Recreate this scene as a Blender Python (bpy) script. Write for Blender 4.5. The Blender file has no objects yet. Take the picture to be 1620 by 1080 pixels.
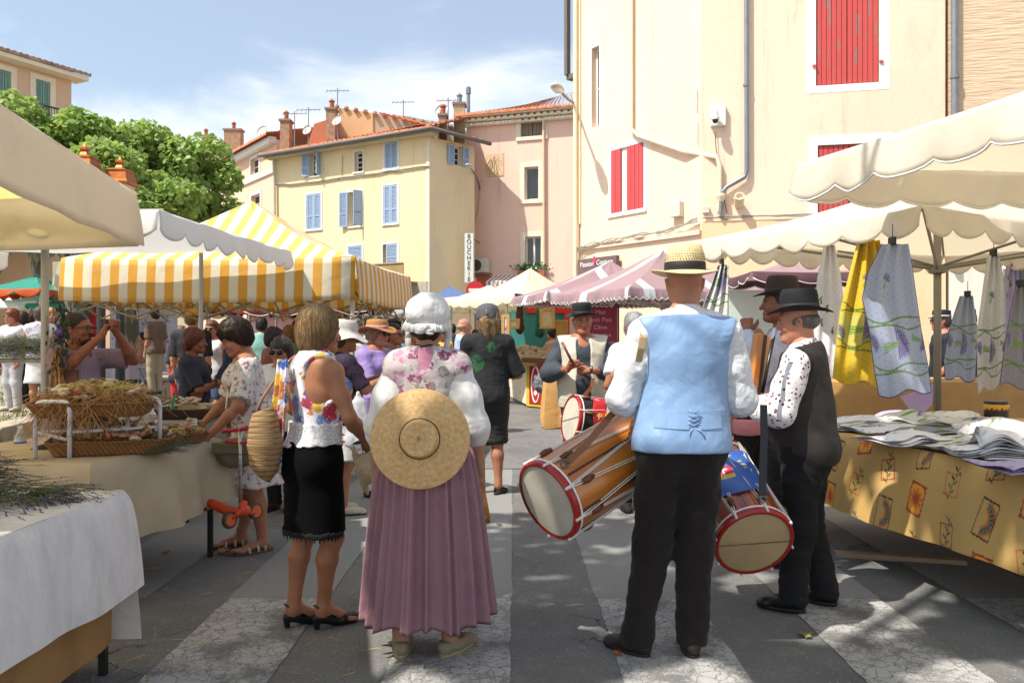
import bpy,math,random
import numpy as np
from mathutils import Vector,Matrix,noise as mnoise
sc=bpy.context.scene
COL=sc.collection
rnd=random.Random(7)
NR=np.random.RandomState(5)
R=math.radians
# ------------------------------------------------------------------ camera
F,CX,HY,CH=1300.0,810.0,533.0,1.45      # focal length, centre column, horizon row, eye height of the photograph
cam_d=bpy.data.cameras.new('camera');cam=bpy.data.objects.new('camera',cam_d);COL.objects.link(cam)
cam.location=(0,0,CH);cam.rotation_euler=(R(90),0,0)
cam_d.sensor_width=36;cam_d.lens=36*F/1620;cam_d.shift_y=-(540-HY)/1620
cam_d.clip_start=0.05;cam_d.clip_end=2000
sc.camera=cam
# ------------------------------------------------------------------ light
SUN_EL,SUN_AZ=56.0,57.0      # elevation; azimuth measured from behind the camera towards the left
tosun=Vector((-math.sin(R(SUN_AZ))*math.cos(R(SUN_EL)),-math.cos(R(SUN_AZ))*math.cos(R(SUN_EL)),math.sin(R(SUN_EL))))
sd=bpy.data.lights.new('sun','SUN');sun=bpy.data.objects.new('sun',sd);COL.objects.link(sun)
sd.energy=4.8;sd.angle=R(0.6);sd.color=(1.0,0.95,0.87)
sun.rotation_euler=tosun.to_track_quat('Z','Y').to_euler();sun.location=(-10,-10,20)
world=bpy.data.worlds.new('World');sc.world=world;world.use_nodes=True
wt=world.node_tree;wt.nodes.clear()
def wn(t,**k):
    n=wt.nodes.new(t)
    for a,b in k.items():setattr(n,a,b)
    return n
sky=wn('ShaderNodeTexSky',sky_type='NISHITA',sun_disc=False)
sky.sun_elevation=R(SUN_EL);sky.sun_rotation=math.atan2(tosun.x,tosun.y)
sky.air_density=1.0;sky.dust_density=2.2;sky.ozone_density=1.5
bg=wn('ShaderNodeBackground');bg.inputs[1].default_value=0.128
wo=wn('ShaderNodeOutputWorld')
tc=wn('ShaderNodeTexCoord');mp=wn('ShaderNodeMapping');mp.inputs['Scale'].default_value=(1.0,1.0,2.4)
cn=wn('ShaderNodeTexNoise');cn.inputs['Scale'].default_value=2.3;cn.inputs['Detail'].default_value=9;cn.inputs['Roughness'].default_value=0.56;cn.inputs['Distortion'].default_value=0.35
sep=wn('ShaderNodeSeparateXYZ')
ma=wn('ShaderNodeMapRange');ma.inputs['From Min'].default_value=0.08;ma.inputs['From Max'].default_value=0.36;ma.inputs['To Min'].default_value=0.30;ma.inputs['To Max'].default_value=-0.14
ad=wn('ShaderNodeMath',operation='ADD')
cr=wn('ShaderNodeMapRange',interpolation_type='SMOOTHSTEP');cr.inputs['From Min'].default_value=0.44;cr.inputs['From Max'].default_value=0.74;cr.inputs['To Min'].default_value=0.22;cr.inputs['To Max'].default_value=0.90
mx=wn('ShaderNodeMix',data_type='RGBA');mx.inputs[7].default_value=(8.2,8.3,8.5,1)
mx0=wn('ShaderNodeMix',data_type='RGBA',blend_type='MULTIPLY');mx0.inputs[0].default_value=1.0;mx0.inputs[7].default_value=(1.0,1.12,1.13,1)
L=wt.links.new
L(tc.outputs['Generated'],mp.inputs[0]);L(mp.outputs[0],cn.inputs['Vector']);L(tc.outputs['Generated'],sep.inputs[0])
L(sep.outputs[2],ma.inputs[0]);L(cn.outputs[0],ad.inputs[0]);L(ma.outputs[0],ad.inputs[1]);L(ad.outputs[0],cr.inputs[0])
L(sky.outputs[0],mx0.inputs[6]);L(mx0.outputs[2],mx.inputs[6]);L(cr.outputs[0],mx.inputs[0]);L(mx.outputs[2],bg.inputs[0]);L(bg.outputs[0],wo.inputs[0])
sc.view_settings.view_transform='Standard';sc.view_settings.look='None';sc.view_settings.gamma=1
sc.view_settings.use_curve_mapping=False;sc.view_settings.exposure=0.38
sc.cycles.max_bounces=6;sc.cycles.transparent_max_bounces=6;sc.cycles.diffuse_bounces=3

# ------------------------------------------------------------------ helpers: objects
def link(o,parent=None):
    COL.objects.link(o)
    if parent is not None:o.parent=parent
    return o
def tag(o,label=None,cat=None,group=None,kind=None):
    if label:o['label']=label
    if cat:o['category']=cat
    if group:o['group']=group
    if kind:o['kind']=kind
    return o
def thing(name,label,cat,loc=(0,0,0),rz=0.0,group=None):
    o=bpy.data.objects.new(name,None);o.empty_display_size=0.1
    COL.objects.link(o);o.location=loc;o.rotation_euler=(0,0,rz)
    return tag(o,label,cat,group)
def copy_tree(o,parent=None):
    c=o.copy();COL.objects.link(c);c.parent=parent
    for ch in list(o.children):copy_tree(ch,c)
    return c
def W(px,py,d):return Vector(((px-CX)/F*d,d,CH+(HY-py)/F*d))
def G(px,py,z=0.0):
    d=(CH-z)*F/(py-HY);return Vector(((px-CX)/F*d,d,z))
def V3(*a):return Vector(a)

def mesh_np(name,v,f,mats,parent=None,smooth=True,fm=None,uv=None,colr=None,loc=None):
    """v (n,3), f list or (m,k) array"""
    me=bpy.data.meshes.new(name)
    v=np.asarray(v,dtype=np.float32)
    if isinstance(f,np.ndarray):
        n,k=f.shape
        me.vertices.add(len(v));me.vertices.foreach_set('co',v.ravel())
        me.loops.add(n*k);me.loops.foreach_set('vertex_index',f.ravel().astype(np.int32))
        me.polygons.add(n);me.polygons.foreach_set('loop_start',np.arange(0,n*k,k,dtype=np.int32))
        me.polygons.foreach_set('loop_total',np.full(n,k,dtype=np.int32))
    else:
        me.from_pydata([tuple(map(float,p))for p in v],[],[tuple(map(int,q))for q in f])
    if fm is not None:me.polygons.foreach_set('material_index',np.asarray(fm,dtype=np.int32))
    me.polygons.foreach_set('use_smooth',np.full(len(me.polygons),bool(smooth)))
    for m in(mats if isinstance(mats,(list,tuple))else[mats]):me.materials.append(m)
    li=None
    if uv is not None:
        lay=me.uv_layers.new(name='UVMap');li=np.empty(len(me.loops),dtype=np.int32);me.loops.foreach_get('vertex_index',li)
        lay.data.foreach_set('uv',np.asarray(uv,dtype=np.float32)[li].ravel())
    if colr is not None:
        at=me.color_attributes.new('print','FLOAT_COLOR','POINT')
        c4=np.ones((len(v),4),dtype=np.float32);c4[:,:3]=colr
        at.data.foreach_set('color',c4.ravel())
    me.update(calc_edges=True);me.validate()
    o=bpy.data.objects.new(name,me);link(o,parent)
    if loc is not None:o.location=loc
    return o

class MB:
    """collects simple shapes into one mesh"""
    def __init__(s):s.v=[];s.f=[];s.m=[]
    def add(s,vs,fs,m=0):
        b=len(s.v);s.v+=[tuple(p)for p in vs];s.f+=[tuple(b+i for i in q)for q in fs];s.m+=[m]*len(fs);return s
    def box(s,lo,hi,m=0,T=None):
        x0,y0,z0=lo;x1,y1,z1=hi
        vs=[Vector(p)for p in((x0,y0,z0),(x1,y0,z0),(x1,y1,z0),(x0,y1,z0),(x0,y0,z1),(x1,y0,z1),(x1,y1,z1),(x0,y1,z1))]
        if T is not None:vs=[T@p for p in vs]
        return s.add(vs,[(0,3,2,1),(4,5,6,7),(0,1,5,4),(1,2,6,5),(2,3,7,6),(3,0,4,7)],m)
    def hexa(s,vs,m=0):return s.add(vs,[(0,3,2,1),(4,5,6,7),(0,1,5,4),(1,2,6,5),(2,3,7,6),(3,0,4,7)],m)
    def tube(s,pts,r,n=8,m=0,cap=True):
        pts=[Vector(p)for p in pts];k=len(pts)
        rs=r if isinstance(r,(list,tuple))else[r]*k
        prev=None;vs=[];fs=[]
        for i,p in enumerate(pts):
            t=(pts[min(i+1,k-1)]-pts[max(i-1,0)])
            t=t.normalized()if t.length>1e-9 else Vector((0,0,1))
            if prev is None:
                a=t.orthogonal().normalized()
            else:
                a=(prev-t*prev.dot(t));a=a.normalized()if a.length>1e-6 else t.orthogonal().normalized()
            prev=a;b=t.cross(a)
            for j in range(n):
                an=2*math.pi*j/n;vs.append(p+(a*math.cos(an)+b*math.sin(an))*rs[i])
        for i in range(k-1):
            for j in range(n):
                j2=(j+1)%n;fs.append((i*n+j,i*n+j2,(i+1)*n+j2,(i+1)*n+j))
        if cap:fs.append(tuple(range(n-1,-1,-1)));fs.append(tuple((k-1)*n+j for j in range(n)))
        return s.add(vs,fs,m)
    def lathe(s,prof,n=24,m=0,T=None,cap=True,sy=1.0):
        vs=[];fs=[];k=len(prof)
        for r,z in prof:
            for j in range(n):
                a=2*math.pi*j/n;p=Vector((r*math.cos(a),r*math.sin(a)*sy,z));vs.append(T@p if T is not None else p)
        for i in range(k-1):
            for j in range(n):
                j2=(j+1)%n;fs.append((i*n+j,i*n+j2,(i+1)*n+j2,(i+1)*n+j))
        if cap:fs.append(tuple(range(n-1,-1,-1)));fs.append(tuple((k-1)*n+j for j in range(n)))
        return s.add(vs,fs,m)
    def prism(s,poly,T,h,m=0):
        """poly: 2-D outline in T's xy plane, extruded h along T's z"""
        n=len(poly);vs=[T@Vector((x,y,0))for x,y in poly]+[T@Vector((x,y,h))for x,y in poly]
        fs=[tuple(range(n-1,-1,-1)),tuple(range(n,2*n))]+[(i,(i+1)%n,n+(i+1)%n,n+i)for i in range(n)]
        return s.add(vs,fs,m)
    def build(s,name,mats,parent=None,smooth=False,loc=None,bevel=0):
        o=mesh_np(name,s.v,s.f,mats,parent,smooth,fm=s.m,loc=loc)
        if smooth=='auto':
            o.data.polygons.foreach_set('use_smooth',np.full(len(o.data.polygons),True))
            try:o.data.set_sharp_from_angle(angle=R(40))
            except Exception:pass
        if bevel:
            b=o.modifiers.new('bevel','BEVEL');b.width=bevel;b.segments=2;b.limit_method='ANGLE'
        return o
def basis(o,x,y=None,z=None):
    """4x4 with the given origin and axes"""
    x=Vector(x).normalized()
    if z is None:z=x.cross(Vector(y)).normalized();y=z.cross(x).normalized()
    elif y is None:y=Vector(z).cross(x).normalized();z=x.cross(y).normalized()
    m=Matrix((x,y,z)).transposed().to_4x4();m.translation=Vector(o);return m
def zbasis(o,z,up=(0,0,1)):
    z=Vector(z).normalized();x=Vector(up).cross(z)
    x=x.normalized()if x.length>1e-5 else Vector((1,0,0));y=z.cross(x)
    m=Matrix((x,y,z)).transposed().to_4x4();m.translation=Vector(o);return m

# ------------------------------------------------------------------ helpers: materials
def lin(h):
    if not isinstance(h,str):return tuple(h)
    h=h.lstrip('#');h=h if len(h)==6 else ''.join(c*2 for c in h);o=[]
    for i in(0,2,4):
        c=int(h[i:i+2],16)/255;o.append(c/12.92 if c<=.04045 else((c+.055)/1.055)**2.4)
    return tuple(o)
class NT:
    def __init__(s,name):
        s.m=bpy.data.materials.new(name);s.m.use_nodes=True;s.t=s.m.node_tree
        s.b=s.t.nodes['Principled BSDF'];s.out=s.t.nodes['Material Output']
    def n(s,typ,ins=None,**kw):
        nd=s.t.nodes.new('ShaderNode'+typ)
        for k,v in kw.items():setattr(nd,k,v)
        for k,v in(ins or{}).items():s.set(nd,k,v)
        return nd
    def set(s,nd,k,v):
        inp=nd.inputs[k]
        if isinstance(v,bpy.types.Node):v=v.outputs[0]
        if isinstance(v,bpy.types.NodeSocket):s.t.links.new(v,inp);return
        if inp.type=='RGBA' and not isinstance(v,(int,float)):v=(*lin(v),1)if len(lin(v))==3 else v
        inp.default_value=v
    def P(s,**kw):
        for k,v in kw.items():s.set(s.b,k.replace('_',' '),v)
        return s
    def obj(s):return s.n('TexCoord').outputs['Object']
    def noise(s,scale,detail=4,rough=.55,vec=None,dist=0):
        return s.n('TexNoise',{'Vector':vec or s.obj(),'Scale':scale,'Detail':detail,'Roughness':rough,'Distortion':dist})
    def math(s,op,a,b=0.0,c=None):
        nd=s.n('Math',{0:a,1:b},operation=op)
        if c is not None:s.set(nd,2,c)
        return nd
    def ramp(s,val,a,b,lo=0.0,hi=1.0,smooth=True):
        return s.n('MapRange',{'Value':val,'From Min':a,'From Max':b,'To Min':lo,'To Max':hi},interpolation_type='SMOOTHSTEP' if smooth else 'LINEAR')
    def mix(s,fac,a,b,mode='MIX'):
        nd=s.n('Mix',data_type='RGBA',blend_type=mode)
        s.set(nd,0,fac);s.set(nd,6,a);s.set(nd,7,b);return nd.outputs[2]
    def bump(s,h,strength=.3,dist=.01,normal=None):
        nd=s.n('Bump',{'Height':h,'Strength':strength,'Distance':dist})
        if normal is not None:s.set(nd,'Normal',normal)
        s.t.links.new(nd.outputs[0],s.b.inputs['Normal']);return nd
MC={}
def M(name,col,rough=.7,var=.12,vs=6.0,bump=.15,bs=60.0,metal=0.0,dark=None,spec=None,sheen=0,trans=0,stretch=None,bd=.004,fold=0,fs=7.0):
    """general material: base colour varied by noise, fine relief"""
    key=name
    if key in MC:return MC[key]
    t=NT(name);c=lin(col)
    vec=t.obj()
    if stretch:vec=t.n('Mapping',{0:vec,'Scale':stretch}).outputs[0]
    n1=t.noise(vs,5,.6,vec);
    d=lin(dark)if dark is not None else tuple(x*.55 for x in c)
    f=t.ramp(n1,.35,.75,0,min(1,var*2.2))
    cc=t.mix(f,c,d);n2=t.noise(bs,3,.6,vec)
    cc=t.mix(t.ramp(n2,.3,.75,0,var*.7),cc,tuple(x*.6 for x in c))
    t.P(Base_Color=cc,Roughness=rough,Metallic=metal)
    if spec is not None:t.P(Specular_IOR_Level=spec)
    nrm=None
    if fold:
        n3=t.noise(fs*.55,3,.5,t.obj(),1.2);n3.noise_type='RIDGED_MULTIFRACTAL';n3b=t.math('ADD',t.math('MULTIPLY',n3,.35),t.noise(fs,3,.5,t.obj(),.8));nb=t.n('Bump',{'Height':n3b,'Strength':fold*.8,'Distance':.03});nrm=nb.outputs[0]
        t.t.links.new(nrm,t.b.inputs['Normal'])
    if bump:t.bump(n2,bump,bd,nrm)
    if sheen:t.P(Sheen_Weight=sheen)
    if trans:
        tr=t.n('BsdfTranslucent',{'Color':cc});mxs=t.n('MixShader',{0:trans,1:t.b.outputs[0],2:tr.outputs[0]})
        t.t.links.new(mxs.outputs[0],t.out.inputs[0])
    MC[key]=t.m;return t.m
def M_print(name,rough=.8,bump=.2,bs=300,trans=0):
    """fabric or card whose flat print is held in the mesh's colour attribute"""
    if name in MC:return MC[name]
    t=NT(name);a=t.n('Attribute',attribute_name='print').outputs['Color']
    n2=t.noise(bs,2,.6);n1=t.noise(5,4)
    cc=t.mix(t.ramp(n1,.3,.8,0,.14),a,(.3,.28,.26));t.P(Base_Color=cc,Roughness=rough)
    t.bump(n2,bump,.002)
    if trans:
        tr=t.n('BsdfTranslucent',{'Color':cc});mxs=t.n('MixShader',{0:trans,1:t.b.outputs[0],2:tr.outputs[0]});t.t.links.new(mxs.outputs[0],t.out.inputs[0])
    MC[name]=t.m;return t.m
def M_spots(name,base,cols,scale=30,r=.3,soft=.08,warp=.3,rough=.8,fold=.4,sc3=(1,1,1),second=None,bump=.15):
    """printed fabric: irregular spots in several colours on a ground"""
    if name in MC:return MC[name]
    t=NT(name);vec=t.n('Mapping',{0:t.obj(),'Scale':sc3}).outputs[0]
    nz=t.noise(scale*1.6,2,.6,vec)
    vv=t.n('Mix',data_type='VECTOR');t.set(vv,0,warp*.12);t.set(vv,4,vec);t.set(vv,5,nz.outputs['Color'])
    cc=lin(base)
    for q,(scl,rr)in enumerate([(scale,r)]+([second]if second else[])):
        vo=t.n('TexVoronoi',{'Vector':vv.outputs[1],'Scale':scl,'Randomness':.85})
        sepn=t.n('SeparateColor',{0:vo.outputs['Color']})
        rp=t.n('ValToRGB');rp.color_ramp.interpolation='CONSTANT'
        cs=cols[q::2]if(second and len(cols)>3)else cols
        els=rp.color_ramp.elements
        while len(els)>1:els.remove(els[-1])
        els[0].position=0;els[0].color=(*lin(cs[0]),1)
        for i,c in enumerate(cs[1:],1):
            e=els.new(i/len(cs));e.color=(*lin(c),1)
        t.set(rp,0,sepn.outputs[0])
        fac=t.ramp(t.math('ADD',vo.outputs['Distance'],t.math('MULTIPLY',t.math('SUBTRACT',nz,.5),.5)),rr,rr+soft,1,0)
        cc=t.mix(fac,cc,rp.outputs[0])
    t.P(Base_Color=cc,Roughness=rough)
    n3=t.noise(9,3,.5,t.obj(),.6);nb=t.n('Bump',{'Height':n3,'Strength':fold,'Distance':.03})
    t.bump(t.noise(250,2),bump,.002,nb.outputs[0])
    MC[name]=t.m;return t.m
# ------------------------------------------------------------------ organic shapes: a distance field turned into one closed surface
class Vol:
    def __init__(s,lo,hi,h):
        s.h=h;s.lo=np.array(lo,dtype=np.float32)-2*h;s.n=np.ceil((np.array(hi)+2*h-s.lo)/h).astype(int)+1
        s.ax=[s.lo[i]+np.arange(s.n[i],dtype=np.float32)*h for i in range(3)]
        s.f=np.full(tuple(s.n),.2,dtype=np.float32)
    def _sl(s,lo,hi,m):
        a=np.clip(np.floor((np.array(lo)-m-s.lo)/s.h).astype(int),0,s.n-1);b=np.clip(np.ceil((np.array(hi)+m-s.lo)/s.h).astype(int)+1,1,s.n)
        sl=tuple(slice(a[i],max(b[i],a[i]+1))for i in range(3))
        X=s.ax[0][sl[0]][:,None,None];Y=s.ax[1][sl[1]][None,:,None];Z=s.ax[2][sl[2]][None,None,:]
        return sl,X,Y,Z
    def _put(s,sl,d,k,op='u'):
        g=s.f[sl]
        if op=='u':
            hh=np.maximum(k-np.abs(g-d),0)/k;s.f[sl]=np.minimum(g,d)-hh*hh*k*.25
        else:
            d=-d;hh=np.maximum(k-np.abs(g-d),0)/k;s.f[sl]=np.maximum(g,d)+hh*hh*k*.25
    def cone(s,a,b,ra,rb=None,sy=1.0,sx=1.0,k=.02,op='u',flat=False,nz=None):
        rb=ra if rb is None else rb;a=np.array(a,dtype=np.float32);b=np.array(b,dtype=np.float32);r=max(ra,rb)
        sl,X,Y,Z=s._sl(np.minimum(a,b)-r,np.maximum(a,b)+r,k+2*s.h)
        ba=b-a;L2=float(ba@ba)+1e-9
        t0=((X-a[0])*ba[0]+(Y-a[1])*ba[1]+(Z-a[2])*ba[2])/L2;t=np.clip(t0,0,1)
        dx=(X-a[0]-t*ba[0])*sx;dy=(Y-a[1]-t*ba[1])*sy;dz=Z-a[2]-t*ba[2]
        d=np.sqrt(dx*dx+dy*dy+dz*dz)-(ra+(rb-ra)*t)
        if max(sx,sy)>1:d=d/(1+.5*(max(sx,sy)-1))
        if nz is not None:d=d+nz(X,Y,Z)
        if flat:d=np.maximum(d,(np.abs(t0-.5)-.5)*math.sqrt(L2))
        s._put(sl,d,k,op)
    def ell(s,c,r,rot=None,k=.02,op='u',nz=None):
        c=np.array(c,dtype=np.float32);r=np.array(r,dtype=np.float32);m=float(r.max())
        ex=r if rot is None else np.array([m]*3)
        sl,X,Y,Z=s._sl(c-ex,c+ex,k+2*s.h)
        x,y,z=X-c[0],Y-c[1],Z-c[2]
        if rot is not None:
            q=np.array(rot,dtype=np.float32)   # rows: local axes
            x,y,z=q[0,0]*x+q[0,1]*y+q[0,2]*z,q[1,0]*x+q[1,1]*y+q[1,2]*z,q[2,0]*x+q[2,1]*y+q[2,2]*z
        k0=np.sqrt((x/r[0])**2+(y/r[1])**2+(z/r[2])**2);k1=np.sqrt((x/r[0]**2)**2+(y/r[1]**2)**2+(z/r[2]**2)**2)+1e-6
        d=k0*(k0-1)/k1
        if nz is not None:d=d+nz(X,Y,Z)
        s._put(sl,d,k,op)
    def cut(s,p,n,k=.004):
        """keep the side the normal points away from"""
        n=np.array(n,dtype=np.float32);n/=np.linalg.norm(n);X,Y,Z=s.ax[0][:,None,None],s.ax[1][None,:,None],s.ax[2][None,None,:]
        d=(X-p[0])*n[0]+(Y-p[1])*n[1]+(Z-p[2])*n[2];s.f=np.maximum(s.f,d).astype(np.float32)
    def disp(s,fn):
        s.f=(s.f+fn(s.ax[0][:,None,None],s.ax[1][None,:,None],s.ax[2][None,None,:])).astype(np.float32)
    def mesh(s):
        f=s.f;f[0]=f[-1]=.1;f[:,0]=f[:,-1]=.1;f[:,:,0]=f[:,:,-1]=.1
        S=f<0
        cnt=np.zeros(tuple(s.n-1),dtype=np.int8)
        for i in(0,1):
            for j in(0,1):
                for k in(0,1):cnt+=S[i:s.n[0]-1+i,j:s.n[1]-1+j,k:s.n[2]-1+k]
        idx=np.argwhere((cnt>0)&(cnt<8))
        if len(idx)==0:return np.zeros((0,3)),np.zeros((0,4),dtype=np.int32)
        idm=np.full(cnt.shape,-1,dtype=np.int32);idm[tuple(idx.T)]=np.arange(len(idx))
        cor=[(i,j,k)for i in(0,1)for j in(0,1)for k in(0,1)]
        vals=np.stack([f[idx[:,0]+i,idx[:,1]+j,idx[:,2]+k]for i,j,k in cor],1)
        acc=np.zeros((len(idx),3));c=np.zeros(len(idx))
        for a in range(8):
            for b in range(a+1,8):
                da=np.array(cor[b])-np.array(cor[a])
                if np.abs(da).sum()!=1:continue
                va,vb=vals[:,a],vals[:,b];mk=(va<0)!=(vb<0)
                t=va/np.where(mk,va-vb,1)
                acc+=np.where(mk[:,None],np.array(cor[a])[None]+t[:,None]*da[None],0);c+=mk
        v=(idx+acc/c[:,None])*s.h+s.lo
        fs=[]
        for ax in range(3):
            s0=[slice(None)]*3;s1=[slice(None)]*3;s0[ax]=slice(0,-1);s1[ax]=slice(1,None)
            A,B=S[tuple(s0)],S[tuple(s1)];u,w=[(1,2),(2,0),(0,1)][ax]
            for flip,mk in((False,A&~B),(True,~A&B)):
                e=np.argwhere(mk)
                e=e[(e[:,u]>0)&(e[:,w]>0)]
                if len(e)==0:continue
                def g(du,dw):
                    q=e.copy();q[:,u]-=du;q[:,w]-=dw;return idm[q[:,0],q[:,1],q[:,2]]
                q=np.stack([g(1,1),g(0,1),g(0,0),g(1,0)],1)
                fs.append(q[:,::-1]if flip else q)
        fs=np.concatenate(fs);fs=fs[(fs>=0).all(1)]
        return v,fs
def vmerge(parts):
    """[(v,f,mat)] -> v,f,fm"""
    vs,fs,fm,b=[],[],[],0
    for v,f,m in parts:
        if len(v)==0:continue
        vs.append(np.asarray(v));fs.append(np.asarray(f)+b);fm.append(np.asarray(m)if np.ndim(m)else np.full(len(f),m));b+=len(v)
    return np.concatenate(vs),np.concatenate(fs),np.concatenate(fm)
def qsphere(c,r,n=8):
    """small quad ball"""
    vs=[];fs=[];m=2*n
    for i in range(n+1):
        th=math.pi*min(max(i/n,.004),.996)
        for j in range(m):
            ph=2*math.pi*j/m;vs.append((c[0]+r[0]*math.sin(th)*math.cos(ph),c[1]+r[1]*math.sin(th)*math.sin(ph),c[2]+r[2]*math.cos(th)))
    for i in range(n):
        for j in range(m):fs.append((i*m+j,(i+1)*m+j,(i+1)*m+(j+1)%m,i*m+(j+1)%m))
    return np.array(vs),np.array(fs)
def wob(amp,sc,seed=0,z=1.0,ridge=False):
    """soft random undulation, cloth folds"""
    r=np.random.RandomState(seed);D=r.randn(5,3)*sc;D[:,2]*=z;ph=r.rand(5)*6.28;D2=r.randn(5,3)*sc*.6
    def fn(X,Y,Z):
        o=0
        for i in range(5):
            w=np.sin(D2[i,0]*X+D2[i,1]*Y+D2[i,2]*Z+ph[i]*2)
            q=np.sin(D[i,0]*X+D[i,1]*Y+D[i,2]*Z+ph[i]+1.2*w)
            o=o+((1-2*np.abs(q))if ridge else q)
        return(amp/3)*o
    return fn
from mathutils.bvhtree import BVHTree
# ------------------------------------------------------------------ people: the figure faces its own +y, x to its right, z up
def A(*a):return np.array(a,dtype=float)
def rotm(yaw=0,pitch=0,roll=0):
    """columns are the head's x, y, z axes; pitch > 0 looks down, yaw > 0 turns to the left"""
    return np.array((Matrix.Rotation(R(yaw),3,'Z')@Matrix.Rotation(R(-pitch),3,'X')@Matrix.Rotation(R(roll),3,'Y')))
def skeleton(H=1.7,w=1.0,lean=(0,0),hips=(0,0),head=(0,0,0),headoff=(0,0,0),crouch=0,**kw):
    s=H/1.7;q={}
    hx,hy=hips;lx,ly=lean;cz=crouch
    q['pel']=A(hx,hy,.905*s-cz);q['wst']=A(hx+lx*.35,hy+ly*.35,1.06*s-cz);q['cst']=A(hx+lx*.8,hy+ly*.8,1.27*s-cz)
    q['nck']=A(hx+lx,hy+ly-.012,1.415*s-cz);q['hd']=q['nck']+A(0,.035,.155*s)+A(*headoff)
    q['hm']=rotm(*head)
    for sg,L in((-1,'L'),(1,'R')):
        q['sh'+L]=A(hx+lx*.95+sg*.158*s*w,hy+ly*.95-.01,1.352*s-cz)
        q['el'+L]=q['sh'+L]+A(sg*.038,-.03,-.285*s);q['wr'+L]=q['el'+L]+A(-sg*.01,.09,-.235*s)
        q['hip'+L]=q['pel']+A(sg*.085*s,0,-.03);q['kn'+L]=A(hx*.5+sg*.09*s,hy*.5+.01,.47*s);q['an'+L]=A(sg*.085*s,-.02,.075*s)
        q['fd'+L]=A(sg*.2,1,0);q['hn'+L]=None
    for k,v in kw.items():q[k]=A(*v)if isinstance(v,(tuple,list))else v
    q['s']=s;q['w']=w;return q
def torso(V,q,g=0.0,fem=False,belly=0.0,k=.05,upto='nck',hipg=0.0,low=True):
    s=q['s'];w=q['w']
    V.cone(q['pel']+A(0,-.01,.0),q['wst'],(.165 if fem else .155)*s*w+g+hipg,(.125 if fem else .14)*s*w+g+belly*.5,sy=1.4,k=k)
    V.cone(q['wst'],q['cst'],(.125 if fem else .14)*s*w+g+belly*.5,.148*s*w+g,sy=1.4,k=k)
    V.cone(q['cst'],q['nck']+A(0,0,-.09*s),.15*s*w+g,.125*s*w+g,sy=1.5,k=k)
    V.cone(q['shL']+A(.02,0,0),q['shR']-A(.02,0,0),.052*s+g,.052*s+g,k=k)
    for L in 'LR':V.cone(q['nck']+A(0,-.005,.0),q['sh'+L]+A(0,0,.012),.048*s+g,.046*s+g,k=k)
    if fem:
        for sg in(-1,1):V.ell(q['cst']+A(sg*.075*s,.09*s,-.01),(.062*s+g,.06*s+g,.062*s+g),k=k)
    if belly:V.ell(q['wst']+A(0,.05+belly*.4,-.02),(.12*s+belly,.085*s+belly,.14*s),k=.08)
    if low:
        for sg in(-1,1):V.ell(q['pel']+A(sg*.07*s,-.055*s,-.03*s),(.085*s+g,.085*s+g,.095*s+g),k=k)
def hand_mesh(palm_n,direc,wrist,side,curl=.35,res=.0045,sz=1.0,spread=.1,thumb=.5,curls=None):
    """side +1 = right hand. palm_n: direction the palm faces"""
    V=Vol((-.06*sz,-.03*sz,-.09*sz),(.06*sz,.20*sz,.045*sz),res)
    V.cone((0,-.015*sz,0),(0,.02*sz,0),.023*sz,.026*sz,sy=1,k=.02)
    for i,x in enumerate((.027,.009,-.009,-.026)):      # palm bones
        V.cone((x*.45*sz,.015*sz,0),(x*sz,.078*sz,0),.0155*sz,.0125*sz,k=.014)
    ln=[(.040,.026,.02),(.045,.029,.021),(.042,.027,.02),(.033,.021,.018)]
    for i,x in enumerate((.027,.009,-.009,-.026)):
        p=A(x*sz,.08*sz,0);a=0;c=(curls[i]if curls else curl*(1+.12*i));yaw=x/.027*spread
        for j,l in enumerate(ln[i]):
            a+=c*(1.0,1.25,.8)[j]
            d=A(math.sin(yaw)*math.cos(a),math.cos(yaw)*math.cos(a),-math.sin(a))*l*sz
            V.cone(p,p+d,(.0098-.0008*j)*sz,(.009-.0009*j)*sz,k=.004);p=p+d
    p=A(.022*sz,.018*sz,-.006*sz)
    for j,(l,a,b)in enumerate(((.042,.75,thumb*.7),(.032,.5,thumb),(.026,.3,thumb*1.2))):
        d=A(math.sin(a)*math.cos(b),math.cos(a)*math.cos(b),-math.sin(b))*l*sz
        V.cone(p,p+d,(.0145-.002*j)*sz,(.0125-.002*j)*sz,k=.010);p=p+d
    v,f=V.mesh()
    y=np.array(Vector(direc).normalized());n=np.array(palm_n,dtype=float);n-=y*(n@y);n/=np.linalg.norm(n)+1e-9
    z=-n;x=np.cross(y,z)          # right hand: thumb on +x when the palm faces down
    flip=side>0
    # palm down (-z), fingers +y: the right hand's thumb points to -x
    v=v.copy()
    if flip:v[:,0]*=-1;f=f[:,::-1]
    return v@np.stack([x,y,z])+np.array(wrist),f
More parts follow.
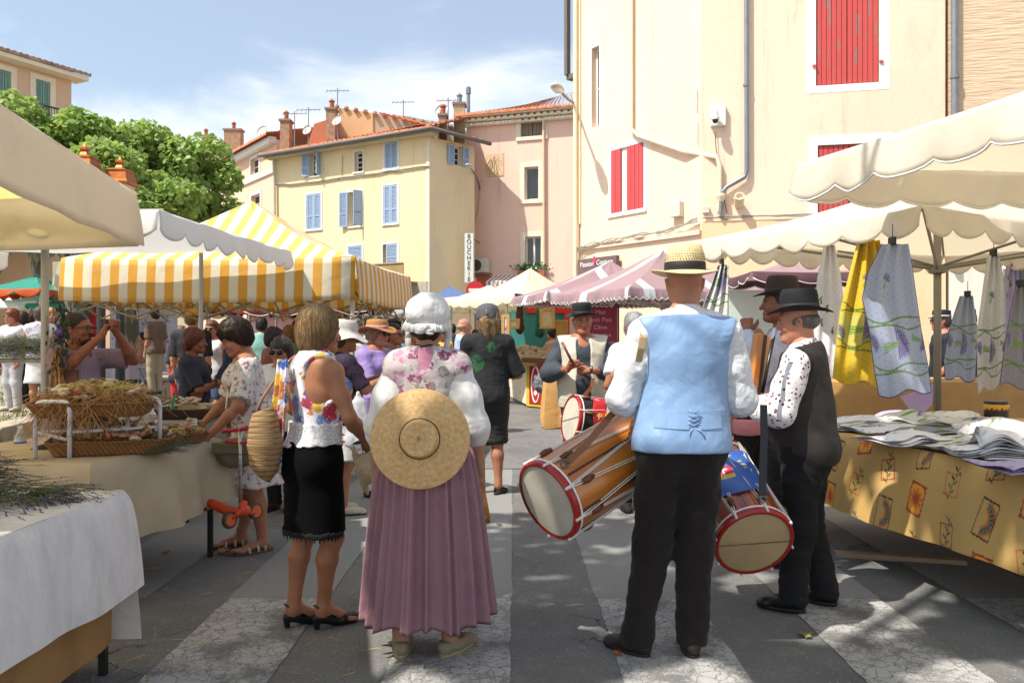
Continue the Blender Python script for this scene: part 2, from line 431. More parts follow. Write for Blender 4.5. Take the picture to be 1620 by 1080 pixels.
def head_mesh(q,res=.006,fem=False,sex=0,eyes=True,jaw=1.0,grin=False):
    s=q['s']**.5
    V=Vol((-.1,-.125,-.145),(.1,.15,.14),res)
    V.ell((0,-.014,.03),(.076,.097,.088),k=.02);V.ell((0,.022,-.025),(.062,.068,.085),k=.03)
    V.cone((0,.0,-.055),(0,.052,-.088),.047*jaw,.026*jaw,k=.03)
    for sg in(-1,1):
        V.cone((sg*.045,-.005,-.045),(sg*.018,.065,-.092),.02*jaw,.014*jaw,k=.03)
        V.ell((sg*.04,.062,-.03),(.021,.018,.02),k=.02)
        V.ell((sg*.031,.098,.004),(.017,.015,.0105),k=.012,op='s')
    V.cone((-.032,.079,.02),(.032,.079,.02),.0125,k=.018)
    V.cone((0,.086,.008),(0,.108,-.028),.0075,.012,k=.012)
    for sg in(-1,1):V.ell((sg*.011,.1,-.031),(.009,.011,.008),k=.006)
    V.ell((0,.088,-.06),(.024,.012,.007),k=.008);V.ell((0,.085,-.071),(.02,.012,.007),k=.006)
    V.ell((0,.09,-.0655),(.022,.01,.0022),k=.004,op='s')
    V.ell((0,.078,-.093),(.018,.016,.014),k=.015)
    for sg in(-1,1):
        V.ell((sg*.079,-.012,-.008),(.0085,.019,.032),rot=rotm(0,-8,sg*12).T,k=.008)
        V.ell((sg*.086,-.008,-.006),(.006,.010,.019),k=.004,op='s')
    V.cone((0,-.02,-.03),(0,-.03,-.13),.052 if not fem else .045,.055 if not fem else .047,k=.03)
    v,f=V.mesh();fc=v[f].mean(1)
    m=np.zeros(len(f),dtype=int)
    m[(np.abs(fc[:,0])<.022)&(fc[:,2]<-.054)&(fc[:,2]>-.077)&(fc[:,1]>.088)]=1
    m[(np.abs(fc[:,0])>.014)&(np.abs(fc[:,0])<.046)&(np.abs(fc[:,2]-.021+np.abs(fc[:,0]-.0)*.1)<.0045)&(fc[:,1]>.06)]=2
    parts=[(v,f,m)]
    if eyes:
        for sg in(-1,1):
            a,b=qsphere((sg*.031,.0765,.003),(.0115,.0115,.0062),6);parts.append((a,b,3))
            a,b=qsphere((sg*.031,.0835,.003),(.0075,.0052,.0062),4);parts.append((a,b,4))
    v,f,m=vmerge(parts)
    return(v*s)@q['hm'].T+q['hd'],f,m
def hpt(q,p):   # head-local point to the figure's frame
    return q['hm']@(np.array(p,dtype=float)*q['s']**.5)+q['hd']
SKIN={}
def skin_mats(tone):
    if tone in SKIN:return SKIN[tone]
    c=lin(tone);t=NT('skin '+tone)
    n1=t.noise(7,5,.65);n2=t.noise(70,4,.7)
    cc=t.mix(t.ramp(n1,.4,.7,0,.45),c,(c[0]*.78,c[1]*.60,c[2]*.54));cc=t.mix(t.ramp(n2,.45,.8,0,.3),cc,(c[0]*.72,c[1]*.6,c[2]*.55))
    t.P(Base_Color=cc,Roughness=.5,Subsurface_Weight=.05,Subsurface_Scale=.01,Specular_IOR_Level=.4);t.s=None
    t.b.inputs['Subsurface Radius'].default_value=(1,.35,.2)
    t.bump(t.math('ADD',n2,t.math('MULTIPLY',t.noise(240,2),.5)),.3,.003)
    r=[t.m,M('lips '+tone,(c[0]*.75,c[1]*.42,c[2]*.4),.45,.1),M('brow hair '+tone,'#4a3a2c',.9,.1),M('eye white','#8f887e',.35,.02,bump=0),M('iris','#2a211a',.2,.05,bump=0)]
    SKIN[tone]=r;return r
def body(root,q,tone='#b98263',arms=(1,1),legs=(0,0),hands=((None,None),(None,None)),fem=False,res=.008,torso_on=True,fat=1.0,
         headon=True,hres=None,curl=(.35,.35),thumb=(.5,.5),curls=(None,None),leg_from=.0,belly=0,feet=False,hsz=1.0,jaw=1.0,armfat=1.0):
    s=q['s'];pts=[q[k]for k in('pel','nck','hd','elL','elR','wrL','wrR')]
    if any(legs):pts+=[q['anL'],q['anR'],q['knL'],q['knR']]
    lo=np.min(pts,0)-.2;hi=np.max(pts,0)+.2;V=Vol(lo,hi,res)
    V.cone(q['nck']+A(0,-.01,-.03),hpt(q,(0,-.02,-.06)),.058*s*(.87 if fem else 1),.05*s*(.87 if fem else 1),k=.04)
    if torso_on:torso(V,q,-.004,fem,belly*.8)
    for i,L in enumerate('LR'):
        if arms[i]:
            a=armfat
            V.cone(q['sh'+L],q['sh'+L]*.45+q['el'+L]*.55,.05*s*a,.043*s*a,k=.035)
            V.cone(q['sh'+L]*.5+q['el'+L]*.5,q['el'+L],.043*s*a,.036*s*a,k=.02)
            m=q['el'+L]*.68+q['wr'+L]*.32;V.cone(q['el'+L],m,.036*s*a,.0395*s*a,k=.02);V.cone(m,q['wr'+L],.0395*s*a,.0245*s,k=.02)
        if legs[i]:
            V.cone(q['hip'+L],q['kn'+L],.085*s*fat,.054*s*fat,k=.03)
            k_,a_=q['kn'+L],q['an'+L];c_=k_*.68+a_*.32
            V.ell(k_+A(0,.012,0),(.05*s*fat,.052*s*fat,.06*s),k=.03)
            V.cone(k_,c_+A(0,-.015,0),.05*s*fat,.056*s*fat,k=.03);V.cone(c_+A(0,-.015,0),a_+A(0,0,.03),.056*s*fat,.031*s*fat,k=.02)
            V.cone(a_+A(0,0,.05),a_+A(0,-.01,0),.031*s*fat,.034*s,k=.02)
            if feet:
                fd=q['fd'+L]/np.linalg.norm(q['fd'+L]);hl=q.get('heel',0)
                V.ell(a_+A(0,-.015,-.035),(.03,.036,.033),k=.03);ball=a_+fd*.12+A(0,0,-.045-hl)
                V.cone(a_+A(0,0,-.015),ball,.032,.024,k=.02)
                sd=A(fd[1],-fd[0],0);inn=-1 if L=='R' else 1
                for j in range(5):
                    o=(j-2)*.0165*inn*-1
                    V.cone(ball+sd*o*.9,ball+sd*o*1.15+fd*(.075-.011*abs(j-0)*.9)+A(0,0,-.006),.0125,.0105 if j else .0125,k=.008)
    v,f=V.mesh();parts=[(v,f,0)]
    if headon:parts.append(head_mesh(q,hres or res*.75,fem,jaw=jaw))
    for i,L in enumerate('LR'):
        if arms[i]and hands[i]is not None:
            pn,dr=hands[i];dr=(q['wr'+L]-q['el'+L])if dr is None else A(*dr);pn=A(-1 if L=='R' else 1,.0,-.2)if pn is None else A(*pn)
            hv,hf=hand_mesh(pn,dr,q['wr'+L],1 if L=='R' else-1,curl[i],min(.0045 if res<.01 else .0065,res*.7),s*hsz*(.93 if fem else 1.03),thumb=thumb[i],curls=curls[i]);parts.append((hv,hf,0))
    v,f,m=vmerge(parts)
    return mesh_np('body',v,f,skin_mats(tone),root,True,fm=m)
def vobj(V,name,mat,root):
    v,f=V.mesh()
    if len(v)==0:return None
    return mesh_np(name,v,f,mat,root,True)
def shirt(root,q,mat,name='shirt',sleeve=(.5,.5),hem=-.12,res=.009,g=.012,fem=False,puff=0.0,neck=.02,fold=.004,seed=1,belly=0,flare=0.0,sl_g=.016,cuff=0,vneck=0,low=False,back_open=0):
    """hem is measured from the hip joint, neck opening from the base of the neck"""
    s=q['s'];pts=[q['pel']+A(0,0,hem),q['nck'],q['shL'],q['shR']]
    for i,L in enumerate('LR'):
        if sleeve[i]>0:pts.append(q['el'+L])
        if sleeve[i]>.5:pts.append(q['wr'+L])
    lo=np.min(pts,0)-.27;hi=np.max(pts,0)+.24;lo[2]=min(p[2]for p in pts)-.12
    V=Vol(lo,hi,res);torso(V,q,g,fem,belly,low=True)
    if hem<-.02:V.cone(q['pel']+A(0,-.005,.05),q['pel']+A(0,-.01,hem-.05),.16*s*q['w']+g+.0,.16*s*q['w']+g+flare,sy=1.35,k=.05)
    V.cut((0,0,q['pel'][2]+hem),(0,0,-1));V.cut(q['nck']+A(0,0,neck),(0,.35,1))
    if vneck:V.ell(q['nck']+A(0,.09,-.02),(.05,.09,vneck),k=.01,op='s')
    for i,L in enumerate('LR'):
        sv=sleeve[i];r0=.05*s+sl_g;r1=.044*s+sl_g
        if sv<=0:continue
        if sv<=.5:
            e=q['sh'+L]+(q['el'+L]-q['sh'+L])*(sv*2)
            V.cone(q['sh'+L],e,r0+.002,r1+.006+puff*.5,k=.025,flat=False);d=e-q['sh'+L]
            dd=d/np.linalg.norm(d)
            # flat end of the sleeve, cut only around the arm
            sl,X,Y,Z=V._sl(e-.13,e+.13,0)
            pl=(X-e[0])*dd[0]+(Y-e[1])*dd[1]+(Z-e[2])*dd[2]
            rad=np.sqrt(np.maximum((X-e[0])**2+(Y-e[1])**2+(Z-e[2])**2-pl*pl,0));msk=rad<.12
            V.f[sl]=np.where(msk&(pl>0),np.maximum(V.f[sl],pl),V.f[sl])
        else:
            t=(sv-.5)*2;e=q['el'+L]+(q['wr'+L]-q['el'+L])*t
            V.cone(q['sh'+L],q['sh'+L]*.5+q['el'+L]*.5,r0,r1+puff*.8,k=.03);V.cone(q['sh'+L]*.5+q['el'+L]*.5,q['el'+L],r1+puff*.8,r1+puff,k=.03)
            V.cone(q['el'+L],q['el'+L]*.4+e*.6,r1+puff,.036*s+sl_g*.7+puff*.8,k=.03);V.cone(q['el'+L]*.4+e*.6,e,.036*s+sl_g*.7+puff*.7,.027*s+sl_g*.5,k=.02,flat=False)
            if cuff:V.cone(q['el'+L]*.12+e*.88,e,.033*s+sl_g*.5,k=.004,flat=True)
    if fold:V.disp(wob(fold,14,seed,.6));V.disp(wob(fold*.55,30,seed+5,.7,True))
    return vobj(V,name,mat,root)
def trousers(root,q,mat,name='trousers',zcut=.05,length=1.0,res=.01,loose=.012,hipg=.012,seed=2,fold=.004,top=.1,fem=False,belly=0,ends=.0):
    s=q['s'];pts=[q['pel']+A(0,0,top),q['anL'],q['anR'],q['knL'],q['knR']]
    lo=np.min(pts,0)-.22;hi=np.max(pts,0)+.22;V=Vol(lo,hi,res)
    V.cone(q['pel']+A(0,-.01,0),q['pel']+A(0,0,top+.02),(.163 if fem else .152)*s*q['w']+hipg,.14*s*q['w']+hipg+belly*.4,sy=1.35,k=.04)
    for sg in(-1,1):V.ell(q['pel']+A(sg*.07*s,-.055*s,-.03*s),(.085*s+hipg,.085*s+hipg,.1*s),k=.05)
    for L in 'LR':
        h,k_,a_=q['hip'+L],q['kn'+L],q['an'+L]
        V.cone(h,k_,.092*s+loose,.062*s+loose,k=.05)
        if length>.5:
            e=k_+(a_-k_)*((length-.5)*2)
            V.cone(k_,e,.062*s+loose,.052*s+loose+ends,k=.04)
            V.cut2=None
    if length<1:
        zc=min(q['knL'][2],q['knR'][2]);zc=(q['pel'][2]*(1-length*2)+zc*length*2)if length<=.5 else(zc+(q['anL'][2]-zc)*(length-.5)*2)
        V.cut((0,0,zc),(0,0,-1))
    else:V.cut((0,0,zcut),(0,0,-1))
    V.cut((0,0,q['pel'][2]+top),(0,0,1))
    if fold:V.disp(wob(fold,12,seed,.9));V.disp(wob(fold*.7,16,seed+3,2.2,True))
    return vobj(V,name,mat,root)
def skirt_s(root,q,mat,name='skirt',top=.12,bottom=-.4,flare=.05,res=.01,seed=4,fold=.006,hipg=.012,sy=1.3):
    s=q['s'];P=q['pel'];V=Vol(P+A(-.4,-.36,bottom-.05),P+A(.4,.36,top+.05),res)
    V.cone(P+A(0,0,top+.02),P+A(0,-.01,0),.135*s*q['w']+hipg,.165*s*q['w']+hipg,sy=1.35,k=.04)
    for sg in(-1,1):V.ell(P+A(sg*.07*s,-.055*s,-.03*s),(.085*s+hipg,.085*s+hipg,.1*s),k=.05)
    V.cone(P+A(0,-.01,0),P+A(0,0,bottom-.02),.165*s*q['w']+hipg,.165*s*q['w']+hipg+flare,sy=sy,k=.04,flat=False)
    V.cut((0,0,P[2]+top),(0,0,1));V.cut((0,0,P[2]+bottom),(0,0,-1));V.disp(wob(fold,16,seed,.15))
    return vobj(V,name,mat,root)
def hairdo(root,q,col,style='short',res=.007,seed=3,name='hair',amp=.004,strands=110):
    sc_=q['s']**.5;V=Vol((-.16,-.2,-.33 if style=='long' else-.2),(.16,.16,.2),res)
    if style=='short':
        V.ell((0,-.022,.042),(.084,.098,.092),k=.02);V.ell((0,-.045,-.02),(.078,.07,.07),k=.03)
        V.ell((0,.14,-.035),(.085,.09,.092),k=.012,op='s');V.cut((0,0,-.085),(0,.3,-1))
    elif style=='balding':
        V.ell((0,-.025,.0),(.083,.096,.06),k=.02);V.ell((0,.12,-.01),(.09,.1,.12),k=.01,op='s');V.ell((0,.0,.1),(.068,.09,.06),k=.02,op='s');V.cut((0,0,-.07),(0,.2,-1))
    elif style=='bob':
        V.ell((0,-.02,.045),(.09,.107,.1),k=.02);V.ell((0,-.03,-.02),(.096,.092,.085),k=.04);V.ell((0,-.045,-.07),(.075,.062,.05),k=.03)
        V.ell((0,.15,-.045),(.075,.1,.1),k=.015,op='s');V.cut((0,0,-.115),(0,.25,-1))
    elif style=='full':
        V.ell((0,-.02,.05),(.098,.112,.1),k=.02);V.ell((0,-.045,-.01),(.094,.085,.085),k=.04);V.ell((0,.16,-.04),(.08,.1,.1),k=.015,op='s');V.cut((0,0,-.1),(0,.35,-1))
    elif style=='long':
        V.ell((0,-.02,.045),(.088,.105,.096),k=.02);V.cone((-.03,-.06,-.02),(-.04,-.085,-.24),.06,.035,k=.04);V.cone((.03,-.06,-.02),(.04,-.085,-.26),.06,.03,k=.04)
        V.ell((0,.15,-.05),(.074,.1,.11),k=.015,op='s')
    elif style=='bun':
        V.ell((0,-.02,.045),(.086,.102,.093),k=.02);V.ell((0,-.04,-.02),(.076,.07,.06),k=.03);V.ell((0,.15,-.035),(.08,.1,.095),k=.012,op='s');V.ell((0,-.09,.105),(.045,.045,.042),k=.01)
    sd_=wob(amp,60,seed,.35);sr=wob(amp*.8,150,seed+2,.2,True)
    V.disp(sd_);V.disp(sr)
    v,f=V.mesh();v=(v*sc_)@q['hm'].T+q['hd']
    c=lin(col);key='hair '+col
    if key not in MC:
        t=NT(key);vec=t.n('Mapping',{0:t.obj(),'Scale':(1,1,.12)}).outputs[0];n1=t.noise(strands,4,.7,vec,.3);n0=t.noise(14,3)
        cc=t.mix(t.ramp(n1,.3,.72),tuple(x*.45 for x in c),tuple(min(1,x*1.35)for x in c));cc=t.mix(t.ramp(n0,.4,.7,0,.4),cc,tuple(x*.5 for x in c))
        t.P(Base_Color=cc,Roughness=.5,Specular_IOR_Level=.35);t.bump(n1,.35,.004);MC[key]=t.m
    return mesh_np(name,v,f,MC[key],root,True)
def wisps(hair,n=500,L_=.16,seed=1,r=.0011,lift=.0015,curl=.25,zmax=99):
    """loose strands laid over a hair surface"""
    me=hair.data;vs=[v.co.copy()for v in me.vertices];bv=BVHTree.FromPolygons(vs,[tuple(f.vertices)for f in me.polygons]);rs=random.Random(seed);b=MB();cand=[v for v in vs if v.z<zmax]
    for i in range(n):
        p=cand[rs.randrange(len(cand))].copy();pts=[];dr=V3(rs.uniform(-curl,curl),rs.uniform(-curl,curl),0);k=9
        for j in range(k):
            c,nr,_,_=bv.find_nearest(p)
            if c is None:break
            pts.append(c+nr*(lift+.002*abs(math.sin(j*.7+i))+(.004*j/k if i%5==0 else 0)));t=V3(0,0,-1)+dr-nr*(V3(0,0,-1)+dr).dot(nr)
            if t.length<.05:t=V3(rs.uniform(-1,1),rs.uniform(-1,1),0);t=t-nr*t.dot(nr)
            p=c+t.normalized()*L_/k*rs.uniform(.7,1.2)
        if len(pts)>3:b.tube(pts,[r]*(len(pts)-2)+[r*.7,r*.3],3,cap=False)
    o=b.build('loose_strands',me.materials[0],hair,True);o['kind']='stuff';return o
def hpoint_T(q,off=(0,0,0),tilt=0,roll=0):
    m=Matrix(q['hm'].tolist()).to_4x4()@Matrix.Rotation(R(-tilt),4,'X')@Matrix.Rotation(R(roll),4,'Y');m.translation=Vector(hpt(q,off));return m
def hat(root,q,mat,brim=.15,h=.115,rb=.09,rt=.08,z=.055,tilt=0,roll=0,mband=None,droop=.0,dent=.0,curlb=.012,sx=1.0,sy=1.14,name='hat',bandh=.035,n=40,y=-.018,wave=0,sub=None):
    T=hpoint_T(q,(0,y,z),tilt,roll);hat_o=None
    prof=[(rb-.004,-.004),(rb+.006,-.003),((rb+brim)*.5,-.004-droop*.4),(brim,-droop),(brim+.003,-droop+.004),(brim,-droop+.006),((rb+brim)*.5,.003-droop*.4),(rb,.006),(rb*.985,h*.35),(rb*.6+rt*.4,h*.7),(rt,h*.93),(rt*.9,h),(rt*.65,h*1.02-dent*.6),(rt*.3,h*1.0-dent),(.003,h*.99-dent)]
    b=MB();b.lathe(prof,n,0,cap=False);vs=np.array(b.v)
    r_=np.hypot(vs[:,0],vs[:,1]);a_=np.arctan2(vs[:,1],vs[:,0])
    vs[:,2]+=np.where(r_>rb*1.04,curlb*np.cos(2*a_+math.pi)*-1*((r_-rb)/(brim-rb+1e-6))**1.5+wave*np.sin(5*a_+1)*((r_-rb)/(brim-rb+1e-6)),0)
    vs[:,1]*=sy;vs[:,0]*=sx
    pts=[tuple(T@Vector(p))for p in vs]
    hat_o=mesh_np(name,pts,b.f,mat,root,True)
    if mband is not None:
        c=MB();c.lathe([(rb+.0025,.007),(rb*.995+.003,bandh*.5),(rb*.99+.0025,bandh),(rb*.96,bandh)],n,0,cap=False);vv=np.array(c.v);vv[:,1]*=sy;vv[:,0]*=sx
        mesh_np('hat_band',[tuple(T@Vector(p))for p in vv],c.f,mband,hat_o,True)
    return hat_o
def glasses(root,q,col='#0c0a0a',dark=True):
    T=hpoint_T(q,(0,0,0));b=MB()
    for sg in(-1,1):
        if dark:
            M4=T@Matrix.Translation((sg*.033,.1,.002))@Matrix.Rotation(R(90),4,'X');b.lathe([(.001,-.003),(.026,-.003),(.028,0),(.026,.003),(.001,.004)],14,0,M4,sy=.82)
        else:
            pts=[T@Vector((sg*.033+.024*math.cos(a),.1,.002+.018*math.sin(a)))for a in np.linspace(0,6.283,15)];b.tube(pts,.0022,5,0,False)
        b.tube([T@Vector((sg*.058,.096,.008)),T@Vector((sg*.082,.0,.006))],.0025,5)
    b.tube([T@Vector((-.01,.104,.006)),T@Vector((.01,.104,.006))],.0025,5)
    return b.build('glasses',M('glasses plastic '+col,col,.25,.02,bump=0),root,True)
def shoes(root,q,mat,kind='shoe',sole=None,res=.006,L_=.135,name='shoe',sides='LR'):
    for L in sides:
        a=q['an'+L].copy();fd=q['fd'+L]/np.linalg.norm(q['fd'+L]);sd_=A(fd[1],-fd[0],0);gz=a[2]-.075*q['s']
        V=Vol(a+A(-.24,-.24,-.11),a+A(.24,.24,.1),res);base=A(a[0],a[1],gz)
        V.cone(base+A(0,0,.045)-fd*.035,base+fd*.05+A(0,0,.05),.037,.043,k=.02);V.cone(base+fd*.04+A(0,0,.045),base+fd*L_+A(0,0,.028),.044,.033,k=.02)
        V.ell(base+fd*(L_+.02)+A(0,0,.022),(.032,.032,.024),k=.03)
        if kind=='boot':V.cone(a+A(0,0,-.03),a+A(0,0,.08),.045,.045,k=.02)
        V.cut((0,0,gz+.012),(0,0,-1))
        V.cut(a+A(0,0,.0 if kind!='boot' else .07),(0,0,1))
        o=vobj(V,name,mat,root)
        b=MB();n=22;ol=[]
        for j in range(n):
            th=2*math.pi*j/n;c=math.cos(th);x_=math.sin(th)*(.041+.006*max(c,0)if c>0 else .036)
            ol.append(base+fd*(c*(L_+.05)if c>0 else c*.066)+sd_*x_)
        b.add([tuple(p+A(0,0,.001))for p in ol]+[tuple(p+A(0,0,.018))for p in ol],[tuple(range(n-1,-1,-1)),tuple(range(n,2*n))]+[(i,(i+1)%n,n+(i+1)%n,n+i)for i in range(n)])
        b.build('sole',sole or M('dark rubber sole','#1c1a18',.7),o,True)
# ================================================================== the ground
def asphalt():
    t=NT('asphalt');o=t.obj()
    n1=t.noise(.9,6,.6);n2=t.noise(140,3,.7);n3=t.noise(7,5,.65)
    vo=t.n('TexVoronoi',{'Vector':o,'Scale':62.0,'Randomness':1.0})
    cc=t.mix(t.ramp(n1,.35,.7),(.20,.194,.185),(.135,.132,.127));cc=t.mix(t.ramp(n3,.5,.75,0,.5),cc,(.28,.27,.255))
    cc=t.mix(t.ramp(t.noise(55,4,.75),.5,.66,0,.75),cc,(.11,.108,.104));cc=t.mix(t.ramp(t.noise(2.6,6,.7),.58,.68,0,.35),cc,(.13,.125,.118));cc=t.mix(t.ramp(n2,.5,.72,0,.8),cc,(.10,.098,.096));sepc=t.n('SeparateColor',{0:vo.outputs['Color']})
    lightst=t.math('MULTIPLY',t.ramp(vo.outputs['Distance'],.0,.42,1,0),t.ramp(sepc.outputs[0],.80,.88))
    cc=t.mix(t.math('MULTIPLY',lightst,.8),cc,(.42,.41,.38))
    wv=t.n('Mix',data_type='VECTOR');t.set(wv,0,.35);t.set(wv,4,o);t.set(wv,5,t.noise(2.2,5,.6).outputs['Color'])
    ck=t.n('TexVoronoi',{'Vector':wv.outputs[1],'Scale':1.5,'Randomness':1.0},feature='DISTANCE_TO_EDGE')
    crk=t.math('MULTIPLY',t.ramp(ck.outputs['Distance'],.0,.008,1,0),t.ramp(t.noise(.7,3),.5,.62))
    cc=t.mix(t.math('MULTIPLY',crk,.75),cc,(.018,.018,.018));t.P(Base_Color=cc,Roughness=.92,Specular_IOR_Level=.25)
    h=t.math('ADD',t.math('MULTIPLY',n2,.6),t.math('MULTIPLY',vo.outputs['Distance'],-.5));h=t.math('SUBTRACT',h,t.math('MULTIPLY',crk,1.2));t.bump(h,.8,.006);return t.m
def zebra(name,white,wear0,wear1,crackw,dark=(.11,.11,.11)):
    t=NT(name);o=t.obj();wv=t.n('Mix',data_type='VECTOR');t.set(wv,0,.14);t.set(wv,4,o);t.set(wv,5,t.noise(6,6,.7).outputs['Color'])
    ck=t.n('TexVoronoi',{'Vector':wv.outputs[1],'Scale':16.0,'Randomness':1.0},feature='DISTANCE_TO_EDGE')
    ck2=t.n('TexVoronoi',{'Vector':wv.outputs[1],'Scale':42.0,'Randomness':1.0},feature='DISTANCE_TO_EDGE')
    n1=t.noise(3.2,7,.68);n2=t.noise(120,3,.7)
    wear=t.ramp(t.math('ADD',n1,t.math('MULTIPLY',t.math('SUBTRACT',n2,.5),.35)),wear0,wear1)
    crk=t.math('MAXIMUM',t.ramp(ck.outputs['Distance'],.0,crackw,1,0),t.math('MULTIPLY',t.ramp(ck2.outputs['Distance'],.0,crackw,1,0),t.ramp(t.noise(4,3),.48,.6)))
    f=t.math('MAXIMUM',wear,crk);cc=t.mix(t.ramp(n2,.3,.7,0,.5),white,tuple(x*.7 for x in white));cc=t.mix(f,cc,dark)
    t.P(Base_Color=cc,Roughness=.85,Specular_IOR_Level=.3);t.bump(t.math('SUBTRACT',n2,f),.5,.004);return t.m
g=MB();g.add([(-400,-60,0),(400,-60,0),(400,900,0),(-400,900,0)],[(0,1,2,3)])
road=tag(g.build('road',asphalt()),kind='structure')
m_old=zebra('worn cracked white road paint',(.44,.43,.41),.46,.62,.06,(.16,.156,.15))
m_new=zebra('grey resurfaced crossing stripe',(.27,.266,.255),.62,.85,.002,(.2,.197,.19))
def stripe(name,x0,x1,y0,y1,m,z=.004,sk=.0):
    b=MB();n=70;vs=[];jl=jr=0
    for i in range(n+1):
        y=y0+(y1-y0)*i/n;jl=jl*.6+rnd.uniform(-.0035,.0035);jr=jr*.6+rnd.uniform(-.0035,.0035);vs+=[(x0+jl,y+(jl if i in(0,n)else 0),z),(x1+jr,y,z)]
    b.add(vs,[(2*i,2*i+1,2*i+3,2*i+2)for i in range(n)]);return b.build(name,m,road)
for i in range(-6,6):
    xl=.472+i*1.02-1.02;
    stripe('painted_stripe',xl,xl+.54,2.35,4.56,m_old,.004)
    stripe('resurfaced_stripe',xl-.01,xl+.55,4.565,9.0,m_new,.004,-.0)
# joints of paler patched asphalt along the crossing
stripe('patch_seam',-6,6,9.02,9.06,M('pale seam','#4c4b48',.9,.3),.004)
# terrace on the left with its stone edge
KL=[(-5.2,2.0),(-6.4,10.3),(-7.1,15.2),(-8.5,21.0),(-8.9,26.5)]
tz=.30
tr=MB();vs=[];
for x,y in KL:vs+=[(x-.30,y,tz-.02),(-60,y+4,tz-.02)]
tr.add(vs,[(2*i,2*i+2,2*i+3,2*i+1)for i in range(len(KL)-1)])
tag(tr.build('terrace',M('dusty trodden earth','#a89f8c',.95,.35,1.2,.5,40)),kind='structure')
kb=thing('stone_kerb','long low kerb of worn limestone blocks edging the raised terrace','kerb',(-6.4,10.3,0))
m_stone=M('weathered limestone','#b8ab92',.9,.4,3,.7,28,bd=.02)
k=0
for(x0,y0),(x1,y1)in zip(KL[:-1],KL[1:]):
    L_=math.hypot(x1-x0,y1-y0);n=max(1,int(L_/.95));u=Vector(((x1-x0)/L_,(y1-y0)/L_,0));nn=Vector((u.y,-u.x,0))
    for i in range(n):
        b=MB();a0,a1=L_*i/n+.008,L_*(i+1)/n-.008;o=Vector((x0,y0,0))-kb.location;j=rnd.uniform(-.02,.02);w=.34
        T=basis(o+nn*j,u,z=(0,0,1));b.box((a0,0,-.02),(a1,w,tz+rnd.uniform(-.01,.02)),0,T)
        b.build('kerb_stone',m_stone,kb,bevel=.025)
# straw dusty grass on the left
grs=MB()
for i in range(9000):
    y=rnd.uniform(8,19);xk=np.interp(y,[p[1]for p in KL],[p[0]for p in KL]);x=xk-.5-rnd.random()**1.3*5.5
    if mnoise.noise(Vector((x*.8,y*.8,0)))<-.05:continue
    h=rnd.uniform(.02,.07);a=rnd.uniform(0,6.28);dx,dy=math.cos(a)*.008,math.sin(a)*.008;lx,ly=rnd.uniform(-.03,.03),rnd.uniform(-.03,.03)
    grs.add([(x-dx,y-dy,tz-.02),(x+dx,y+dy,tz-.02),(x+lx,y+ly,tz+h)],[(0,1,2)],rnd.randrange(2))
tag(grs.build('dry_grass',[M('dry grass blade','#8d8a4e',.9),M('green grass blade','#6a7a35',.9)]),'thin dry grass growing on the dusty terrace at left','grass',kind='stuff')
sl=MB()
for i in range(1600):
    # loose straw, mostly along the stall fronts
    c=rnd.choice([(1.3,11.0,.8,1.2),(-2.6,5.0,1.2,2.0),(.6,9.5,2,2.5),(-1.8,3.6,1.4,.8),(1.6,10.6,.5,.6),(1.6,10.6,.5,.6)])
    x=rnd.gauss(c[0],c[2]*.5);y=rnd.gauss(c[1],c[3]*.5);a=rnd.uniform(0,3.14);l=rnd.uniform(.01,.05);w=.0012
    if i>500 and c[2]!=.5:continue
    u=Vector((math.cos(a),math.sin(a),0));p=Vector((x,y,.007));nn=Vector((-u.y,u.x,0))*w
    sl.add([p-u*l-nn,p+u*l-nn,p+u*l+nn+V3(0,0,.004),p-u*l+nn],[(0,1,2,3)])
tag(sl.build('loose_straw',M('straw litter','#b79d62',.8)),'loose bits of straw scattered on the asphalt','straw',kind='stuff')
def dead_leaf(px,py,sz,col,lab):
    p=G(px,py);b=MB();n=9;T=Matrix.Translation(p+V3(0,0,.012))@Matrix.Rotation(rnd.uniform(0,6.28),4,'Z')
    vs=[T@V3(0,0,.008)]
    for i in range(n*2):
        a=2*math.pi*i/(n*2);r=sz*((1,.55)[i%2])*rnd.uniform(.75,1.1);vs.append(T@V3(r*math.cos(a),r*math.sin(a)*.6,rnd.uniform(-.004,.03)*(r/.08)))
    b.add(vs,[(0,1+i,1+(i+1)%(2*n))for i in range(2*n)]);o=b.build('fallen_leaf',M('dead leaf '+col,col,.7,.3,30));so=o.modifiers.new('t','SOLIDIFY');so.thickness=.0015
    tag(o,lab,'leaf','dry leaves fallen on the road')
dead_leaf(352,876,.09,'#a06a33','brown curled dry leaf left of its pair behind the tanned woman')
dead_leaf(372,877,.07,'#8d5a2c','darker brown dry leaf touching the right side of another leaf')
dead_leaf(1273,1007,.06,'#7c7a3e','olive dry leaf lying in front of the man in the dark vest')
dead_leaf(977,1036,.035,'#9c5a22','small orange dry leaf beside the left shoe of the blue-vest man')
dead_leaf(262,877,.04,'#7e4a25','small brown leaf under the beige table edge')
dead_leaf(487,878,.03,'#a8712f','small ochre leaf beyond the heels of the tanned woman')
dead_leaf(790,832,.035,'#9a6630','small tan leaf right of the mauve skirt')

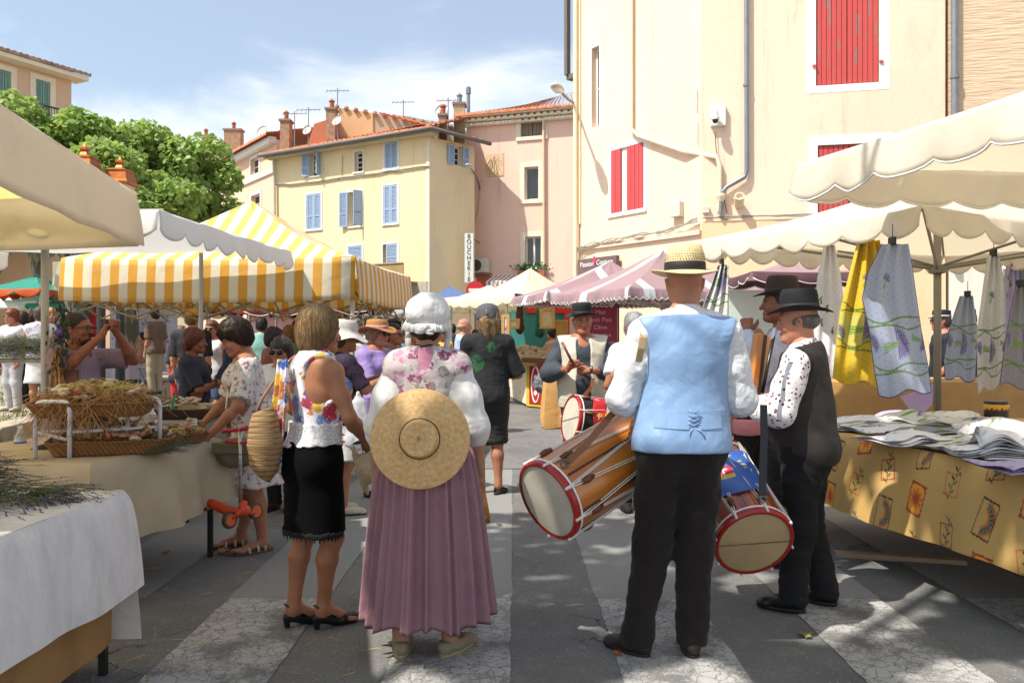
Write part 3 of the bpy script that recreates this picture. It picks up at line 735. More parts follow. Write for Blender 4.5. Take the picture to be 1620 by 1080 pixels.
# ================================================================== facades
class Face:
    """a vertical wall plane from A to B on plan (A left as seen from the square)"""
    def __init__(s,A_,B_):
        s.A=Vector((*A_,0));s.B=Vector((*B_,0));s.L=(s.B-s.A).length;s.u=(s.B-s.A).normalized();s.n=Vector((s.u.y,-s.u.x,0))
        s.T=basis(s.A,s.u,z=(0,0,1)).copy()      # local: x along, y = inwards, z up
    def hit(s,px,py):
        dx,dz=(px-CX)/F,(HY-py)/F
        # (t*dx, t) = A + k*u
        det=dx*(-s.u.y)-1*(-s.u.x)
        t=(s.A.x*(-s.u.y)+s.A.y*s.u.x)/det
        k=(dx*s.A.y-s.A.x)/det*1.0
        k=(Vector((t*dx,t,0))-s.A).dot(s.u);return k,CH+dz*t
    def rect(s,px0,py0,px1,py1):
        m=(py0+py1)/2;s0=s.hit(px0,m)[0];s1=s.hit(px1,m)[0];c=(px0+px1)/2
        return s0,s1,s.hit(c,py1)[1],s.hit(c,py0)[1]
    def wall(s,z0,z1,holes,mat,parent,name='wall',depth=.28,s0=0,s1=None,thick=.35):
        s1=s.L if s1 is None else s1
        xs=sorted({s0,s1,*[h[0]for h in holes],*[h[1]for h in holes]});zs=sorted({z0,z1,*[h[2]for h in holes],*[h[3]for h in holes]})
        xs=[x for x in xs if s0<=x<=s1];zs=[z for z in zs if z0<=z<=z1];b=MB();P=lambda x,y,z:s.T@V3(x,y,z)
        for i in range(len(xs)-1):
            for j in range(len(zs)-1):
                cx,cz=(xs[i]+xs[i+1])/2,(zs[j]+zs[j+1])/2
                if any(h[0]<cx<h[1]and h[2]<cz<h[3]for h in holes):continue
                b.add([P(xs[i],0,zs[j]),P(xs[i+1],0,zs[j]),P(xs[i+1],0,zs[j+1]),P(xs[i],0,zs[j+1])],[(0,1,2,3)])
        for h in holes:
            a,c,d,e=h[:4]
            for q in(((a,d),(a,e)),((c,e),(c,d)),((a,e),(c,e)),((c,d),(a,d))):
                (x0,w0),(x1,w1)=q;b.add([P(x0,0,w0),P(x1,0,w1),P(x1,depth,w1),P(x0,depth,w0)],[(0,1,2,3)])
            b.add([P(a,depth,d),P(c,depth,d),P(c,depth,e),P(a,depth,e)],[(0,1,2,3)])
        b.add([P(s0,thick,z0),P(s1,thick,z0),P(s1,thick,z1),P(s0,thick,z1),P(s0,0,z0),P(s1,0,z0),P(s1,0,z1),P(s0,0,z1)],[(1,0,3,2),(0,4,7,3),(5,1,2,6),(3,7,6,2)])
        return b.build(name,mat,parent)
    def box(s,b,s0,s1,z0,z1,out0,out1,m=0):
        return b.box((s0,-out1,z0),(s1,-out0,z1),m,s.T)
m_glass=M('dark window glass','#20262b',.06,.05,bump=0,spec=.8)
m_white=M('white paint','#e8e4da',.6,.12,8,.1)
def surround(fc,r,parent,w=.14,out=.025,mat=None,sill=True):
    a,c,d,e=r;b=MB();
    fc.box(b,a-w,a-.002,d,e,0,out);fc.box(b,c+.002,c+w,d,e,0,out);fc.box(b,a-w,c+w,e,e+w,0,out);fc.box(b,a-w,c+w,d-w*(.8),d,0,out+(.03 if sill else 0))
    return b.build('surround',mat or m_white,parent)
def window(fc,r,parent,cols=2,rows=3,mat=None,depth=.2,dark=None,mull=.035):
    a,c,d,e=r;b=MB();fr=.05;y=-depth+.02
    for q in((a,a+fr,d,e),(c-fr,c,d,e),(a+fr,c-fr,d,d+fr),(a+fr,c-fr,e-fr,e)):fc.box(b,*q,y,y+.05)
    for i in range(1,cols):x=a+(c-a)*i/cols;fc.box(b,x-mull,x+mull,d+fr,e-fr,y,y+.045)
    for j in range(1,rows):
        z=d+(e-d)*j/rows
        for i in range(cols):
            fc.box(b,a+(c-a)*i/cols+(mull if i else fr),a+(c-a)*(i+1)/cols-(mull if i<cols-1 else fr),z-.015,z+.015,y+.002,y+.04)
    w=b.build('window',mat or m_white,parent);g_=MB();fc.box(g_,a+fr*.5,c-fr*.5,d+fr*.5,e-fr*.5,y+.012,y+.02);g_.build('pane',m_glass,w);return w
def shutter(fc,s0,s1,z0,z1,parent,mat,out=.03,louvre=True,ang=0,hinge='l',planks=0,mat2=None):
    """one leaf; ang swings it out from the wall about its hinge"""
    w=s1-s0;t=.04;b=MB()
    hx=s0 if hinge=='l' else s1;sg=1 if hinge=='l' else-1
    T=fc.T@Matrix.Translation((hx,-out,0))@Matrix.Rotation(R(-ang*sg),4,'Z')
    B=lambda x0,x1,za,zb,y0,y1:b.box((min(sg*x0,sg*x1),-y1,za),(max(sg*x0,sg*x1),-y0,zb),0,T)
    if planks:
        n=planks;first=None
        leaf=bpy.data.objects.new('shutter',None);link(leaf,parent)
        for za,zb_ in((z0+.15,z0+.25),(z1-.25,z1-.15)):
            root_=MB();root_.box((min(sg*.02,sg*(w-.02)),-.0,za),(max(sg*.02,sg*(w-.02)),.018,zb_),0,T);root_.build('batten',mat,leaf)
        for i in range(n):
            bb=MB();x0=w*i/n+.004;x1=w*(i+1)/n-.004;j=rnd.uniform(0,.004)
            bb.box((min(sg*x0,sg*x1),-.03-j,z0),(max(sg*x0,sg*x1),-.002,z1),0,T);bb.build('plank',mat,leaf,bevel=.004)
        return leaf
    fr=.055
    B(0,fr,z0,z1,0,t);B(w-fr,w,z0,z1,0,t);zs=[z0,z0+(z1-z0)*.38,z1-.0]
    B(fr,w-fr,z0,z0+fr,0,t);B(fr,w-fr,z1-fr,z1,0,t);zm=z0+(z1-z0)*.36;B(fr,w-fr,zm,zm+fr,0,t)
    if louvre:
        z=z0+fr+.02
        while z<z1-fr-.02:
            if not(zm-.02<z<zm+fr):B(fr,w-fr,z,z+.028,.004,.026)
            z+=.047
    B(fr,w-fr,z0+fr,z1-fr,.0,.004)
    return b.build('shutter',mat,parent)
def roof_tiles(name,P00,P10,P01,P11,ncol,nrow,mat,parent,amp=.05):
    """pantile slope: P00-P10 the eave, P01-P11 the ridge; rows step over one another"""
    P00,P10,P01,P11=map(Vector,(P00,P10,P01,P11));nrm=(P10-P00).cross(P01-P00).normalized();nrm=nrm if nrm.z>0 else-nrm
    m=ncol*4;vs=[];fs=[];up=[]
    U=np.linspace(0,1,m+1)
    for r_ in range(nrow):
        for e in(0,1):
            v_=(r_+e)/nrow+(0 if e==0 else .15/nrow)
            for i,u in enumerate(U):
                p=P00.lerp(P10,u).lerp(P01.lerp(P11,u),v_);h=amp*(abs(math.cos(math.pi*u*ncol)))+(0.035 if e==0 else 0)+rnd.uniform(-.005,.005)
                vs.append(p+nrm*h)
    for r_ in range(nrow):
        for i in range(m):a=(2*r_)*(m+1)+i;fs.append((a,a+1,a+m+2,a+m+1))
    # thickness of the front edge
    b0=len(vs);vs+=[P00.lerp(P10,u)-nrm*.03 for u in U];fs+=[(b0+i,b0+i+1,i+1,i)for i in range(m)]
    return mesh_np(name,[tuple(p)for p in vs],fs,mat,parent,True)
def tile_mat(name,c1,c2,c3):
    t=NT(name);o=t.obj();vo=t.n('TexVoronoi',{'Vector':o,'Scale':5.5});s_=t.n('SeparateColor',{0:vo.outputs['Color']})
    cc=t.mix(s_.outputs[0],c1,c2);n1=t.noise(1.5,5,.65);cc=t.mix(t.ramp(n1,.5,.7,0,.7),cc,c3);cc=t.mix(t.ramp(t.noise(30,3),.5,.8,0,.4),cc,tuple(x*.5 for x in lin(c1)))
    t.P(Base_Color=cc,Roughness=.9);t.bump(t.noise(40,3),.3,.01);return t.m
m_tile=tile_mat('terracotta tiles','#b8694a','#d08a63','#8a6a58');m_tile_old=tile_mat('old weathered tiles','#9c7560','#b89a80','#6a6058')
def plaster(name,col,stain='#8d7f6c',amt=.35,rough=.9,sc_=.35,bmp=.25):
    t=NT(name);o=t.obj();v2=t.n('Mapping',{0:o,'Scale':(1,1,.35)}).outputs[0]
    n1=t.noise(sc_,7,.62,v2);n2=t.noise(2.5,6,.7,v2);n3=t.noise(60,3,.6);c=lin(col)
    cc=t.mix(t.ramp(n1,.4,.72,0,amt),c,tuple(x*.82 for x in c));cc=t.mix(t.ramp(n2,.56,.8,0,amt),cc,stain);cc=t.mix(t.ramp(n2,.15,.42,amt*.5,0),cc,tuple(min(1,x*1.08)for x in c))
    v3=t.n('Mapping',{0:o,'Scale':(5,5,.22)}).outputs[0];cc=t.mix(t.ramp(t.noise(1.0,5,.7,v3),.56,.8,0,amt*.9),cc,tuple(x*.55 for x in lin(stain)));cc=t.mix(t.ramp(t.noise(14,5,.75),.5,.75,0,amt*.35),cc,tuple(x*.8 for x in lin(stain)));cc=t.mix(t.ramp(t.noise(.22,3,.4),.52,.54,0,amt*.22),cc,tuple(min(1,x*1.15)for x in c))
    t.P(Base_Color=cc,Roughness=rough);nb=t.n('Bump',{'Height':n3,'Strength':bmp,'Distance':.006});t.bump(t.noise(6,4),.2,.02,nb.outputs[0]);return t.m
def drainpipe(parent,pts,r,mat,name='drainpipe',clips=()):
    b=MB();b.tube(pts,r,10);
    for p in clips:b.tube([Vector(p)-V3(0,0,.02),Vector(p)+V3(0,0,.02)],r*1.35,10)
    return b.build(name,mat,parent,smooth='auto')
def fp(fc,px,py,out=0.0):
    s_,z=fc.hit(px,py);return fc.T@V3(s_,-out,z)

# ------------------------------------------------------------------ cream corner building at right
CA,CB,CC,CD=(1.45,17.9),(3.46,15.0),(7.45,14.13),(13.4,12.85)
m_cream=plaster('cream render','#efd3b8','#bf9f78',.6);m_zinc=M('zinc pipe','#8f9297',.4,.2,metal=.6);m_creamp=M('cream painted pipe','#eddcb8',.6,.1)
bc=thing('corner_building','tall cream corner building with red shutters and drainpipes','building',(*CB,0))
def rel(parent):     # children of an unrotated thing are built in world space, then shifted
    return-Vector(parent.location)
def shift(o):
    inv=rel(o)
    def go(p):
        for ch in p.children:
            if ch.get('_s'):continue
            ch['_s']=1;ch.location=Vector(ch.location)+(inv if p is o else Vector((0,0,0)))
    go(o)
    for ch in o.children:
        if '_s' in ch:del ch['_s']
f1=Face(CA,CB);f2=Face(CB,CC)
w1=f1.rect(967,232,1018,333);w1=(*w1[:2],f1.hit(992,334)[1],f1.hit(992,232)[1])
w0=f1.rect(936,20,948,110)
f1.wall(0,12.5,[w1,(w0[0],w0[1],5.9,7.6),(.8,2.6,.2,2.5)],m_cream,bc,depth=.25)
rw=f2.rect(1291,-150,1391,133);rw=(rw[0],rw[1],f2.hit(1340,133)[1],f2.hit(1340,133)[1]+2.35)
rw2=f2.rect(1294,229,1391,420);rw2=(rw[0]+.03,rw[1]+.03,.9,f2.hit(1340,228)[1])
f2.wall(0,12.5,[rw,rw2],m_cream,bc,depth=.2)
m_red=NT('flaking red paint')
def _red(t):
    n=t.noise(1.0,6,.7,t.n('Mapping',{0:t.obj(),'Scale':(9,9,2.2)}).outputs[0]);n2=t.noise(40,3);cc=t.mix(t.ramp(n2,.3,.7,0,.3),'#c64a44','#a83834')
    fl=t.ramp(t.math('ADD',n,t.math('MULTIPLY',t.math('SUBTRACT',n2,.5),.25)),.585,.605);cc=t.mix(fl,cc,'#8a7268');t.P(Base_Color=cc,Roughness=.6);t.bump(t.math('MULTIPLY',fl,-1.0),.4,.004)
_red(m_red);m_red=m_red.m;m_red2=M('red shutter paint','#c44c4e',.5,.1)
mid=(rw[0]+rw[1])/2
for r_ in(rw,rw2):
    mid=(r_[0]+r_[1])/2;shutter(f2,r_[0]+.01,mid-.005,r_[2]+.02,r_[3]-.01,bc,m_red,out=-.06,planks=6);shutter(f2,mid+.005,r_[1]-.01,r_[2]+.02,r_[3]-.01,bc,m_red,out=-.06,planks=6,hinge='r')
    surround(f2,r_,bc,.17,.004,m_white,False)
    for hx in(r_[0]-.03,r_[1]+.03):
        for hz in(r_[2]+.35,r_[3]-.35):
            hb=MB();f2.box(hb,hx-.03,hx+.03,hz-.02,hz+.02,.005,.03);hb.build('hinge',m_red2,bc)
# narrow window in the slanting face, leaves half closed over white reveals
surround(f1,w1,bc,.10,.004,m_white,True)
pl=MB();f1.box(pl,w1[0],w1[1],w1[2],w1[3],-.055,-.035);pl.build('blind',m_white,bc)
shutter(f1,w1[0]+.005,w1[0]+(w1[1]-w1[0])*.31,w1[2]+.01,w1[3]-.01,bc,m_red2,out=-.02,planks=2);shutter(f1,w1[0]+(w1[1]-w1[0])*.50,w1[1]-.005,w1[2]+.01,w1[3]-.01,bc,m_red2,out=-.02,hinge='r',planks=4)
surround(f1,(w0[0],w0[1],5.9,7.6),bc,.08,.004,m_white,False)
window(f1,(w0[0],w0[1],5.9,7.6),bc,1,2)
# ledge band and its cables
b=MB();zz=f1.hit(1010,378)[1]
f1.box(b,-.02,f1.L,zz-.08,zz,0,.06);b.build('ledge',m_cream,bc)
zz2=f2.hit(1300,345)[1];b=MB();f2.box(b,0,f2.L,0.0,zz2,0.002,.03);b.build('plinth',plaster('lower render','#ecc9a0','#c9a273',.3),bc)
m_cable=M('grey cable','#9a948a',.7)
def sagline(fc,pts,out,r,parent,mat,name='cable',wig=.0):
    P_=[fp(fc,x,y,out)for x,y in pts];Q=[]
    for i in range(len(P_)-1):
        for j in range(6):Q.append(P_[i].lerp(P_[i+1],j/6)+V3(0,0,rnd.uniform(-wig,wig)))
    Q.append(P_[-1]);b=MB();b.tube(Q,r,6);return b.build(name,mat,parent,True)
for dy in(0,3,-3):sagline(f1,[(917,397+dy),(940,388+dy),(975,380-dy),(1020,372+dy),(1060,366-dy),(1108,348+dy)],.08,.012,bc,m_cable,wig=.02)
for dy in(0,2.5):sagline(f2,[(1112,345),(1150,343+dy),(1200,342),(1260,340+dy),(1330,338),(1420,334)],.06,.013,bc,m_cable,wig=.008)
# pipes
drainpipe(bc,[fp(f1,1003,-200,.08),fp(f1,1003,205,.08),fp(f1,1015,216,.08),fp(f1,1085,240,.09),fp(f2,1134,250,.07),fp(f2,1138,262,.07),fp(f2,1138,335,.07)],.045,m_creamp)
drainpipe(bc,[fp(f2,1180,-200,.08),fp(f2,1181,270,.08),fp(f2,1178,281,.08),fp(f2,1150,297,.09),fp(f2,1141,306,.09),fp(f2,1139,340,.09)],.042,m_zinc,clips=[fp(f2,1180,137,.08)])
drainpipe(bc,[fp(f2,1507,-200,.09),fp(f2,1508,420,.09)],.055,m_zinc,clips=[fp(f2,1508,125,.09)])
b=MB();a_=fp(f2,1140,312,.09);b.lathe([(.05,-.1),(.09,.0),(.09,.05),(.05,.05)],10,0,Matrix.Translation(a_));b.build('hopper',m_creamp,bc)
b=MB();s_,z_=f2.hit(1074,332);f1s,f1z=f1.hit(1074,332);f1.box(b,f1s-.13,f1s+.13,f1z-.14,f1z+.14,.0,.12);b.build('junction_box',M('pale box','#d8cdb8',.6),bc,bevel=.01)
b=MB();s_,z_=f2.hit(1110,333);f2.box(b,.02,.14,z_-.06,z_+.06,.0,.08);b.build('junction_box',M('pale box','#d8cdb8',.6),bc,bevel=.01)
b=MB();s_,z_=f2.hit(1169,318);T=f2.T@Matrix.Translation((s_,-.16,z_))@Matrix.Rotation(R(60),4,'X');b.lathe([(.07,-.16),(.085,-.15),(.085,.1),(.07,.1),(.065,.03)],14,0,T);b.tube([f2.T@V3(s_-.1,0,z_+.05),f2.T@V3(s_,-.15,z_)],.02,6)
b.build('floodlight',m_creamp,bc,smooth='auto')
# gutter and eave at the far left edge
b=MB();f1.box(b,-.32,-.22,7.2,12.5,.05,.15);f1.box(b,-.3,.0,7.1,7.2,-.4,.1);b.build('gutter_end',M('weathered gutter','#6d655c',.7),bc)
drainpipe(bc,[fp(f1,916,-100,.1),fp(f1,916,440,.1)],.05,m_creamp)
b=MB();f1.box(b,.02,.10,3.9,12.4,.0,.05);b.build('corner_strip',m_creamp,bc)
# awning box sign over the shop
sg_=thing('shop_sign','dark shop signboard with a pink petal logo on the cream corner building','sign',tuple(f1.T@V3(.7,0,3.2)))
b=MB();r_=f1.rect(923,402,984,432);s0_,s1_=r_[0],r_[1];f1.box(b,s0_,s1_,f1.hit(953,440)[1],f1.hit(953,408)[1],.07,.16);b.build('board',M('taupe board','#6d5a57',.5),sg_)
m_ltr=M('pale lettering','#e6dfdc',.5,.02,bump=0)
def text(body,T,size,mat,name='lettering',parent=None,ext=.004,ax='CENTER',sx=1.0):
    cu=bpy.data.curves.new('t','FONT');cu.body=body;cu.size=size;cu.align_x=ax;cu.align_y='CENTER';cu.extrude=ext
    to=bpy.data.objects.new('t',cu);COL.objects.link(to);dg=bpy.context.evaluated_depsgraph_get();dg.update()
    me=bpy.data.meshes.new_from_object(to.evaluated_get(dg));bpy.data.objects.remove(to);me.transform(T@Matrix.Diagonal((sx,1,1,1)));me.materials.clear();me.materials.append(mat)
    o=bpy.data.objects.new(name,me);return link(o,parent)
def faceT(fc,px,py,out):      # text plane on a facade
    s_,z=fc.hit(px,py);m=Matrix((fc.u,V3(0,0,1),fc.n)).transposed().to_4x4();m.translation=fc.T@V3(s_,-out,z);return m
text('Passion',faceT(f1,938,419,.165),.15,m_ltr,parent=sg_);text('Couture',faceT(f1,966,415,.165),.15,m_ltr,parent=sg_)
b=MB();b.lathe([(.001,-.004),(.05,-.004),(.05,.004),(.001,.004)],14,0,faceT(f1,950,412,.17),sy=1.6);b.build('logo',M('pink logo','#d9456a',.5),sg_)
shift(sg_)
# security camera box
cmr=thing('security_camera','white dome security camera on a square back box above the awnings','camera',tuple(fp(f2,1136,186,0)))
b=MB();r_=f2.rect(1124,168,1148,201);f2.box(b,r_[0],r_[1],r_[2],r_[3],0,.1);b.build('back_box',m_white,cmr,bevel=.008)
b=MB();p=fp(f2,1131,190,.22);b.lathe([(.02,.12),(.05,.1),(.06,.0),(.075,-.01),(.075,-.05),(.06,-.055)],14,0,Matrix.Translation(p));b.tube([p+V3(0,.2,.08),p+V3(0,0,.08)],.025,8);b.build('housing',m_white,cmr,smooth='auto')
b=MB();b.lathe([(.055,-.05),(.05,-.085),(.03,-.11),(.002,-.12)],14,0,Matrix.Translation(p));b.build('dome',M('smoked dome','#2a2a2c',.1,.0,bump=0),cmr,True)
shift(cmr)
sagline(f2,[(1131,210),(1133,240),(1136,250),(1140,290),(1150,338)],.05,.007,bc,M('dark cable','#4a4038',.7))
for px,py in((1105,165),(1106,215)):
    b=MB();b.tube([fp(f1,px,py+15,.03),fp(f1,px+1,py,.05),fp(f1,px,py-22,.03)],.006,5);b.build('iron_hook',M('rusty iron','#7a5a45',.8),bc)
shift(bc)
# lamp arm on the left edge of the building: see street lamps below
# ------------------------------------------------------------------ rough rendered neighbour at far right
bn=thing('rough_building','beige building with combed rough render beyond the grey downpipe','building',(*CC,0))
f3=Face(CC,CD);t=NT('combed render');n_=t.noise(1.0,5,.6,t.n('Mapping',{0:t.obj(),'Scale':(2.2,2.2,22)}).outputs[0]);t.P(Base_Color=t.mix(t.ramp(n_,.3,.7,0,.5),'#dcc0a0','#c8a888'),Roughness=.95);t.bump(n_,.9,.03)
door_r=[(0.9,2.5,.05,2.6)]
f3.wall(3.2,12.5,[],t.m,bn,name='wall',s0=.06)
mw=plaster('pale lower wall','#ded6c6','#a89a86',.4);f3.wall(0,3.2,door_r,mw,bn,name='lower_wall',s0=.06)
b=MB();f3.box(b,.9,2.5,.05,.6,-.15,-.1);f3.box(b,1.68,1.72,.05,2.6,-.15,-.08);f3.box(b,.9,.97,.05,2.6,-.15,-.08);f3.box(b,2.43,2.5,.05,2.6,-.15,-.08);f3.box(b,.97,1.68,.6,.68,-.15,-.08);f3.box(b,1.72,2.43,.6,.68,-.15,-.08);dr=b.build('door',m_white,bn)
b=MB();f3.box(b,.97,2.43,.68,2.58,-.13,-.12);b.build('pane',m_glass,dr)
b=MB();f3.box(b,.06,5,3.15,3.3,0,.08);b.build('ledge',mw,bn)
shift(bn)

# ------------------------------------------------------------------ pink building in the middle
PL,PR=W(738,0,30.6),W(925,0,29.2)
fpk=Face((PL.x,PL.y),(PR.x,PR.y));bp=thing('pink_building','pink three storey building with clay tile roof and white cornice','building',(PL.x,PL.y,0))
m_pink=plaster('faded pink render','#f0c8b2','#c4957e',.6);
zt=fpk.hit(815,196)[1]
wa=fpk.rect(830,264,852,316);wb=fpk.rect(831,374,856,428);wc=fpk.rect(824,178,859,216)
fpk.wall(0,zt,[wa,wb,wc,fpk.rect(770,470,800,530)],m_pink,bp,depth=.3)
m_sur=M('cream stone trim','#efe0c4',.8,.1)
for r_ in(wa,wb,wc):surround(fpk,r_,bp,.17,.03,m_sur)
window(fpk,wa,bp,1,1);window(fpk,wb,bp,2,1)
m_wood=M('grey wood','#8d7d6c',.8,.3,20);mid=(wc[0]+wc[1])/2
shutter(fpk,wc[0]+.01,mid-.01,wc[2]+.02,wc[3]-.02,bp,m_wood,out=-.12,planks=3);shutter(fpk,mid+.01,wc[1]-.01,wc[2]+.02,wc[3]-.02,bp,m_wood,out=-.12,hinge='r',planks=3)
# cornice of scalloped tile courses
b=MB();
for row,(o_,zc)in enumerate(((.16,zt),(.30,zt+.14))):
    fpk.box(b,-.1,fpk.L,zc,zc+.06,0,o_)
    n=int(fpk.L/.24)
    for i in range(n):
        T=fpk.T@Matrix.Translation((.12+i*fpk.L/n,0,zc+.06))@Matrix.Rotation(R(90),4,'X');b.lathe([(.10,0),(.10,o_+.02)],8,0,T,cap=True,sy=.6)
b.build('cornice',m_sur,bp)
e0,e1=fpk.T@V3(-.3,-.5,zt+.34),fpk.T@V3(fpk.L+.2,-.5,zt+.34)
roof_tiles('roof',e0,e1,e0+V3(2.0,4.4,1.35),e1+V3(.0,5.0,1.9),30,14,m_tile,bp)
b=MB();fpk.box(b,-.02,fpk.L,zt+.28,zt+.34,-.3,.45);b.build('eave_board',m_sur,bp)
drainpipe(bp,[fp(fpk,861,186,.1),fp(fpk,862,440,.1)],.05,M('pink pipe','#e6c3a4',.7))
# sundial
sdl=thing('sundial','faded painted sundial panel on the pink wall beside the street lamp','sundial',tuple(fp(fpk,782,262,0)))
b=MB();r_=fpk.rect(769,243,797,279);fpk.box(b,*r_,0.0,.02);b.build('panel',M('sundial panel','#e2c39b',.9,.3,8),sdl)
b=MB();c_=fp(fpk,782,248,.03)
for a in range(-60,61,20):b.tube([c_+fpk.u*math.sin(R(a))*.15-V3(0,0,math.cos(R(a))*.15),c_+fpk.u*math.sin(R(a))*.36-V3(0,0,math.cos(R(a))*.7)],.008,4)
b.build('hour_lines',M('sundial lines','#b08a6a',.9),sdl);b=MB();b.tube([c_,c_+fpk.n*.25-V3(0,0,.4),c_-V3(0,0,.45)],.012,5);b.build('gnomon',M('rusty iron','#7a5a45',.8),sdl);shift(sdl)
# BOUCHERIE sign
bs=thing('butcher_sign','narrow vertical white sign reading BOUCHERIE on the pink building','sign',tuple(fp(fpk,742,410,0)))
Tm=Matrix.Translation(W(742,408,28.5));b=MB();b.box((-.15,-.05,-.85),(.15,.07,.85),0,Tm);b.build('panel',M('sign white','#e9e6dd',.6,.05),bs)
for i,chh in enumerate('BOUCHERIE'):text(chh,Tm@Matrix.Translation((0,-.056,.74-i*.186))@Matrix.Rotation(R(90),4,'X'),.21,M('sign lettering','#4a3833',.6,.02,bump=0),'letter',bs)
b=MB();b.tube([W(742,374,28.6),W(742,374,28.6)+V3(.3,1.9,0)],.02,6);b.build('bracket',m_zinc,bs);shift(bs)
# air conditioner
ac=thing('air_conditioner','boxy beige air conditioner beside the vertical butcher sign','air conditioner',tuple(fp(fpk,762,421,0)))
b=MB();r_=fpk.rect(748,410,776,432);fpk.box(b,*r_,.06,.38);b.build('casing',M('ac casing','#d9d2c2',.5),ac,bevel=.02)
b=MB();c_=fp(fpk,759,421,.385);T=Matrix((fpk.u,V3(0,0,1),fpk.n)).transposed().to_4x4();T.translation=c_
for rr in(.05,.09,.13,.17,.205):b.tube([T@V3(rr*math.cos(a),rr*math.sin(a),.01)for a in np.linspace(0,6.283,19)],.008,4)
b.lathe([(.001,0),(.2,0),(.2,.004),(.001,.004)],18,1,T);b.build('fan_grille',[M('ac grille','#6d6a64',.5),M('ac fan dark','#2c2a28',.6)],ac)
b=MB();fpk.box(b,r_[0],r_[1],r_[2]-.06,r_[2]-.002,0,.36);b.build('bracket',m_zinc,ac);shift(ac)
# terracotta patch + striped small awning + geraniums
b=MB();r_=fpk.rect(742,433,779,470);fpk.box(b,*r_,0,.02);b.build('red_patch',plaster('salmon patch','#d07a5c','#a0604a',.4),bp)
shift(bp)
fb=thing('flower_box','green plants with white flowers in a box under the pink building window','flower box',tuple(fp(fpk,843,428,.1)))
b=MB();s_,z_=fpk.hit(843,432);fpk.box(b,s_-.5,s_+.5,z_-.12,z_+.08,.05,.25);b.build('box',M('terracotta pot','#b06a4a',.8),fb)
b=MB()
for i in range(420):
    p=fpk.T@V3(s_+rnd.gauss(0,.28),-.16+rnd.gauss(0,.1),z_+.12+abs(rnd.gauss(0,.09)));a=rnd.uniform(0,6.28);q=Matrix.Translation(p)@Matrix.Rotation(a,4,'Z')@Matrix.Rotation(rnd.uniform(-1,1),4,'X');w=rnd.uniform(.02,.045)
    b.add([q@V3(-w,0,-w),q@V3(w,0,-w),q@V3(w*.6,0,w),q@V3(-w*.6,0,w)],[(0,1,2,3)],1 if i%6==0 else 0)
tag(b.build('foliage',[M('geranium leaf','#3f6b2c',.7),M('white petal','#f0eee6',.7)],fb),kind='stuff');shift(fb)
saw=thing('shop_awning','small striped shop awning low on the pink building','awning',tuple(fp(fpk,802,440,0)))
b=MB();r_=fpk.rect(782,436,822,452);n=12
for i in range(n):
    a0=r_[0]+(r_[1]-r_[0])*i/n;a1=r_[0]+(r_[1]-r_[0])*(i+1)/n
    P_=[fpk.T@V3(a0,-.02,r_[3]),fpk.T@V3(a1,-.02,r_[3]),fpk.T@V3(a1,-.9,r_[2]+.1),fpk.T@V3(a0,-.9,r_[2]+.1),fpk.T@V3(a1,-.9,r_[2]-.08),fpk.T@V3(a0,-.9,r_[2]-.08)]
    b.add(P_,[(0,1,2,3),(3,2,4,5)],i%2)
o_=b.build('canvas',[M('awning white','#ece6da',.8),M('awning taupe','#a08a7a',.8)],saw);o_.modifiers.new('t','SOLIDIFY').thickness=.01;shift(saw)
# no entry sign
ne=thing('no_entry_sign','round red no entry sign on a grey post before the pink building','road sign',(W(752,458,25).x,25,0))
b=MB();b.tube([(0,0,0),(0,0,3.25)],.03,8);b.build('post',m_zinc,ne);T=Matrix.Translation((0,-.05,W(752,459,25).z))@Matrix.Rotation(R(90),4,'X')
b=MB();b.lathe([(.001,0),(.28,0),(.28,.01),(.001,.012)],28,0,T);b.build('disc',M('sign red','#c8202a',.4,.02,bump=0),ne);b=MB();b.box((-.2,-.05,.013),(.2,.05,.018),0,T);b.build('bar',m_white,ne)

# ------------------------------------------------------------------ yellow building at left of the street
YC=W(680,0,28);YL=(YC.x-7.55*.859,YC.y+7.55*.512);YR=(YC.x+2.0*.73,YC.y+2.0*.69)
fy=Face(YL,(YC.x,YC.y));fy2=Face((YC.x,YC.y),YR)
by=thing('yellow_building','pale yellow building with blue shutters and a clay tile roof','building',(YC.x,YC.y,0))
m_yel=plaster('pale yellow render','#f2d9ab','#cdb07c',.55);m_blue=M('powder blue shutters','#a3b6cf',.6,.1,12)
zy=fy.hit(560,233)[1]
wins={'a':(480,242,513,279),'b':(561,240,574,272),'c':(609,226,629,267),'d':(485,307,508,363),'e':(552,303,573,358),'f':(607,293,629,354),'g':(551,389,573,420),'h':(606,386,629,420)}
RW={k:fy.rect(*v)for k,v in wins.items()};RW['a']=fy.rect(491,243,507,278)
fy.wall(0,zy,list(RW.values()),m_yel,by,depth=.22);fy2.wall(0,fy2.hit(705,222)[1],[fy2.rect(718,232,730,262)],m_yel,by,depth=.2)
for k,r_ in RW.items():surround(fy,r_,by,.07,.02)
for k in 'cdf':
    r_=RW[k];mid=(r_[0]+r_[1])/2;shutter(fy,r_[0]+.01,mid-.005,r_[2]+.01,r_[3]-.01,by,m_blue,out=-.03);shutter(fy,mid+.005,r_[1]-.01,r_[2]+.01,r_[3]-.01,by,m_blue,out=-.03,hinge='r')
for k in 'abegh':window(fy,RW[k],by,2 if k!='b' else 1,4)
r_=RW['a'];shutter(fy,r_[0]-.33,r_[0]-.02,r_[2],r_[3],by,m_blue,out=.03,hinge='r',ang=12);shutter(fy,r_[1]+.02,r_[1]+.30,r_[2],r_[3],by,m_blue,out=.03,ang=75)
r_=RW['e'];shutter(fy,r_[0]-.36,r_[0]-.02,r_[2],r_[3],by,m_blue,out=.03,hinge='r',ang=15);shutter(fy,r_[1]+.02,r_[1]+.36,r_[2],r_[3],by,m_blue,out=.03,ang=110)
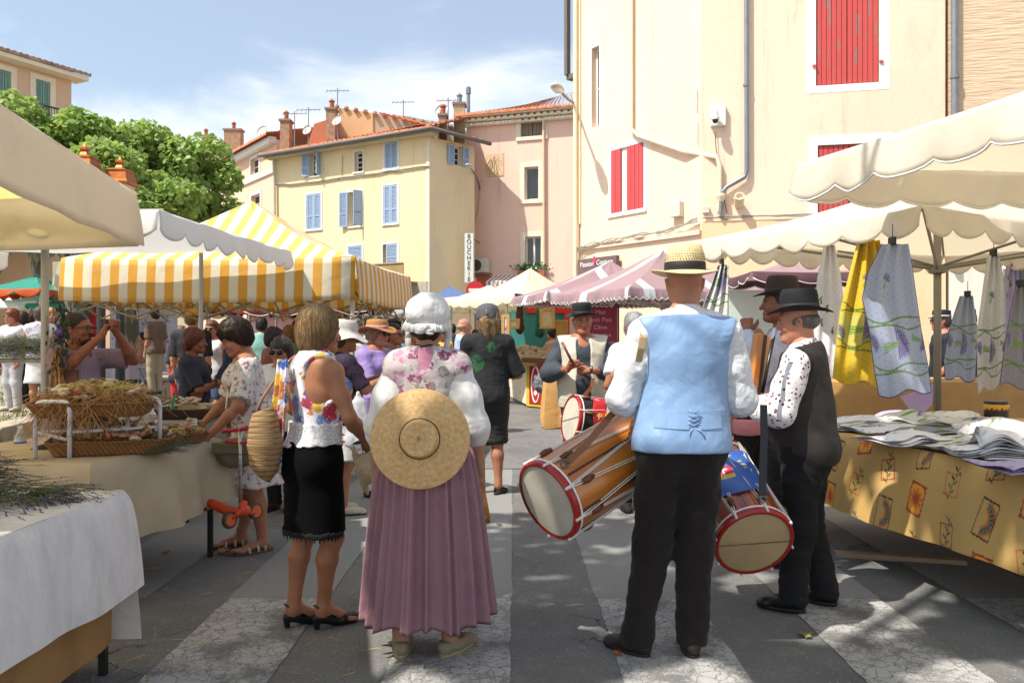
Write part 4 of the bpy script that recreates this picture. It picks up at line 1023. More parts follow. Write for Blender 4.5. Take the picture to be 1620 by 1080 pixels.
for k in 'gh':
    r_=RW[k];shutter(fy,(r_[0]if k=='g' else r_[0]+.14)+.01,r_[1]-.01,r_[2]+.01,r_[3]-.01,by,m_blue,out=-.03,hinge='r')
r_=fy2.rect(718,232,730,262);window(fy2,r_,by,1,3);shutter(fy2,r_[0]-.3,r_[0]-.02,r_[2],r_[3],by,m_blue,out=.03,hinge='r');shutter(fy2,r_[1]+.02,r_[1]+.3,r_[2],r_[3],by,m_blue,out=.03)
b=MB();fy.box(b,fy.L-.13,fy.L+.0,0,zy-.1,.0,.03);b.build('corner_strip',m_sur,by)
b=MB();fy.box(b,-.1,fy.L+.3,zy-.02,zy+.08,-.1,.38);b.build('soffit',M('soffit cream','#d8cba8',.8),by)
E0,E1=fy.T@V3(-.2,-.5,zy+.10),fy.T@V3(fy.L+.45,-.5,zy+.10)
roof_tiles('roof',E0,E1,fy.T@V3(1.5,3.4,zy+1.45),fy.T@V3(fy.L-.3,3.4,zy+1.45),34,10,m_tile,by,.045)
F1_=fy2.T@V3(-.3,-.45,zy+.1);F2_=fy2.T@V3(fy2.L+.3,-.45,zy+.02);roof_tiles('roof',F1_,F2_,fy2.T@V3(0.2,3.4,zy+1.45),fy2.T@V3(fy2.L+.3,3.4,zy+1.45),10,9,m_tile,by,.045)
b=MB();b.tube([E0-V3(0,.05,.03),E1-V3(-.02,.05,.03),F2_-V3(-.05,.05,.03)],.07,8);b.build('gutter',M('grey gutter','#6c6a66',.6),by,True)
drainpipe(by,[fp(fy,437,252,.12),fp(fy,438,330,.12),fp(fy,438,420,.12)],.06,M('pale pipe','#cfc6ae',.7))
sagline(fy,[(437,293),(480,290),(560,280),(620,271),(680,264)],.05,.03,by,M('grey cable','#9a948a'),wig=.03)
sagline(fy,[(543,246),(542,280),(535,285)],.04,.012,by,m_cable)
b=MB();fy.box(b,.0,fy.L+.02,0,fy.hit(600,448)[1],.002,.03);b.build('shopfront_band',M('grey shop band','#b9b09c',.8,.2),by)
# cane balcony
b=MB();c0,c1=fy.hit(590,432)[0],fy.hit(661,432)[0];zb=fy.hit(625,420)[1]
for i in range(46):x=c0+(c1-c0)*i/45;fy.box(b,x,x+(c1-c0)/55,zb-.62,zb+rnd.uniform(-.01,.01),.8,.83)
fy.box(b,c0,c1,zb-.03,zb+.01,.835,.86);fy.box(b,c0,c1,zb-.66,zb-.6,0,.86);b.build('cane_balcony',M('cane screen','#b59868',.8,.2),by)
shift(by)
ts=[]
def dish(px,py,d,r,lab):
    p=W(px,py,d);t_=thing('satellite_dish',lab,'satellite dish',tuple(p),0,'satellite dishes on the roofs');T=zbasis((0,0,0),(-.35,-.85,.35))
    b=MB();n=6;prof=[(r*i/n+.002,.0+.28*r*(i/n)**2)for i in range(n+1)]+[(r*.98,.28*r+.02)];b.lathe(prof,20,0,T,cap=False);b.build('bowl',M('dish pale grey','#cbc8c0',.5),t_,True)
    b=MB();b.tube([T@V3(0,-r*.9,.2*r),T@V3(0,-.2*r,r*.75)],.015,5);b.tube([(0,.05,0),(0,.08,-.9)],.025,6);b.build('arm',m_zinc,t_)
def chimney(px,py0,py1,d,w,lab,brick=True,dep=.5):
    p=W(px,py1,d);h=W(px,py0,d).z-p.z;t_=thing('chimney',lab,'chimney',(p.x,p.y,p.z-1.0),0,'roof chimneys');h+=1.0
    b=MB();b.box((-w/2,-dep/2,0),(w/2,dep/2,h));b.build('stack',M('chimney brick','#b08c70',.9,.5,5)if brick else M('chimney render','#c3ad8c',.9,.5,4),t_)
    b=MB();b.box((-w/2-.05,-dep/2-.05,h),(w/2+.05,dep/2+.05,h+.08));b.build('cap',M('chimney cap','#8c8074',.9),t_)
    b=MB();b.tube([(0,0,h+.08),(0,0,h+.35)],.09,8);b.lathe([(.12,0),(.12,.03),(.02,.12)],8,0,Matrix.Translation((0,0,h+.36)));b.build('flue',m_zinc if not brick else M('clay flue','#a85c3c',.8),t_)
def antenna(px,py0,py1,d,lab,n=4,ang=20):
    p=W(px,py1,d);h=W(px,py0,d).z-p.z;t_=thing('tv_antenna',lab,'antenna',tuple(p),0,'television antennas');b=MB();b.tube([(0,0,-.3),(0,0,h)],.022,6);b.build('mast',m_zinc,t_)
    b=MB();u=V3(math.cos(R(ang)),math.sin(R(ang)),.12);c=V3(0,0,h-.1);b.tube([c-u*.45,c+u*.45],.014,5)
    for i in range(n+2):q=c+u*(-.42+.84*i/(n+1));v_=V3(-u.y,u.x,0);b.tube([q-v_*(.25-.02*i),q+v_*(.25-.02*i)],.008,4)
    b.build('aerial',m_zinc,t_)
# upper roofs behind
bo=thing('rooftop_house','orange and ochre attic storey with a dark window above the yellow roof','building',tuple(W(560,240,33)))
b=MB();P_=[W(536,240,33),W(536,175,33),W(606,184,33),W(735,200,34),W(735,260,34)];
fo=Face((W(536,0,33).x,33),(W(735,0,34).x,34));ow=fo.rect(548,190,565,217)
def quadwall(pxs,d0,d1,mat,name,parent,dep=3.0):
    b=MB();n=len(pxs);x0,x1=pxs[0][0],max(p[0]for p in pxs);vs=[W(x,y,d0+(d1-d0)*(x-x0)/(x1-x0))for x,y in pxs];b.add(vs+[v+V3(0,dep,0)for v in vs],[tuple(range(n)),tuple(range(2*n-1,n-1,-1))]+[(i,n+i,n+(i+1)%n,(i+1)%n)for i in range(n)]);return b.build(name,mat,parent)
quadwall([(533,300),(536,171),(590,179),(590,300)],33,33,plaster('ochre attic','#d2ae80','#a87848',.4),'wall',bo)
quadwall([(590,300),(590,180),(645,184),(700,196),(738,207),(738,300)],33.05,33.4,plaster('grey old cement','#b9a88c','#8a7a64',.6,sc_=1.2),'gable_wall',bo)
b=MB();fo.box(b,*ow,.0,.03);wv_=b.build('window',M('dark opening','#1c1614',.9),bo)
b=MB();[b.tube([W(533+i*15,169+i*2.6,32.9),W(533+i*15,169+i*2.6,36)],.1,8)for i in range(14)];b.build('roof_edge_tiles',m_tile_old,bo,True)
quadwall([(483,300),(487,228),(497,196),(532,185),(532,300)],32.4,32.4,plaster('burnt orange render','#b87254','#98503a',.5),'orange_wall',bo,2.5)
shift(bo)
chimney(453,194,228,32.5,.36,'pale brick chimney at the left end of the yellow roof',True);chimney(727,168,205,30.5,.4,'brick chimney behind the right corner of the yellow roof',False);chimney(701,186,212,29,.25,'short clay chimney on the right hip of the yellow roof',True)
chimney(370,208,232,40,.8,'red brick chimney with a metal cowl on the left pink house',True);chimney(326,218,240,42,.3,'thin chimney at the far left end of the roofs',True);chimney(525,176,200,32,.35,'clay chimney beside the ochre attic wall',True)
dish(534,192,31.2,.22,'round satellite dish against the ochre attic');dish(487,207,31,.20,'satellite dish between the two left antennas');dish(416,209,36,.26,'satellite dish on the far pink house roof');dish(700,177,30,.27,'large satellite dish beside the rear chimney')
antenna(466,176,225,31,'tv antenna standing next to the pale brick chimney');antenna(488,170,222,31.5,'tv antenna above the small satellite dish');antenna(534,140,185,33,'tall tv antenna over the attic corner');antenna(638,158,195,33,'tv antenna over the cement gable');antenna(709,155,200,31,'tv antenna beside the large dish')
b=MB();pv=thing('vent_pipe','tall pale metal vent pipe standing between the roofs','vent pipe',tuple(W(741,172,31)));b.tube([(0,0,-.6),(0,0,.62)],.07,10);b.lathe([(.1,.55),(.1,.78),(.06,.82)],10);b.build('pipe',m_zinc,pv)
# ------------------------------------------------------------------ pale pink house further left
fq=Face((W(300,0,44).x,44),(W(437,0,34).x,34));bq=thing('pale_pink_house','pale pink house with white window frames behind the plane tree','building',(W(437,0,34).x,34,0))
zq=fq.hit(400,240)[1];qa=fq.rect(397,250,410,276);qb=fq.rect(398,308,412,335)
fq.wall(0,zq,[qa,qb],plaster('pale pink render','#e9bfa4','#c79a84',.3),bq,depth=.25)
for r_ in(qa,qb):surround(fq,r_,bq,.14,.03);window(fq,r_,bq,1,2)
b=MB();r_=fq.rect(380,282,437,288);fq.box(b,0,fq.L,fq.hit(400,285)[1]-.08,fq.hit(400,285)[1]+.08,0,.08);fq.box(b,0,fq.L,zq-.15,zq+.1,0,.3);b.build('string_course',m_white,bq)
e0,e1=fq.T@V3(-.3,-.5,zq+.12),fq.T@V3(fq.L+.2,-.5,zq+.12);roof_tiles('roof',e0,e1,fq.T@V3(1,4,zq+1.3),fq.T@V3(fq.L,4,zq+1.3),44,8,m_tile,bq)
shift(bq)
# ------------------------------------------------------------------ house with balcony at top left
ft=Face((W(-120,0,24).x,24),(W(113,0,28).x,28));bt=thing('balcony_house','salmon house with green shutters and an iron balcony above the plane trees','building',(W(113,0,28).x,28,0))
zt_=ft.hit(60,112)[1];ta=ft.rect(-2,112,17,200);tb=ft.rect(56,128,79,200)
ft.wall(0,zt_,[ta,tb],plaster('salmon render','#dcb89a','#b58560',.3),bt,depth=.25)
m_grn=M('grey green shutters','#7fa398',.7)
for r_ in(ta,tb):surround(ft,r_,bt,.18,.03,m_sur,False);mid=(r_[0]+r_[1])/2;shutter(ft,r_[0]+.01,mid-.01,r_[2],r_[3]-.01,bt,m_grn,out=-.05);shutter(ft,mid+.01,r_[1]-.01,r_[2],r_[3]-.01,bt,m_grn,out=-.05,hinge='r')
e0,e1=ft.T@V3(-.3,-.55,zt_+.15),ft.T@V3(ft.L+.35,-.55,zt_+.15);roof_tiles('roof',e0,e1,ft.T@V3(-.3,4,zt_+1.2),ft.T@V3(ft.L-2.0,4,zt_+1.2),26,9,m_tile_old,bt,.06)
b=MB();ft.box(b,-.2,ft.L+.3,zt_-.02,zt_+.12,-.2,.5);b.build('cornice',m_sur,bt)
zb=ft.hit(60,178)[1];b=MB();ft.box(b,0,ft.L,zb-1.2,zb-1.0,0,.9);b.build('balcony_slab',m_sur,bt);b=MB()
m_iron=M('wrought iron','#3c3a38',.6)
ft.box(b,0,ft.L,zb+.0,zb+.05,.85,.9);ft.box(b,0,ft.L,zb-.95,zb-.92,.86,.89);ft.box(b,0,ft.L,zb-.25,zb-.22,.86,.89)
for i in range(52):x=ft.L*i/51.;b.box((x-.008,-.88,zb-.95),(x+.008,-.864,zb+.0),0,ft.T)
b.build('balcony_railing',m_iron,bt);shift(bt)
# low background row so that no gap shows under the canopies
bk=thing('far_house_row','row of pale houses far behind the left hand stalls','building',(-20,42,0))
for i,(px0,px1,d,h,c)in enumerate([(-300,60,40,6.5,'#cdb795'),(60,200,43,6.0,'#d8b79c'),(200,330,45,6.5,'#cfc2a4')]):
    fbk=Face((W(px0,0,d).x,d),(W(px1,0,d).x,d));hs=[(fbk.L*j/4+.6,fbk.L*j/4+1.6,3.2,4.8)for j in range(4)]
    fbk.wall(0,h,hs,plaster('far render %d'%i,c),bk)
    for r_ in hs:window(fbk,r_,bk,2,3)
shift(bk)
# ------------------------------------------------------------------ street lamps
def cobra(name,lab,base,tip,d_arm):
    t_=thing(name,lab,'street lamp',tuple(base),0,'wall mounted street lamps');base=Vector(base);tip=Vector(tip)-base;b=MB()
    pts=[V3(0,0,0),V3(tip.x*.25,tip.y*.25,tip.z*.6),V3(tip.x*.6,tip.y*.6,tip.z*.95),tip];b.tube(pts,.03,8);b.build('arm',m_zinc,t_,True)
    u=(pts[-1]-pts[-2]).normalized();u=Vector((u.x,u.y,u.z*.5)).normalized();T=zbasis(tip,u);b=MB();b.lathe([(.03,-.05),(.07,.02),(.11,.2),(.12,.4),(.08,.52),(.02,.56)],12,0,T,sy=.6);b.build('head',M('lamp head grey','#b8b4a8',.5),t_,smooth='auto')
    b=MB();b.lathe([(.05,.1),(.095,.2),(.1,.4),(.05,.5)],12,0,T@Matrix.Translation((0,-.03,0)),sy=.6);b.build('lens',M('lamp lens','#ddd8c6',.2),t_,True)
cobra('street_lamp','street lamp on a long curved arm fixed to the pink wall',fp(fpk,760,300,.05),W(744,266,28.6),1)
cobra('street_lamp','street lamp reaching left from the edge of the cream corner building',W(913,162,18.2),W(888,146,16.9),1)
sagline(fpk,[(760,290),(757,330),(750,360)],.04,.012,None,m_cable)and None
o_=bpy.context.scene.objects[-1]if False else None
for o_ in[o for o in COL.objects if o.name.startswith('cable')and o.parent is None]:tag(o_,'thin cable hanging below the lamp on the pink wall','cable')
m_copper=M('polished copper','#b8703c',.45,.25,5,.1,metal=.85,dark='#7a3a1a')
def lantern(px,py,d,lab):
    p=W(px,py,d);t_=thing('street_lantern',lab,'street lantern',(p.x,p.y,0),0,'copper street lanterns');z=p.z;K=.74
    b=MB();b.tube([(0,0,0),(0,0,z-.62)],[.09,.045],10);b.lathe([(.14,0),(.14,.3),(.08,.5)],10);b.build('post',M('dark green cast iron','#26302a',.5),t_)
    r4=Matrix.Rotation(R(45),4,'Z')
    b=MB();b.lathe([(.16,-.62),(.25,-.12),(.25,-.08)],4,0,Matrix.Translation((0,0,z))@r4);b.build('glass_body',M('lantern glass','#b8b09a',.15),t_)
    b=MB();b.lathe([(.31,-.12),(.32,-.08),(.27,-.05),(.23,.09),(.25,.11),(.18,.14),(.08,.17),(.05,.22),(.08,.25),(.08,.28),(.03,.31),(.01,.35)],4,0,Matrix.Translation((0,0,z))@r4);b.build('copper_roof',m_copper,t_)
lantern(134,262,13.2,'left street lantern with a copper cap above the white canopy');lantern(190,282,13.6,'right street lantern with a copper cap above the white canopy')
# ================================================================== plane trees
def leaf_mat(name,c1,c2):
    t=NT(name);g_=t.n('ObjectInfo');n=t.noise(1.1,4,.6);a=t.n('Attribute',attribute_name='print').outputs['Color']
    cc=t.mix(t.ramp(n,.35,.7),c1,c2);cc=t.mix(1.0,cc,a,'MULTIPLY');t.P(Base_Color=cc,Roughness=.55)
    tr=t.n('BsdfTranslucent',{'Color':t.mix(.5,cc,(.36,.52,.08))});ms=t.n('MixShader',{0:.45,1:t.b.outputs[0],2:tr.outputs[0]});t.t.links.new(ms.outputs[0],t.out.inputs[0]);return t.m
m_leaf=leaf_mat('plane tree leaves',(.25,.37,.09),(.38,.48,.14));
t=NT('plane bark');vo=t.n('TexVoronoi',{'Vector':t.n('Mapping',{0:t.obj(),'Scale':(1,1,.45)}).outputs[0],'Scale':9.0});s_=t.n('SeparateColor',{0:vo.outputs['Color']});t.P(Base_Color=t.mix(t.ramp(s_.outputs[0],.3,.7),(.30,.27,.19),(.13,.12,.08)),Roughness=.9);t.bump(s_.outputs[0],.5,.02);m_bark=t.m
LEAF2=[(0,0,0),(.42,.18,.04),(.5,.62,-.03),(0,1.0,.08),(-.5,.62,-.03),(-.42,.18,.04)]
def leaves(name,centers,radii,n,size,parent,seed,keep=None,sun_side=None):
    rs=np.random.RandomState(seed);C_=np.array(centers);Rr=np.array(radii);pr=Rr**2;pr=pr/pr.sum()
    k=rs.choice(len(C_),n,p=pr);d=rs.randn(n,3);d/=np.linalg.norm(d,axis=1)[:,None];rad=(.45+.55*rs.rand(n)**.5);
    P_=C_[k]+d*(Rr[k]*rad)[:,None]*np.array([1,1,.8])
    if keep is not None:P_=P_[keep(P_)];
    n=len(P_);d=d[:n]
    nr=d*.5+rs.randn(n,3)*.55+np.array([0,0,.5]);nr/=np.linalg.norm(nr,axis=1)[:,None];t1=rs.randn(n,3);t1-=nr*(t1*nr).sum(1)[:,None];t1/=np.linalg.norm(t1,axis=1)[:,None];t2=np.cross(nr,t1)
    s_=size*(.6+.8*rs.rand(n));sh=np.array(LEAF2)
    v=P_[:,None,:]+(sh[None,:,0,None]*t1[:,None]+sh[None,:,1,None]*t2[:,None]+sh[None,:,2,None]*nr[:,None])*s_[:,None,None]
    v=v.reshape(-1,3);base=np.arange(n)[:,None]*6;f=np.concatenate([base+np.array([[0,1,2,3]]),base+np.array([[0,3,4,5]])])
    col=np.repeat(np.stack([.7+.6*rs.rand(n)]*3,1)*np.array([1,1,1]),6,0);yel=np.repeat(rs.rand(n)<.08,6);col[yel]*=np.array([1.5,1.2,.8])
    o=mesh_np(name,v,f,m_leaf,parent,False,colr=col);o['kind']='stuff';return o
def plane_tree(lab,x,y,h_trunk,crowns,n,size,seed,z0=0.0,keep=None,tr=.22):
    """crowns: [(dx,dy,z,r)] main lobes, each broken into clumps"""
    t_=thing('plane_tree',lab,'tree',(x,y,z0));rs=random.Random(seed);b=MB()
    b.tube([(0,0,0),(.03,.02,h_trunk*.4),(-.03,0,h_trunk*.8),(0,0,h_trunk)],[tr*1.25,tr,tr*.9,tr*.85],12);cs,rr=[],[]
    for dx,dy,z,r in crowns:
        mid=V3(dx*.45+rs.uniform(-.2,.2),dy*.45,h_trunk+(z-h_trunk)*.5);b.tube([(0,0,h_trunk-.15),mid,(dx,dy,z)],[tr*.6,tr*.35,tr*.15],8)
        for i in range(16):
            a,e=rs.uniform(0,6.28),rs.uniform(-.55,1.0);q=V3(dx,dy,z)+V3(math.cos(a)*math.cos(e),math.sin(a)*math.cos(e),math.sin(e)*.85)*r*rs.uniform(.6,.95);cs.append(q);rr.append(r*rs.uniform(.25,.48))
            if i%2==0:b.tube([(dx,dy,z),V3(dx,dy,z).lerp(q,.6)+V3(0,0,.1),q],[tr*.14,tr*.08,.012],5)
    b.build('trunk',m_bark,t_,True);leaves('crown',[tuple(c)for c in cs],rr,n,size,t_,seed,keep);return t_
plane_tree('large bright green plane tree left of the pale pink house',-10.0,21.5,3.0,[(1.2,-.6,5.3,1.7),(-.9,.3,5.6,1.8),(.2,.3,5.6,1.5),(1.6,.8,4.3,1.4),(-1.6,-.4,4.9,1.5)],52000,.115,1)
plane_tree('plane tree under the balcony house at the left edge of the sky',-11.2,19.5,3.2,[(-.3,0,5.7,1.6),(1.2,.3,5.6,1.4),(-1.8,0,5.8,1.6),(.2,-.8,4.6,1.4)],38000,.115,2)
plane_tree('plane tree crown behind the copper lanterns',-9.0,17.0,3.0,[(0,0,4.4,1.3),(-1.2,.2,4.3,1.2),(1.1,0,4.2,1.1)],26000,.11,3)
plane_tree('further plane tree filling the gap over the left stalls',-16,25,3,[(0,0,5.2,2.0),(2,0,5.3,1.8),(-2.2,0,5.2,2.0)],12000,.22,4)
# the tree that shades the crossing stands behind the photographer; gaps are cut in its unseen crown along the sun's rays to place the lit spots
U_=np.array(tosun)
LIT=[((0.78,3.8,1.35),.50),((1.45,4.4,1.4),.42),((-.38,3.75,1.25),.33),((-.95,4.1,1.35),.2),((-.4,3.6,.5),.08),((-.8,4.1,1.1),.16),((.2,3.1,0),.22),((.72,3.4,0),.35),((1.9,3.35,0),.32),((2.05,4.3,0),.25),((.9,3.25,0),.3),((-.62,3.75,.5),.10),((1.35,4.9,0),.28),((-.75,3.5,0),.18),((2.4,2.9,.5),.3),((2.3,3.9,.6),.16),((2.1,4.4,.6),.12),((-1.4,3.15,0),.15),((-.2,2.95,0),.15)]
def keep(P_):
    Q=P_+np.array([-4.6,-4.6,0])*0+TREE;ok=np.ones(len(Q),bool)
    for c,r in LIT:
        w=Q-np.array(c);t_=w@U_;dd=np.linalg.norm(w-t_[:,None]*U_,axis=1);ok&=dd>r
    # beyond the crossing the road lies in the sun
    tg=Q[:,2]/U_[2];gx=Q[:,0]-U_[0]*tg;gy=Q[:,1]-U_[1]*tg;ok&=(gy<8.3)&(gx<4.5)
    cx_=gx+U_[0]/U_[2]*2.4;cy_=gy+U_[1]/U_[2]*2.4;ok&=~((cx_<-1.7)&(cy_>2.0))&~((cx_>1.75)&(cy_>2.6))
    return ok
TREE=np.array([-5.2,-2.2,0.0])
plane_tree('plane tree standing behind the viewpoint and shading the crossing',-5.2,-2.2,4.2,[(2.4,1.2,6.6,2.0),(.2,2.6,6.7,2.0),(3.8,3.2,6.7,1.8),(1.4,4.4,6.8,1.9),(-1.6,.2,6.9,1.8),(3.4,-.6,6.4,1.6),(4.7,5.3,6.7,1.7)],18500,.19,5,keep=keep)
for o in list(bpy.data.objects):
    if o.name=='plane_tree.004':pass
# ================================================================== stall canopies
def fabric(name,c,trans=.3,tcol=None,stripes=None,dirt=.2,fold=.25):
    """stripes = (width, colour2): bands across the cloth, from its own uv in metres"""
    if name in MC:return MC[name]
    t=NT(name);n1=t.noise(2.2,6,.65);cc=lin(c)
    if stripes:
        uv=t.n('UVMap');sx=t.n('SeparateXYZ',{0:uv});th=stripes[2]if len(stripes)>2 else .25;fr=t.math('FRACT',t.math('DIVIDE',sx.outputs[0],stripes[0]*2));f=t.ramp(t.math('ABSOLUTE',t.math('SUBTRACT',fr,.5)),th-.005,th+.005);cc=t.mix(f,cc,stripes[1])
    cc=t.mix(t.ramp(n1,.5,.8,0,dirt),cc,(.36,.33,.27));t.P(Base_Color=cc,Roughness=.75)
    nb=t.n('Bump',{'Height':t.noise(3.5,4,.55,None,.8),'Strength':fold,'Distance':.05});t.bump(t.noise(160,2),.12,.002,nb.outputs[0])
    if trans:
        tr=t.n('BsdfTranslucent',{'Color':t.mix(1,cc,tcol or(1,1,1),'MULTIPLY')});ms=t.n('MixShader',{0:trans,1:t.b.outputs[0],2:tr.outputs[0]});t.t.links.new(ms.outputs[0],t.out.inputs[0])
    MC[name]=t.m;return t.m
m_tr=M('brown truss bar','#8a7a5c',.6)
def canopy(lab,corners,zt,apex,vh,sc=(.4,.05),mroof=None,mval=None,sag=.06,poles=((0,0),),mpole=None,struts=True,sides=(1,1,1,1),group=None,seed=1,pr=.028,val=(1,1,1,1),band=None,name='market_canopy',vtop=None,detail=1,hub=None,truss=False,out=.03,z0=0.0,wob_=.012,vmats=None,posts_at=None,fray=False,irregular=.35):
    """corners: four plan points going round; apex (x,y,z)"""
    ax,ay,az=apex;base=(ax,ay,z0);t_=thing(name,lab,'canopy',base,0,group);rs=np.random.RandomState(seed);O=np.array(base)
    Cn=[np.array([c[0],c[1],zt if len(c)<3 else c[2]])for c in corners];mpole=mpole or M('aluminium pole','#a8a59c',.4,.15,metal=.5)
    rr=random.Random(seed)
    for i in range(4):
        if not sides[i]:continue
        a,b=Cn[i],Cn[(i+1)%4];L_=np.linalg.norm(b-a);n=max(10,int(26*detail));m=max(8,int(16*detail));u=np.linspace(0,1,n+1);w=np.linspace(0,1,m+1)
        Uu,Ww=np.meshgrid(u,w);E=a[None,None]*(1-Uu[...,None])+b[None,None]*Uu[...,None];AP=np.array([ax,ay,az]);Pn=E*(1-Ww[...,None])+AP*Ww[...,None]
        Pn[...,2]-=sag*np.sin(np.pi*Ww)*(1+.0*Uu)+sag*.6*np.sin(np.pi*Uu)*(1-Ww)*.5
        Pn[...,2]+=.008*np.sin(Uu*19+seed)*np.sin(Ww*7+seed);eL=(AP-a)@(b-a)/L_
        UVu=Uu*L_*(1-Ww)+eL*Ww;uv=np.stack([UVu,Ww*2],-1).reshape(-1,2);idx=np.arange((n+1)*(m+1)).reshape(m+1,n+1);f=np.stack([idx[:-1,:-1],idx[:-1,1:],idx[1:,1:],idx[1:,:-1]],-1).reshape(-1,4)
        o=mesh_np('roof_panel',Pn.reshape(-1,3)-O,f,mroof,t_,True,uv=uv)
        if not val[i]:continue
        per=sc[0];k=max(1,round(L_/per));nn=k*8;nv=7;d=(b-a)/L_;nrm=np.array([d[1],-d[0],0.]);
        cen=np.array([ax,ay,0]);
        if nrm@(a*[1,1,0]-cen)<0:nrm=-nrm
        uu=np.linspace(0,1,nn+1);ph=uu*k;am=np.array([rr.uniform(1-irregular,1)for _ in range(k+1)]);amp=am[np.minimum(ph.astype(int),k)]
        bot=vh-sc[1]+sc[1]*np.abs(np.sin(np.pi*ph))**.8*amp if not fray else vh-sc[1]*((ph*2)%1.0)*rs.uniform(.4,1,nn+1)
        wv=wob_*np.sin(uu*L_*7+seed)+wob_*.6*np.sin(uu*L_*17+2*seed);vs=[];uvv=[]
        for j in range(nv+1):
            fr=j/nv;z=-bot*fr;p=a[None]*(1-uu[:,None])+b[None]*uu[:,None]+nrm[None]*(out*math.sin(fr*1.6)+wv*fr*1.4)[:,None];p[:,2]+=z-sag*.3*np.sin(np.pi*uu)*1.0;vs.append(p);uvv.append(np.stack([uu*L_,np.full(nn+1,-fr)],-1))
        vs=np.concatenate(vs);idx=np.arange((nn+1)*(nv+1)).reshape(nv+1,nn+1);f=np.stack([idx[:-1,:-1],idx[1:,:-1],idx[1:,1:],idx[:-1,1:]],-1).reshape(-1,4)
        vo=mesh_np('valance',vs-O,f,(vmats[i]if vmats else mval)or mroof,t_,True,uv=np.concatenate(uvv));so=vo.modifiers.new('t','SOLIDIFY');so.thickness=.004
        if band is not None:
            bb=MB();e=vs.reshape(nv+1,nn+1,3)[-1]-O;bb.tube([tuple(p)for p in e],.007,5);bb.build('hem_piping',band,t_,True)
        if struts and hub is not None:
            h=np.array(hub)-O;bb=MB();q=a-O;tgt=q*.94+(AP-O)*.06-[0,0,.03];bb.tube([tuple(h),tuple((h+tgt)/2+[0,0,.0]),tuple(tgt)],.013,6);bb.build('strut',mpole,t_)
            bb=MB();q2=(a+b)/2-O;tgt=q2*.96+(AP-O)*.04-[0,0,.05];bb.tube([tuple(h+[0,0,.02]),tuple(tgt)],.011,6);bb.build('strut',mpole,t_)
            bb=MB();h2=AP-O-[0,0,.08];tgt=q*.97+(AP-O)*.03-[0,0,.03];bb.tube([tuple(h2),tuple((h2+tgt)/2-[0,0,sag]),tuple(tgt)],.011,6);bb.build('rib',mpole,t_)
    for p in(posts_at or[]):
        bb=MB();bb.tube([(p[0]-ax,p[1]-ay,0),(p[0]-ax,p[1]-ay,p[2]-z0)],pr,10);bb.lathe([(pr*1.6,0),(pr*1.6,.02)],10,0,Matrix.Translation((p[0]-ax,p[1]-ay,0)));bb.build('pole',mpole,t_,smooth='auto')
    if hub is not None:
        bb=MB();bb.tube([(0,0,0),(0,0,az-z0-.02)],pr,12);bb.build('pole',mpole,t_,True);bb=MB();bb.lathe([(pr*1.1,-.04),(pr*2.2,-.03),(pr*2.2,.03),(pr*1.1,.04)],12,0,Matrix.Translation(tuple(np.array(hub)-O)));bb.build('hub',mpole,t_,smooth='auto')
    if truss:
        for i in range(4):
            a,b=Cn[i]-O,Cn[(i+1)%4]-O
            for s_ in range(4):
                p,q=a+(b-a)*s_/4,a+(b-a)*(s_+1)/4;hi,lo=truss
                for z0_,z1_ in((hi,lo),(lo,hi)):
                    bb=MB();bb.tube([(p[0],p[1],z0_),(q[0],q[1],z1_)],.011,5);bb.build('truss_bar',m_tr,t_)
            bb=MB();m_=(a+b)/2;bb.tube([(m_[0],m_[1],truss[1]),(m_[0],m_[1],truss[0]+.05)],.013,6);bb.build('truss_bar',m_tr,t_)
        for s_ in(0,1):
            a,b=(Cn[0+s_]+Cn[1+s_])/2-O,(Cn[2+s_]+Cn[(3+s_)%4])/2-O
            for k in range(4):
                p,q=a+(b-a)*k/4,a+(b-a)*(k+1)/4;h=[truss[0],truss[1]+.25,truss[0]+.35,truss[1]+.25,truss[0]]
                bb=MB();bb.tube([(p[0],p[1],h[k]if k%2==0 else h[k]-.25),(q[0],q[1],h[k+1]-(.25 if k%2==0 else 0))],.011,5);bb.build('truss_bar',m_tr,t_)
    return t_
m_cr=fabric('cream canvas','#f0e9d6',.42,(1,.94,.80))
m_c1=fabric('warm cream canvas','#f4e6bc',.6,(1,.84,.45));m_crv=fabric('cream valance','#f1eadc',.5);m_wh=fabric('white canvas','#efeeea',.3,dirt=.1);m_str=fabric('striped canvas','#e6dcc2',.35,(1,.88,.62),(.10,'#dca23a'),.2)
m_mv=fabric('mauve canvas','#ae9093',.3,dirt=.1);m_mvs=fabric('mauve striped canvas','#ae9093',.3,None,(.6,'#d8dcde',.42),.08);m_pipe=M('white piping','#eeeae2',.7,.03,bump=0)
C1=canopy('cream canvas canopy filling the upper left corner, nearest on the left',[(-1.90,2.3),(-2.56,5.6),(-5.7,6.1),(-5.0,2.8)],2.43,(-4.0,4.2,2.95),.36,(9,.0),m_c1,m_crv,.05,seed=3,posts_at=[(-3.41,6.0,2.3),(-2.3,2.5,2.4)],group='stall canopies at left',wob_=.013,mpole=M('grey steel pole','#a9a39a',.45,.1,metal=.3))
C2=canopy('white canopy with wavy scalloped edge behind the first cream one',[(-2.47,5.75),(-2.30,8.55),(-5.3,8.65),(-5.4,5.9)],2.34,(-3.9,7.1,2.66),.21,(.33,.07),m_wh,m_wh,.03,seed=5,val=(1,0,1,1),group='stall canopies at left',posts_at=[(-3.14,8.3,2.3)],pr=.022)
